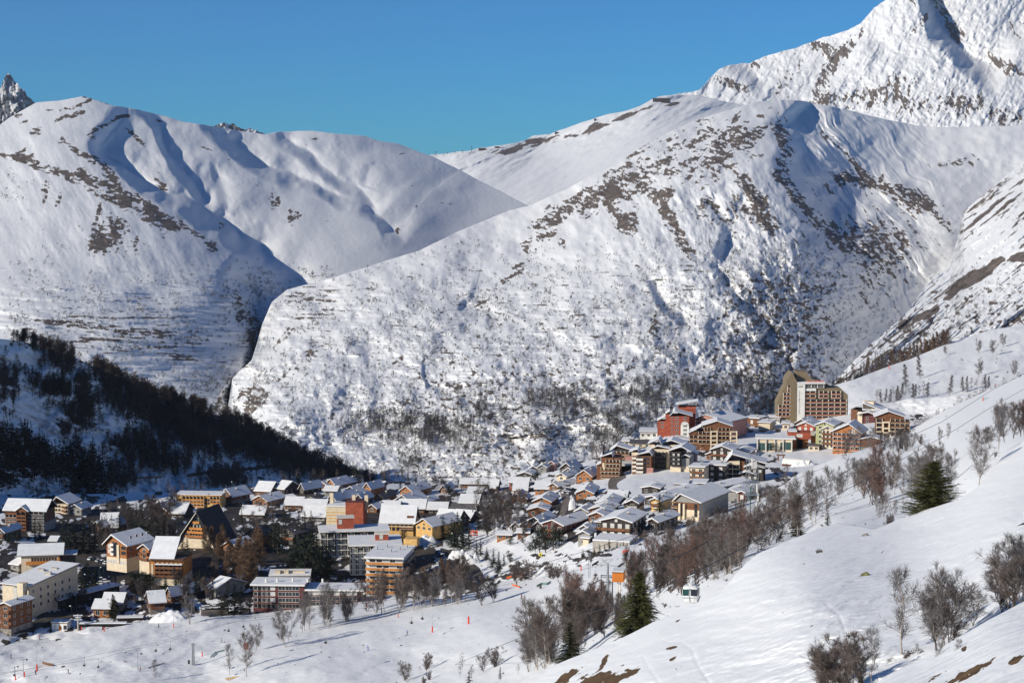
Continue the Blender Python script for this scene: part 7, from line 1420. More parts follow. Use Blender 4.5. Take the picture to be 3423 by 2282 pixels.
def car(crop, x, y, rz, ci, label, group, snow=0, sheet_='village_ground'):
    ox, oy, s = CROP[crop]; px, py = ox + x / s, oy + y / s; Y = float(ground(sheet_, px, py)) * .9975
    o = thing('parked_car', pt(px, py, Y), R(rz), label, 'car', group); b, g, r, w = car_parts(ci, snow)
    link('body', b, o); link('windows', g, o); link('roof', r, o)
    for dx in (-1.3, 1.35):
        for dy in (-.82, .82): q = link('wheel', w, o); q.location = (dx, dy, .33)
crs = np.random.RandomState(9)
for i in range(19): t = i / 18; car('c10', 1010 + 560 * t, 1330 + 480 * t + crs.randn() * 4, 35 + crs.randn() * 3, int(crs.choice([0, 5, 1, 4, 0, 2])), 'parked car in the upper diagonal row of the large car park', 'upper diagonal row of parked cars', int(crs.rand() < .4))
for i in range(14): t = i / 13; car('c10', 960 + 480 * t, 1430 + 400 * t + crs.randn() * 4, 35 + crs.randn() * 3, int(crs.choice([0, 5, 1, 4, 3, 0])), 'parked car in the lower diagonal row of the large car park', 'lower diagonal row of parked cars', int(crs.rand() < .3))
for i in range(9): t = i / 8; car('cG', 1370 + 460 * t, 85 + 130 * t + crs.randn() * 3, 60, int(crs.choice([0, 5, 1, 2])), 'parked car in the sunny street below the orange and white chalet hotel', 'cars in the sunny street', int(crs.rand() < .4))
for i in range(5): car('cG', 1520 + (i % 2) * 60, 400 + i * 28, 5, 2 if i % 3 else 4, 'snow dusted car in the shaded car park between the conifers', 'cars in the shaded car park', 1)
for i, x in enumerate((820, 890, 985)): car('cH', x, 828 - i * 6, 8, (2, 1, 2)[i], ('left car of three parked in front of the grey chalet', 'middle car of three parked in front of the grey chalet', 'right car of three parked in front of the grey chalet')[i], None, 1)
car('cH', 965, 955, 12, 0, 'single dark car parked at the piste edge right of the leafless tree', None)
for i, x in enumerate((1560, 1640, 1740)): car('cH', x, 925 - i * 14, 15, (1, 4, 3)[i], ('silver car parked below the left end of the maroon building', 'blue car parked below the left end of the maroon building', 'red car parked below the left end of the maroon building')[i], None, 0)
for i in range(7): car('c11', 840 + (i % 4) * 38, 600 + (i // 4) * 60 + (i % 4) * 6, 50, int(crs.choice([0, 1, 2])), 'snow capped car beside the road in the chalet quarter', 'cars in the chalet quarter', 1)
for i, (x, y) in enumerate(((690, 1080), (1140, 1050), (900, 1230))): car('c10', x, y, 10, (2, 2, 1)[i], ('white van like car in the shaded yard of the yellow hotel', 'white car under the spruces right of the yard', 'silver car at the foot of the lumpy snow heap')[i], None, 1)

# ---------------------------------------------------------------- street lamps
m_lampg = mat('lamp_green', (.04, .12, .09), rough=.5, var=.05); m_globe = mat('lamp_globe', (.82, .82, .80), rough=.4, var=.02)
_lp = MB(); _lp.tube((0, 0, -1), (0, 0, 7.6), .09, .06, m_lampg, 6); _lp.tube((0, 0, 7.5), (.9, 0, 7.8), .05, .04, m_lampg, 6); _lpm = _lp.mesh('pole'); _lh = MB(); _lh.tube((.9, 0, 7.62), (.9, 0, 7.95), .42, .22, m_globe, 10); _lhm = _lh.mesh('lamp_head')
for c, x, y, n in (('cG', 1245, 560, 0), ('cG', 1365, 670, 0), ('cG', 1300, 720, 0), ('cG', 960, 690, 0), ('cG', 990, 840, 0), ('cG', 1150, 880, 0), ('cG', 1490, 455, 0), ('cG', 1637, 590, 0), ('cG', 1555, 350, 0), ('cG', 1080, 1040, 0), ('cF', 2210, 330, 1), ('c10', 1218, 1255, 2), ('c10', 1325, 1325, 2), ('c10', 900, 1275, 2), ('c10', 700, 1080, 2), ('c8', 670, 1440, 3), ('c8', 845, 1200, 3), ('c8', 505, 640, 3), ('c11', 480, 480, 4), ('c11', 760, 380, 4), ('c11', 2100, 1010, 4), ('cC', 1925, 700, 4)):
    ox, oy, s = CROP[c]; px, py = ox + x / s, oy + y / s; Y = float(ground('village_ground', px, py))
    o = thing('street_lamp', pt(px, py, Y), crs.rand() * 6, ('white headed street lamp in the shaded lower left streets', 'street lamp beside the far yellow block', 'green street lamp around the upper end of the large car park', 'green street lamp between the larches and the far chalets', 'street lamp on the hillside roads of the chalet quarter')[n], 'street lamp', ('lamps of the lower left streets', None, 'lamps of the large car park', 'lamps between larches and chalets', 'lamps of the hillside roads')[n])
    link('pole', _lpm, o); link('lamp_head', _lhm, o)

# ---------------------------------------------------------------- skiers
m_skin = mat('skin', (.45, .26, .18), rough=.6, var=.03); m_ski = mat('ski', (.3, .3, .32), rough=.4); _pm = {}
def person_mesh(top, legs, pose):
    key = (top, legs, pose)
    if key in _pm: return _pm[key]
    mt = [mat('jacket_%d%d%d' % tuple(int(c * 99) for c in top), top, rough=.7, var=.06), mat('trousers_%d%d%d' % tuple(int(c * 99) for c in legs), legs, rough=.7, var=.06), m_skin]
    lean = {'stand': 0, 'ski': .16, 'walk': .05}[pose]; bend = {'stand': 0.0, 'ski': .16, 'walk': .04}[pose]; st = {'stand': .10, 'ski': .13, 'walk': .10}[pose]; fw = .18 if pose == 'walk' else .0
    V = [(0, 0, .92 - bend * .4), (lean * .5, 0, 1.15 - bend * .4), (lean, 0, 1.38 - bend * .4), (lean * 1.2, 0, 1.50 - bend * .4), (lean * 1.3, 0, 1.60 - bend * .4), (lean * 1.35, 0, 1.74 - bend * .4)]
    E = [(0, 1), (1, 2), (2, 3), (3, 4), (4, 5)]; Rr = [.17, .16, .19, .07, .10, .085]; b = len(V)
    for sgn in (1, -1):
        V += [(0, sgn * .1, .86 - bend * .4), (bend + fw * sgn * .5, sgn * (st + .01), .48), (-bend * .1 + fw * sgn, sgn * st, .09), (.14 + fw * sgn, sgn * st, .05)]; E += [(0, b), (b, b + 1), (b + 1, b + 2), (b + 2, b + 3)]; Rr += [.12, .085, .07, .06]; b += 4
    for sgn in (1, -1):
        V += [(lean, sgn * .2, 1.40 - bend * .4), (lean - .02, sgn * .30, 1.14 - bend * .4), (lean + .24, sgn * .26, 1.02 - bend * .4)]; E += [(2, b), (b, b + 1), (b + 1, b + 2)]; Rr += [.085, .06, .05]; b += 3
    me = bpy.data.meshes.new('person_tmp'); me.from_pydata(V, E, []); o = bpy.data.objects.new('person_tmp', me); COL.objects.link(o); o.modifiers.new('s', 'SKIN'); o.modifiers.new('u', 'SUBSURF').levels = 1
    for i, v in enumerate(me.skin_vertices[0].data): v.radius = (Rr[i], Rr[i] * (.8 if i < 3 else 1))
    me.skin_vertices[0].data[0].use_root = True
    dg = bpy.context.evaluated_depsgraph_get(); ev = o.evaluated_get(dg); m2 = bpy.data.meshes.new_from_object(ev); bpy.data.objects.remove(o)
    for q in mt: m2.materials.append(q)
    zt = .90 - bend * .4
    for p in m2.polygons: z = p.center.z; p.material_index = 1 if z < zt else (2 if (z > 1.52 - bend * .4) else 0); p.use_smooth = True
    m2.name = 'body'; _pm[key] = m2; return m2
def skier(crop, x, y, rz, top, legs, label, pose='ski', sheet_='piste', skis=True, Y=None):
    ox, oy, s = CROP[crop]; px, py = ox + x / s, oy + y / s; Y = Y or float(ground(sheet_, px, py)) * .999
    o = thing('person', pt(px, py, Y), R(rz), label, 'person'); o.scale = (1.1, 1.1, 1.1); link('body', person_mesh(top, legs, pose), o)
    b = MB(); n = 8; b.tube((.22 if pose == 'ski' else .05, 0, 1.62 - (.064 if pose == 'ski' else 0)), (.2 if pose == 'ski' else .05, 0, 1.78 - (.064 if pose == 'ski' else 0)), .115, .06, mat('hat_dark', (.05, .05, .07), rough=.8), n); b.build('hat', o)
    if skis:
        for sg in (1, -1): k = MB(); k.box(-.75, .95, sg * .13 - .045, sg * .13 + .045, .0, .03, m_ski); k.build('ski', o); k = MB(); k.tube((.40, sg * .28, 1.0), (.15, sg * .42, .02), .015, .012, m_ski, 5); k.build('pole', o)
BLUE, DK, GR, RD, TN = (.02, .16, .50), (.03, .03, .04), (.08, .22, .08), (.45, .05, .04), (.5, .4, .3)
for a in [('c2', 1065, 1350, 200, BLUE, BLUE, 'skier all in bright blue on the open piste below the birch row'), ('c2', 1329, 1245, 190, BLUE, DK, 'skier in a blue jacket and dark trousers beside the thin marker pole'),
          ('c3', 490, 1203, 150, RD, DK, 'left skier of the pair crossing the piste, red jacket'), ('c3', 512, 1212, 160, GR, TN, 'right skier of the pair crossing the piste, green jacket'), ('c3', 455, 1113, 90, DK, DK, 'person in dark clothes at the round drag lift wheel', 'stand'),
          ('c3', 955, 965, 120, DK, DK, 'dark dressed skier beside the tall twin poles on the upper piste'), ('c3', 1357, 840, 100, DK, DK, 'small dark skier near the red marker on the highest part of the lower piste'),
          ('cK', 165, 300, 60, DK, DK, 'person standing alone on the slushy track at the far left', 'stand'), ('cK', 95, 442, 30, DK, DK, 'person in dark clothes on the left piste above the drag lift', 'walk'), ('cK', 345, 278, 0, RD, DK, 'person in red by the snow mound left of the white hut', 'stand'),
          ('cK', 1385, 175, 0, DK, DK, 'person in dark clothes below the ploughed snow heap', 'walk'), ('cK', 1940, 303, 180, TN, DK, 'skier in a tan jacket above the forked bare tree'), ('cK', 600, 573, 180, GR, DK, 'skier in green alone near the bottom edge of the piste'),
          ('cK', 311, 583, 90, DK, DK, 'skier in dark clothes between the red padded poles'), ('cK', 1221, 558, 0, RD, DK, 'skier in red under the drag lift crossbar'), ('cG', 85, 1190, 0, DK, DK, 'person walking past the crimson fence at the left edge', 'walk'), ('c4', 1706, 884, 0, DK, DK, 'person in dark clothes on the snow above the blue shadow by the lift hall', 'stand', 'village_ground', False)]:
    skier(*a[:7], **dict(zip(('pose', 'sheet_', 'skis'), a[7:])))

# ---------------------------------------------------------------- markers, snow lances, lifts, fences
m_orn = mat('net_orange', (.80, .16, .03), rough=.7, var=.1); m_crim = mat('net_crimson', (.55, .02, .06), rough=.7, var=.1); m_netg = mat('net_green', (.16, .26, .23), rough=.7, var=.1); m_cable = mat('cable', (.035, .035, .04), rough=.6, var=.05)
def at(crop, x, y, sheet_='piste', Y=None):
    ox, oy, s = CROP[crop]; px, py = ox + x / s, oy + y / s; Y = Y or float(ground(sheet_, px, py)); return pt(px, py, Y), Y / F / s
def marker(crop, x, y, h, label, sheet_='piste', lance=0, tilt=0, group=None):
    p, k = at(crop, x, y, sheet_); o = thing('snow_lance' if lance else 'marker_pole', p, 0, label, 'snow lance' if lance else 'marker', group); w = max(.16, h * k * .11)
    b = MB(); b.tube((0, 0, -.3), (tilt * h * k * .3, 0, h * k), w * 1.1, w, m_redp, 8); b.build('padding', o)
    if lance: b = MB(); t = tilt * lance * k * .4; b.tube((0, 0, 0), (t, 0, lance * k), .07, .05, m_steel, 6); b.tube((t, 0, lance * k), (t + .5, 0, lance * k + .25), .09, .07, m_steel, 6); b.build('lance', o)
for a in (('cK', 135, 632, 42, 'red padded pole lowest at the left edge of the piste'), ('cK', 215, 604, 46, 'red padded pole with a dark bundle at its foot'), ('cK', 96, 216, 68, 'tall slim red pole in front of the left balcony block'), ('cK', 83, 260, 28, 'short red marker below the tall slim red pole'), ('cK', 26, 288, 28, 'red marker at the left end of the rope line'),
          ('cK', 910, 208, 40, 'red marker in front of the dark snow wall'), ('cK', 714, 208, 44, 'fat red marker right beside the white hut pylon'), ('cK', 466, 215, 16, 'tiny red marker on the snow mound by the white hut'), ('c3', 133, 1372, 52, 'tall red marker pole alone on the middle of the lower piste'), ('c3', 1400, 852, 25, 'red marker below the charcoal block beside a small skier'), ('c3', 518, 940, 40, 'red marker in front of the large dark pines'),
          ('c2', 1054, 1058, 26, 'red marker among the bare trees by the maroon building'), ('c2', 1265, 1128, 26, 'dark red marker under the thin trees below the orange tower')): marker(*a)
marker('c5', 446, 1128, 28, 'red marker on the bank right of the barrel roofed hall', 'village_ground'); marker('c5', 659, 1160, 20, 'tiny red marker on the slope below the orange balcony block'); marker('c5', 1456, 682, 26, 'red marker beside the pale lift screen on the right piste'); marker('c5', 1541, 600, 32, 'triangular red marker on the skyline of the snow mound', 'snow_mound')
for a in (('cK', 323, 552, 62, 'snow lance with a tall thin mast and red base at the left of the piste', 'piste', 230), ('cK', 1517, 174, 36, 'snow lance with a red base in front of the ploughed snow heap', 'piste', 105), ('cK', 1766, 424, 42, 'snow lance with a curly head beside the grey lift pylon', 'piste', 115), ('c3', 887, 1016, 34, 'snow lance with a red base on the upper piste left of the twin poles', 'piste', 140), ('c2', 1494, 1228, 42, 'snow lance with red base right of the two blue skiers', 'piste', 120), ('c5', 828, 468, 24, 'leaning snow lance on the skyline of the right piste', 'piste_hill', 112, -.7)): marker(*a)
def chair(crop, x, y, h, label, Y, group=None, rz=20):
    ox, oy, s = CROP[crop]; k = Y / F / s; o = thing('lift_chair', pt(ox + x / s, oy + y / s, Y), R(rz), label, 'chairlift chair', group); H_ = h * k
    b = MB(); b.tube((0, 0, H_), (0, 0, H_ * .5), .05, .05, m_steel, 6); b.tube((0, 0, H_ * .5), (0, -.9, H_ * .38), .04, .04, m_steel, 6); b.tube((0, 0, H_ * .5), (0, .9, H_ * .38), .04, .04, m_steel, 6)
    for sy in (-.9, .9): b.tube((0, sy, H_ * .38), (0, sy, .1), .04, .04, m_steel, 6)
    b.tube((-.2, 0, H_), (.2, 0, H_), .1, .1, m_steel, 6); b.build('hanger', o); b = MB(); b.box(-.45, .1, -1.0, 1.0, 0, .1, m_dark); b.build('seat', o); b = MB(); b.box(.1, .2, -1.0, 1.0, .1, .6, m_dark); b.build('backrest', o)
CH = [('cK', 738, 505, 72, 620), ('cK', 860, 520, 72, 640), ('cK', 1362, 378, 74, 640), ('cK', 1488, 365, 76, 660), ('cK', 1998, 205, 74, 670), ('cK', 2128, 168, 70, 690), ('c3', 985, 1048, 60, 600), ('c2', 780, 1298, 30, 600), ('c2', 1355, 1166, 40, 640), ('c2', 1427, 1138, 36, 650), ('cK', 128, 590, 78, 600)]
CHL = ['empty lift chair lowest on the near cable of the left piste', 'empty lift chair just right of the lowest one', 'lift chair on the near cable above the small frosty tree', 'lift chair with footrest right beside the previous one on the far cable', 'lift chair near the birches on the near cable', 'lift chair close to the maroon building on the far cable', 'lift chair hanging left of the orange cabin', 'small lift chair in front of the spreading bare tree', 'small lift chair below the birch row, lower one', 'small lift chair below the birch row, upper one', 'lift chair hanging over the red pole at the far left']
for (c, x, y, h, Y), l in zip(CH, CHL): chair(c, x, y, h, l, Y)
def cable(pts, r, label):
    b = MB(); P = [Vector(pt(*p)) for p in pts]; Q = []
    for a, c in zip(P[:-1], P[1:]): Q += [a.lerp(c, t / 4) for t in range(4)]
    Q.append(P[-1])
    for a, c in zip(Q[:-1], Q[1:]): b.tube(a, c, r, r, m_cable, 5, cap=False)
    o = b.build('lift_cable'); tag(o, label, 'cable')
cable([(1500, 2228, 560), (1700, 2146, 400), (1861, 2078, 320), (2091, 2014, 262), (2191, 1974, 240), (2309, 1919, 224), (2500, 1822, 240), (2680, 1714, 280), (2859, 1620, 340), (3079, 1500, 430), (3203, 1430, 500), (3298, 1370, 560), (3423, 1300, 640), (3560, 1225, 740)], .055, 'near gondola cable that carries the white cabin')
cable([(2100, 1940, 300), (2265, 1861, 300), (2365, 1809, 310), (2560, 1717, 340), (2799, 1594, 410), (2939, 1506, 480), (3149, 1409, 580), (3323, 1299, 680), (3423, 1249, 740), (3560, 1170, 800)], .065, 'thick gondola cable running above the one with the cabin')
cable([(1400, 1976, 700), (1500, 1954, 690), (1643, 1923, 680), (1830, 1878, 660), (2004, 1826, 650), (2352, 1713, 690), (2560, 1643, 740), (2760, 1560, 820)], .07, 'far lift cable crossing in front of the timber wall')
cable([(-40, 2262, 600), (282, 2195, 620), (522, 2146, 640), (765, 2080, 670), (1100, 2045, 690), (1400, 2010, 680), (1991, 1893, 600), (2031, 1868, 590)], .035, 'near chairlift cable over the lower piste'); cable([(-40, 2255, 620), (326, 2200, 640), (568, 2141, 660), (814, 2069, 690), (1400, 1990, 700), (2020, 1862, 600)], .035, 'far chairlift cable over the lower piste')
# gondola cabin
G = thing('gondola_cabin', pt(2309, 2012, 223), R(-12), 'white gondola cabin with dark windows hanging over the trees in front of the near slope', 'gondola')
k = 223 / F; m_gw = mat('cabin_white', (.78, .78, .76), rough=.35, var=.03, spec=.5); HH = 92 * k
b = MB(); rings = [(.55, .62, 0), (.82, .80, .22), (.98, .92, .75), (1.0, .95, .95), (.98, .93, 1.55), (.86, .82, 1.95), (.6, .6, 2.08)]; n = 16; V = []
for rx, ry, z in rings:
    for i in range(n): t = 2 * math.pi * i / n; c_, s_ = math.cos(t), math.sin(t); q = (abs(c_) ** 4 + abs(s_) ** 4) ** -.25; V.append((rx * c_ * q, ry * s_ * q, z))
Fs = [tuple(range(n))[::-1], tuple(range((len(rings) - 1) * n, len(rings) * n))] + [(j * n + i, j * n + (i + 1) % n, (j + 1) * n + (i + 1) % n, (j + 1) * n + i) for j in range(len(rings) - 1) for i in range(n)]
b.poly(V, Fs, m_gw); b.build('shell', G)
for x0, x1, mm in ((-.86, -.14, m_glassg), (.10, .88, m_glass)): b = MB(); b.box(x0, x1, -.975, -.95, 1.0, 1.78, mm); b.build('window', G)
b = MB(); b.box(.985, 1.01, -.7, .7, 1.0, 1.75, m_glass); b.build('window', G); b = MB(); b.box(-.075, -.02, -.99, -.93, .15, 1.9, m_steel); b.box(-.95, .95, -.985, -.94, .72, .78, m_steel); b.build('door_seam', G)
b = MB(); b.tube((1.12, -.3, .85), (.85, -.3, .1), .06, .05, m_black, 6); b.tube((1.12, 0, .85), (.85, 0, .1), .06, .05, m_black, 6); b.build('ski_rack', G)
b = MB(); b.tube((0, 0, 2.02), (0, 0, 2.38), .16, .42, m_gw, 12); b.tube((.02, 0, 2.35), (.06, 0, HH - .15), .07, .06, m_gw, 8); b.tube((-.45, 0, HH - .2), (.45, 0, HH + .18), .07, .07, m_steel, 8); b.build('hanger_arm', G)
# lattice mast
o = thing('lattice_mast', pt(2512, 1800, 520), R(12), 'tall grey lattice mast with white antenna panels standing in the bare trees', 'mast'); k = 520 / F
b = MB(); hh = 292 * k; w = 1.3
for sx in (-w, w):
    for sy in (-w, w): b.tube((sx, sy, -6), (sx, sy, hh), .07, .07, m_steel, 5)
n = 13
for i in range(n):
    z0, z1 = hh * i / n, hh * (i + 1) / n
    for (a, c) in (((-w, -w), (w, -w)), ((w, -w), (w, w)), ((w, w), (-w, w)), ((-w, w), (-w, -w))):
        p, q = (a, c) if i % 2 else (c, a); b.tube((*p, z0), (*q, z1), .045, .045, m_steel, 4); b.tube((*a, z1), (*c, z1), .04, .04, m_steel, 4)
b.build('lattice', o); b = MB(); b.tube((-.4, 0, -6), (-.4, 0, hh * .62), .14, .14, m_lampg, 6); b.build('feeder_pole', o)
for z in (.52, .66): b = MB(); b.box(-w - .8, w + .5, -w - .5, w + .3, hh * z, hh * z + .15, m_steel); b.build('platform', o)
for x_, z in ((.9, .35), (.9, .55), (-.6, .86), (1.2, .45)): b = MB(); b.box(x_ - .22, x_ + .22, -w - .35, -w - .1, hh * z, hh * z + 2.2, m_white); b.build('antenna_panel', o)
b = MB(); b.box(-.75, .75, -w - .3, -w - .1, hh * .83, hh * .83 + 2.0, m_fasw); b.build('screen_panel', o)
for i, xx in enumerate((2474, 2482)):
    p = thing('thin_mast', pt(xx, 1782, 530), 0, ('left one of two thin guyed masts beside the lattice mast', 'right one of two thin guyed masts beside the lattice mast')[i], 'mast'); b = MB(); b.tube((0, 0, -3), (0, 0, 118 * k), .09, .06, m_steel, 6); b.build('pole', p); b = MB(); b.tube((0, -.4, 116 * k), (0, .4, 116 * k), .05, .05, m_steel, 6); b.build('cross_bar', p)
# chairlift pylon and orange cabin on stilts
p_, k = at('c6', 762, 880, Y=430); o = thing('lift_pylon', p_, R(-20), 'chairlift pylon with wheel trains and cross arms beside the orange cabin', 'lift pylon')
b = MB(); b.tube((0, 0, -3), (0, 0, 235 * k), .35, .25, m_steel, 10); b.build('shaft', o); b = MB(); b.tube((-3.2, 0, 225 * k), (3.2, 0, 225 * k), .16, .16, m_steel, 8); b.tube((-2.2, 0, 260 * k), (1.2, 0, 275 * k), .09, .09, m_steel, 6); b.tube((0, 0, 235 * k), (-1.5, 0, 268 * k), .08, .08, m_steel, 6); b.tube((0, 0, 235 * k), (1, 0, 272 * k), .08, .08, m_steel, 6); b.build('cross_arm', o)
for sx in (-3.0, 3.0):
    b = MB()
    for j in range(8): b.tube((sx - .1, -2.1 + j * .6, 232 * k), (sx + .1, -2.1 + j * .6, 232 * k), .24, .24, m_dark, 8)
    b.box(sx - .06, sx + .06, -2.3, 2.3, 236 * k, 240 * k, m_steel); b.build('wheel_train', o)
p_, k = at('c6', 840, 865, Y=420); o = thing('lift_cabin', p_, R(-10), 'small orange control cabin on stilts with a snowy flat roof beside the pylon', 'cabin')
b = MB(); b.box(-45 * k, 42 * k, 0, 4.2, 75 * k, 150 * k, m_orn if False else mat('cabin_orange', (.62, .19, .03), rough=.6, var=.08)); b.build('cabin_body', o); b = MB(); b.box(-48 * k, 45 * k, -.15, 4.4, 150 * k, 155 * k, m_dark); a_ = b.build('roof', o); b = MB(); b.box(-47 * k, 44 * k, -.1, 4.3, 155 * k, 162 * k, m_roofsnow); b.build('snow_layer', a_)
for xx in (-6, 12): b = MB(); b.tube((xx * k, 1.5, -3), (xx * k, 1.5, 75 * k), .16, .16, m_fasw, 6); b.build('stilt', o)
p_, k = at('c6', 750, 850, Y=432); o = thing('timber_trestle', p_, R(-14), 'dark timber trestle ramp descending left of the orange cabin', 'trestle')
b = MB()
for xx in (-40, 10, 50): b.tube((xx * k, 0, -4), (xx * k, 0, 115 * k), .14, .12, m_dark, 6)
for zz in (60, 88, 112): b.tube((-40 * k, 0, zz * k), (52 * k, 0, zz * k), .10, .10, m_dark, 6)
b.tube((-130 * k, 0, 30 * k), (-36 * k, 0, 80 * k), .12, .12, m_dark, 6); b.build('frame', o); b = MB(); b.box(-38 * k, 50 * k, -.6, 1.8, 88 * k, 92 * k, m_roofsnow); b.build('deck', o)
p_, k = at('c6', 912, 690, Y=520); o = thing('concrete_pillar', p_, 0, 'pale concrete pillar topped by a thin slab behind the orange cabin', 'pillar'); b = MB(); b.box(-15 * k, 15 * k, 0, 2, -4, 58 * k, m_white); b.build('shaft', o); b = MB(); b.box(-24 * k, 62 * k, -.3, 2.3, 58 * k, 64 * k, m_fasw); b.build('slab', o)
for i, xx in enumerate((615, 626)): p_, k = at('c6', xx, 735, Y=560); o = thing('twin_pole', p_, 0, ('left of the twin thin poles on the upper piste', 'right of the twin thin poles on the upper piste')[i], 'pole'); b = MB(); b.tube((0, 0, -1), (0, 0, 175 * k), .10, .07, m_steel, 6); b.build('pole', o); b = MB(); b.tube((-.3, 0, 170 * k), (.3, 0, 170 * k), .06, .06, m_steel, 6); b.build('cap_bar', o)
# far pylon and screen on the right piste
p_, k = at('c5', 1483, 862, Y=900); o = thing('lift_pylon', p_, R(10), 'far T shaped lift pylon on the right piste under a pale screen', 'lift pylon'); b = MB(); b.tube((0, 0, -2), (0, 0, 128 * k), .45, .3, m_steel, 8); b.build('shaft', o); b = MB(); b.box(-42 * k, 34 * k, -.3, .3, 126 * k, 132 * k, m_steel); b.box(-30 * k, -27 * k, -.2, .2, 132 * k, 152 * k, m_steel); b.box(20 * k, 23 * k, -.2, .2, 132 * k, 152 * k, m_steel); b.box(-30 * k, 23 * k, -.2, .2, 150 * k, 153 * k, m_steel); b.build('cross_arm', o)
p_, k = at('c5', 1478, 700, Y=930); o = thing('safety_screen', p_, 0, 'pale blue grey safety screen beside a red marker on the right piste', 'screen'); b = MB(); b.box(-26 * k, 26 * k, 0, .2, 0, 44 * k, mat('screen_pale', (.42, .50, .54), rough=.7)); b.build('panel', o); b = MB(); b.tube((-26 * k, .1, -1), (-26 * k, .1, 46 * k), .1, .1, m_steel, 5); b.tube((26 * k, .1, -1), (26 * k, .1, 46 * k), .1, .1, m_steel, 5); b.build('frame', o)
for i, (x, y) in enumerate(((1235, 835), (1345, 820), (1290, 865), (1560, 758), (1655, 748))): chair('c5', x, y, 22, ('far lift chair in a row of five above the thin bushes, leftmost', 'far lift chair, second of the row of five', 'far lift chair hanging lowest of the row of five', 'far lift chair just right of the T shaped pylon', 'far lift chair at the right end of the row of five')[i], 880)
# drag lift pylons on the lower left
p_, k = at('cK', 1688, 503); o = thing('lift_pylon', p_, R(5), 'grey twin post lift pylon with a small box on the lower left piste', 'lift pylon'); b = MB()
for xx in (-8, 8): b.tube((xx * k, 0, -1), (xx * k * .6, 0, 200 * k), .3, .22, m_steel, 8)
b.build('posts', o); b = MB(); b.box(-16 * k, 22 * k, -.3, .3, 184 * k, 190 * k, m_steel); b.build('cross_arm', o); b = MB(); b.box(-46 * k, -30 * k, -.5, .5, 16 * k, 48 * k, m_dark); b.build('control_box', o)
for i, (x, y, h, l) in enumerate(((1205, 548, 160, 'drag lift pole with curly wheel arm beside the low fence'), (206, 602, 160, 'drag lift pole with side arms behind the red padded poles'), (132, 632, 122, 'short drag lift pole with a hook at the far left'), (395, 668, 62, 'slanted drag lift frame at the bottom edge left'))):
    p_, k = at('cK', x, y); o = thing('drag_lift_pole', p_, R(i * 25), l, 'lift pole'); b = MB(); b.tube((0, 0, -1), (0, 0, h * k), .14, .1, m_steel, 6); b.build('shaft', o); b = MB(); b.tube((-1.4, 0, h * k * .96), (1.6, 0, h * k), .07, .07, m_steel, 6); b.tube((-1.2, .2, h * k * .66), (1.2, 0, h * k * .72), .06, .06, m_steel, 6); b.tube((1.4, -.06, h * k * .95), (1.4, .06, h * k * .95), .35, .35, m_dark, 10); b.build('wheel_arm', o)
p_, k = at('cG', 1172, 1140, 'village_ground'); o = thing('lift_pylon', p_, R(10), 'snow loaded lift pylon behind the white hut at the piste edge', 'lift pylon'); b = MB(); b.tube((0, 0, -2), (0, 0, 245 * k), .5, .35, m_conc, 10); b.build('shaft', o)
for zz, w_ in ((150, 60), (185, 45), (215, 70)): b = MB(); b.box(-w_ * k, w_ * k, -.3, .3, zz * k, (zz + 10) * k, m_steel); b.box(-w_ * k, w_ * k, -.35, .35, (zz + 10) * k, (zz + 18) * k, m_roofsnow); b.build('cross_arm', o)
# hut, walls, fences
Hh = Bld('cG', 890, 1148, -8, 'small white lift hut with an orange door and snowy flat roof', 'lift_hut', 'hut')
X, Z = Hh.X, Hh.Z; Hh.walls(X(770), X(1010), 0, 5, Z(1035), m_white, z0=-1); Hh.roof(X(765), X(1015), 0, 5, Z(1035), ov=.3, sn=.3); Hh.win(X(825), Z(1105), .8, 1.2, 'lit'); m = MB(); m.box(X(882), X(918), -.06, -.01, 0, Z(1070), mat('door_orange', (.6, .2, .04), rough=.6)); m.build('door', Hh.o); m = MB(); m.box(X(955), X(1005), -.05, -.01, Z(1130), Z(1065), m_glass); m.build('window', Hh.o)
Hw = Bld('cG', 1940, 1010, 6, 'long black shed with a snow strip roof above the dark retaining wall', 'shed', 'shed'); X, Z = Hw.X, Hw.Z; Hw.walls(X(1760), X(2130), 0, 3, Z(965), m_black); Hw.roof(X(1755), X(2135), 0, 3, Z(965), ov=.3, sn=.4)
Hv = Bld('cG', 1540, 1090, 2, 'low dark retaining wall capped with snow along the lower car park', 'retaining_wall', 'wall'); X, Z = Hv.X, Hv.Z; Hv.walls(X(1190), X(1890), 0, 2, Z(1045), m_black); m = MB(); m.box(X(1185), X(1895), -.2, 2.2, Z(1045), Z(1030), m_roofsnow); m.build('snow_layer', Hv.o)
def fence_(crop, pts, h, mt, label, sheet_='piste', posts=True, name='safety_fence', cat='fence'):
    W_ = []
    for x, y in pts: p_, k = at(crop, x, y, sheet_); W_.append((Vector(p_), k))
    o = thing(name, W_[0][0], 0, label, cat); b = MB(); q = MB(); o0 = W_[0][0]
    for (a, k1), (c, k2) in zip(W_[:-1], W_[1:]):
        a, c = a - o0, c - o0; b.poly([a + Vector((0, .03, .15)), c + Vector((0, .03, .15)), c + Vector((0, .03, h * k2)), a + Vector((0, .03, h * k1)), a + Vector((0, -.03, .15)), c + Vector((0, -.03, .15)), c + Vector((0, -.03, h * k2)), a + Vector((0, -.03, h * k1))], [(0, 1, 2, 3), (7, 6, 5, 4), (0, 4, 5, 1), (3, 2, 6, 7), (0, 3, 7, 4), (1, 5, 6, 2)], mt)
        n = max(1, int((c - a).length / 3))
        for i in range(n + 1): r = a.lerp(c, i / n); q.tube((r.x, r.y, r.z - .4), (r.x, r.y, r.z + h * k1 * 1.15), .05, .05, m_fas, 5)
    b.build('net', o); q.build('posts', o)
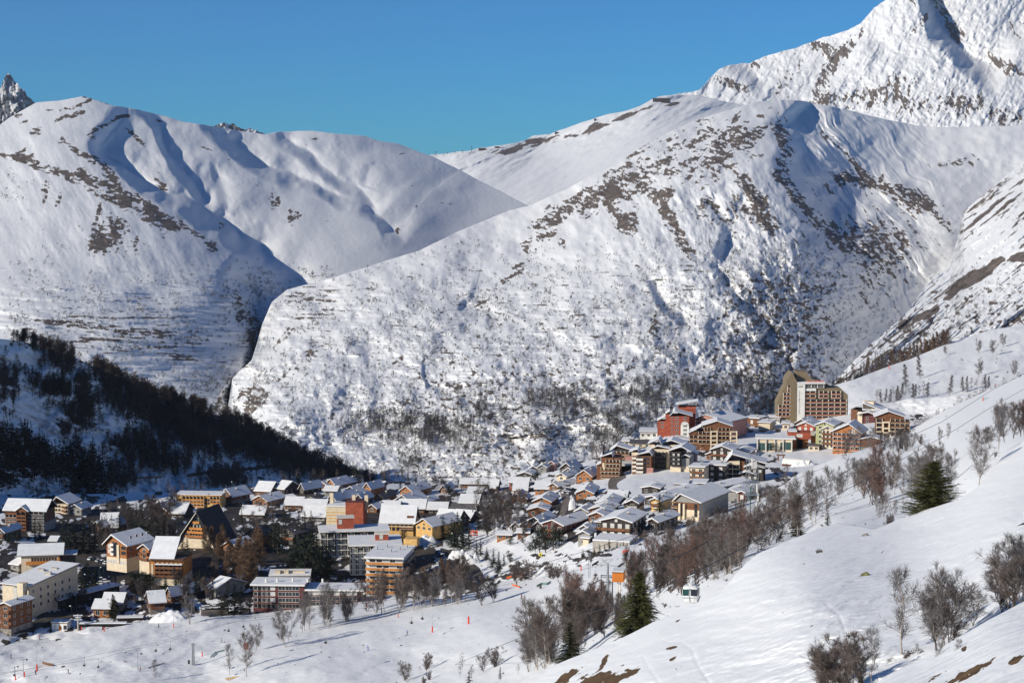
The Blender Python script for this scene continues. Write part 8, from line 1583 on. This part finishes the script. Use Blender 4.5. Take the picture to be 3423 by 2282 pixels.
fence_('c3', [(388, 1075), (430, 1066), (470, 1064), (520, 1058)], 20, m_orn, 'long orange safety net across the top of the lower piste'); fence_('c3', [(424, 1116), (455, 1122), (478, 1134)], 12, m_orn, 'short orange net beside the drag lift wheel'); fence_('c3', [(590, 1128), (622, 1112), (660, 1112), (684, 1100)], 18, m_netg, 'green netting around the lift start on the upper piste'); fence_('c3', [(1165, 900), (1205, 890)], 18, m_redp, 'short red barrier in front of the upper trees')
fence_('cG', [(190, 1172), (280, 1150), (360, 1132)], 52, m_crim, 'crimson net fence at the left edge between building and piste', 'village_ground'); fence_('cG', [(690, 1205), (760, 1185), (820, 1195)], 22, m_redp, 'low red net beside the snow mound left of the white hut', 'piste'); fence_('cK', [(1840, 440), (1880, 400), (1960, 380)], 16, m_netg, 'faint green rope fence behind the small birch'); fence_('cK', [(1150, 520), (1300, 530), (1440, 490)], 14, m_steel, 'thin grey rope fence around the drag lift pole'); fence_('cG', [(0, 1275), (140, 1255), (280, 1240)], 6, m_redp, 'thin red rope line at the far left of the piste')
fence_('cK', [(372, 492), (400, 502), (430, 508), (460, 512)], 26, m_woodd, 'dark brown banner stretched between red posts on the left piste', name='banner', cat='banner')
fence_('c3', [(860, 945), (960, 915), (1080, 890), (1160, 872)], 14, m_netg, 'dark green fence below the conifer hedge at the upper piste')
o = thing('wooden_plank', pt(CROP['cK'][0] + 2030 / 2.6133, 2030 + 622 / 2.6133, float(ground('piste', 777, 2268))), R(10), 'yellow wooden plank lying in the snow at the foot of the two birches', 'plank'); b = MB(); b.prism([(-2.4, 0), (2.4, .55), (2.4, .9), (-2.4, .35)], -.4, .4, m_yel); b.build('board', o); b = MB(); b.box(-1.6, -1.3, -.3, .3, -.6, .4, m_wood); b.build('support', o)
o = thing('red_board', pt(823, 2158, 660), R(0), 'square red brown board hanging behind the twigs of the forked tree', 'board'); b = MB(); kk = 660 / F; b.box(-8 * kk, 8 * kk, 0, .15, -12 * kk, 12 * kk, mat('board_russet', (.30, .07, .045), rough=.7)); b.build('panel', o); b = MB(); b.tube((0, .3, -45 * kk), (0, .3, 12 * kk), .08, .08, m_steel, 6); b.build('post', o)
p_, k = at('c3', 168, 800, 'village_ground'); o = thing('billboard', p_, R(-6), 'red and white striped billboard in front of the bare wood', 'billboard'); b = MB(); b.box(-27 * k, 27 * k, 0, .3, 20 * k, 60 * k, m_redp); b.build('panel', o); b = MB()
b.box(-24 * k, 24 * k, -.06, -.01, 26 * k, 34 * k, m_white); b.box(-20 * k, 12 * k, -.06, -.01, 37 * k, 41 * k, m_white); b.box(-24 * k, -4 * k, -.06, -.01, 52 * k, 58 * k, m_white); b.box(4 * k, 22 * k, -.06, -.01, 53 * k, 58 * k, m_white); b.build('white_stripes', o); b = MB()
for xx in (-20, 20): b.tube((xx * k, .5, -2), (xx * k, .5, 30 * k), .15, .15, m_steel, 6)
b.build('posts', o)
p_, k = at('c3', 615, 925, 'village_ground'); o = thing('yellow_sign', p_, 0, 'small yellow sign with a dark mark under the large dark pines', 'sign'); b = MB(); b.box(-10 * k, 10 * k, 0, .3, 6 * k, 30 * k, mat('sign_yellow', (.8, .66, .05), rough=.6)); b.build('panel', o); b = MB(); b.box(-5 * k, 5 * k, -.06, -.01, 13 * k, 21 * k, m_dark); b.build('mark', o); b = MB(); b.tube((0, .4, -1), (0, .4, 8 * k), .1, .1, m_steel, 5); b.build('post', o)
for i, (x, y, w, h, l) in enumerate(((3165 - 930 + 30, 0, 0, 0, ''),)): pass
# rocks on the near slope
def rock(px, py, w, h, label, mt, Y=None, name='boulder'):
    Y = Y or float(ground('near_slope', px, py)); k = Y / F; me = bmesh.new(); bmesh.ops.create_icosphere(me, subdivisions=3, radius=1)
    for v in me.verts: n_ = fbm(np.array([v.co.x * 2 + px]), np.array([v.co.y * 2 + v.co.z * 1.7]), 3, 3)[0]; v.co *= .75 + .5 * n_; v.co.x *= w * k / 2; v.co.y *= w * k / 2 * .8; v.co.z *= h * k * .7
    d = bpy.data.meshes.new(name); me.to_mesh(d); me.free(); d.materials.append(mt); d.polygons.foreach_set('use_smooth', [True] * len(d.polygons)); o = link(name, d); o.location = pt(px, py, Y); o.rotation_euler = (0, R(-25), 0); tag(o, label, 'boulder')
m_moss = mat('mossy_rock', (.17, .17, .07), rough=.9, var=.4, scale=3)
rock(2890, 1923, 38, 15, 'mossy boulder sticking out of the middle of the near snow slope', m_moss); rock(2892, 1790, 25, 11, 'small brown boulder near the upper edge of the near snow slope', m_stone); rock(2687, 1885, 9, 4, 'tiny dark stone on the upper left of the near slope', m_stone)
# skyline lift station and pylons far away
for i, (px, py, w, h) in enumerate(((2212, 330, 56, 8), (1612, 494, 24, 5), (1860, 438, 10, 3), (1662, 486, 16, 4), (1990, 396, 6, 5))):
    Yd = float(ground('plateau', px, py + 6)); k = Yd / F; o = thing('summit_station', pt(px, py + 6, Yd - 40), 0, ('largest dark lift station building on the far skyline left of the big peak', 'flat lift building on the far skyline above the plateau', 'tiny box on the skyline hump', 'snowed in hut on the far skyline right of the flat lift building', 'tiny mast hut on the rising skyline')[i], 'lift station')
    b = MB(); b.box(-w * k / 2, w * k / 2, 0, 20, -8, h * k * .6, m_dark); b.build('wall', o); b = MB(); b.box(-w * k / 2 - 2, w * k / 2 + 2, -2, 22, h * k * .6, h * k, m_roofsnow if i == 3 else m_roofd); b.build('roof', o)
for i, (px, py, h) in enumerate(((1457, 517, 14), (1577, 503, 18), (1546, 506, 7), (1496, 511, 6), (1520, 508, 6))):
    Yd = float(ground('plateau', px, py + 4)); k = Yd / F; o = thing('summit_pylon', pt(px, py + 4, Yd - 30), 0, 'tiny lift pylon standing on the far skyline where the hills meet', 'lift pylon', 'pylons on the far skyline'); b = MB(); b.tube((0, 0, -6), (0, 0, h * k), 1.0, .8, m_dark, 5); b.build('shaft', o); b = MB(); b.box(-4, 4, -.6, .6, h * k - 1, h * k, m_dark); b.build('cross_arm', o)
# bushes of the near bank, bottom right
tree('clump', 3162, 2166, 285, 'near_slope', label='tall reddish multi stemmed birch clump on the bottom right bank', wide=.95)
tree('brown_tree', 3172, 2160, 262, 'near_slope', label='dense dark stems inside the tall birch clump at the bottom right', wide=1.1)
tree('birch_grey', 3016, 2186, 275, 'near_slope', label='airy grey birch left of the tall clump on the bottom right bank', wide=1.3)
tree('dark_tree', 3130, 2172, 190, 'near_slope', label='dark twiggy bush at the left foot of the tall birch clump', wide=1.2)
tree('clump', 3252, 2092, 120, 'near_slope', label='low forked bush between the two large clumps at the right edge', wide=1.5)
tree('clump', 3375, 2035, 290, 'near_slope', label='wide spreading bare bush arching left at the right photo edge', wide=1.25)
tree('clump', 3418, 2018, 240, 'near_slope', label='bare bush cut by the right photo edge', wide=1.1)
tree('dark_tree', 3352, 2050, 130, 'near_slope', label='dense dark base growth of the spreading bush at the right edge', wide=1.8)
tree('shrub', 2812, 2318, 200, 'near_slope', label='big rounded brown bush at the bottom edge of the photo', wide=1.25)
tree('shrub', 2745, 2312, 150, 'near_slope', label='left half of the rounded brown thicket at the bottom edge', wide=1.1)
tree('dark_tree', 2880, 2310, 150, 'near_slope', label='dark right flank of the rounded thicket at the bottom edge', wide=1.2)
tree('birch_grey', 2912, 2290, 190, 'near_slope', label='thin pale sapling behind the rounded thicket', wide=.9)
tree('birch_grey', 3140, 2245, 95, Y=64, label='thin bare sapling in front of the tall birch clump')
tree('birch_grey', 3205, 2222, 85, Y=62, label='small thin sapling right of the one before the birch clump')
tree('clump', 3145, 2172, 235, 'near_slope', label='second clump of stems filling the tall birch clump, bottom right', wide=1.3)
tree('brown_tree', 3395, 2030, 215, 'near_slope', label='dense brown bush behind the spreading bush at the right edge', wide=1.5)
tree('brown_tree', 2790, 2330, 205, 'near_slope', label='twiggy brown stems in the middle of the bottom edge thicket', wide=1.5)
tree('brown_tree', 2850, 2322, 190, 'near_slope', label='twiggy brown stems on the right of the bottom edge thicket', wide=1.4)
grove(7, (2960, 2205, 3090, 2228, -.35), [SH, DT], (28, 55), 'near_slope', 'low dark scrub along the snowy gully at the bottom right', 'scrub in the bottom right gully', 261, wide=(1.3, 2.0))
grove(5, (2725, 1842, 2745, 1850), [SH], (12, 24), 'near_slope', 'tuft of dry twigs poking through the upper near slope', 'dry tufts on the near slope', 262)
grove(16, (1330, 2240, 1760, 2300, -.08), [SH, RT, BT], (28, 75), 'piste', 'low reddish bush along the bottom edge left of the near slope', 'reddish bushes at the bottom edge', 263)
grove(5, (2905, 1760, 3010, 1772, -.2), [SH, BG], (20, 42), 'near_slope', 'frosted twig tuft on the near crest below the broad spruce', 'twig tufts on the near crest', 264, Yf=lambda a, b: 214)
# ---- hill beyond the left edge of the photo; the valley end lies in its shade
n = 70; u, v = np.meshgrid(np.linspace(-1, 1, n), np.linspace(-1, 1, n)); rr = np.clip(1 - (u * u + v * v), 0, 1)
hx, hy = -505 + u * 200, 1105 + v * 230; hz = CAMZ - 195 + 185 * rr ** .8 + (fbm(u * 3 + 5, v * 3, 6, 4) - .5) * 26 * rr
i_ = np.arange((n - 1) ** 2); a_ = (i_ // (n - 1)) * n + i_ % (n - 1)
o = np_mesh('hill', np.stack([hx, hy, hz], -1).reshape(-1, 3), np.stack([a_, a_ + 1, a_ + n + 1, a_ + n], -1), m_snow, smooth=True); o['kind'] = 'structure'
for nm in ('rock', 'grass'): o.data.attributes.new(nm, 'FLOAT', 'POINT')
# ---- the smaller bare trees, beyond the 300 largest
V = []; rs = np.random.RandomState(77)
for (x, y, z, s, w) in REST:
    T = LT[rs.randint(4)]; t = rs.rand() * 6.28; c, q = math.cos(t), math.sin(t); V.append(np.stack([(T[:, 0] * c - T[:, 1] * q) * s * w + x, (T[:, 0] * q + T[:, 1] * c) * s * w + y, T[:, 2] * s + z - .3], -1))
V = np.concatenate(V)
o = np_mesh('small_bare_trees', V, (np.arange(len(V) // 4) * 4)[:, None] + np.arange(4)[None], mat('twigs_small', (.13, .10, .09), rough=.9, var=.35, scale=.05)); tag(o, 'small bare trees and bushes filling the gaps between village houses and slopes', 'trees', kind='stuff')
# ---- thin blue mountain air
hb = MB(); hb.box(-4200, 4200, -60, 12600, CAMZ - 1100, CAMZ + 1700, m_white); o = hb.build('haze')
hm = bpy.data.materials.new('air'); hm.use_nodes = True; t_ = hm.node_tree; t_.nodes.clear(); ou = t_.nodes.new('ShaderNodeOutputMaterial'); pv = t_.nodes.new('ShaderNodeVolumePrincipled')
pv.inputs['Color'].default_value = (.80, .88, 1, 1); pv.inputs['Density'].default_value = 1.6e-5; pv.inputs['Anisotropy'].default_value = .2; t_.links.new(pv.outputs[0], ou.inputs['Volume'])
o.data.materials.clear(); o.data.materials.append(hm); o['kind'] = 'stuff'; o['label'] = 'thin pale blue mountain air over the whole valley'; o['category'] = 'haze'
SC.cycles.volume_bounces = 0
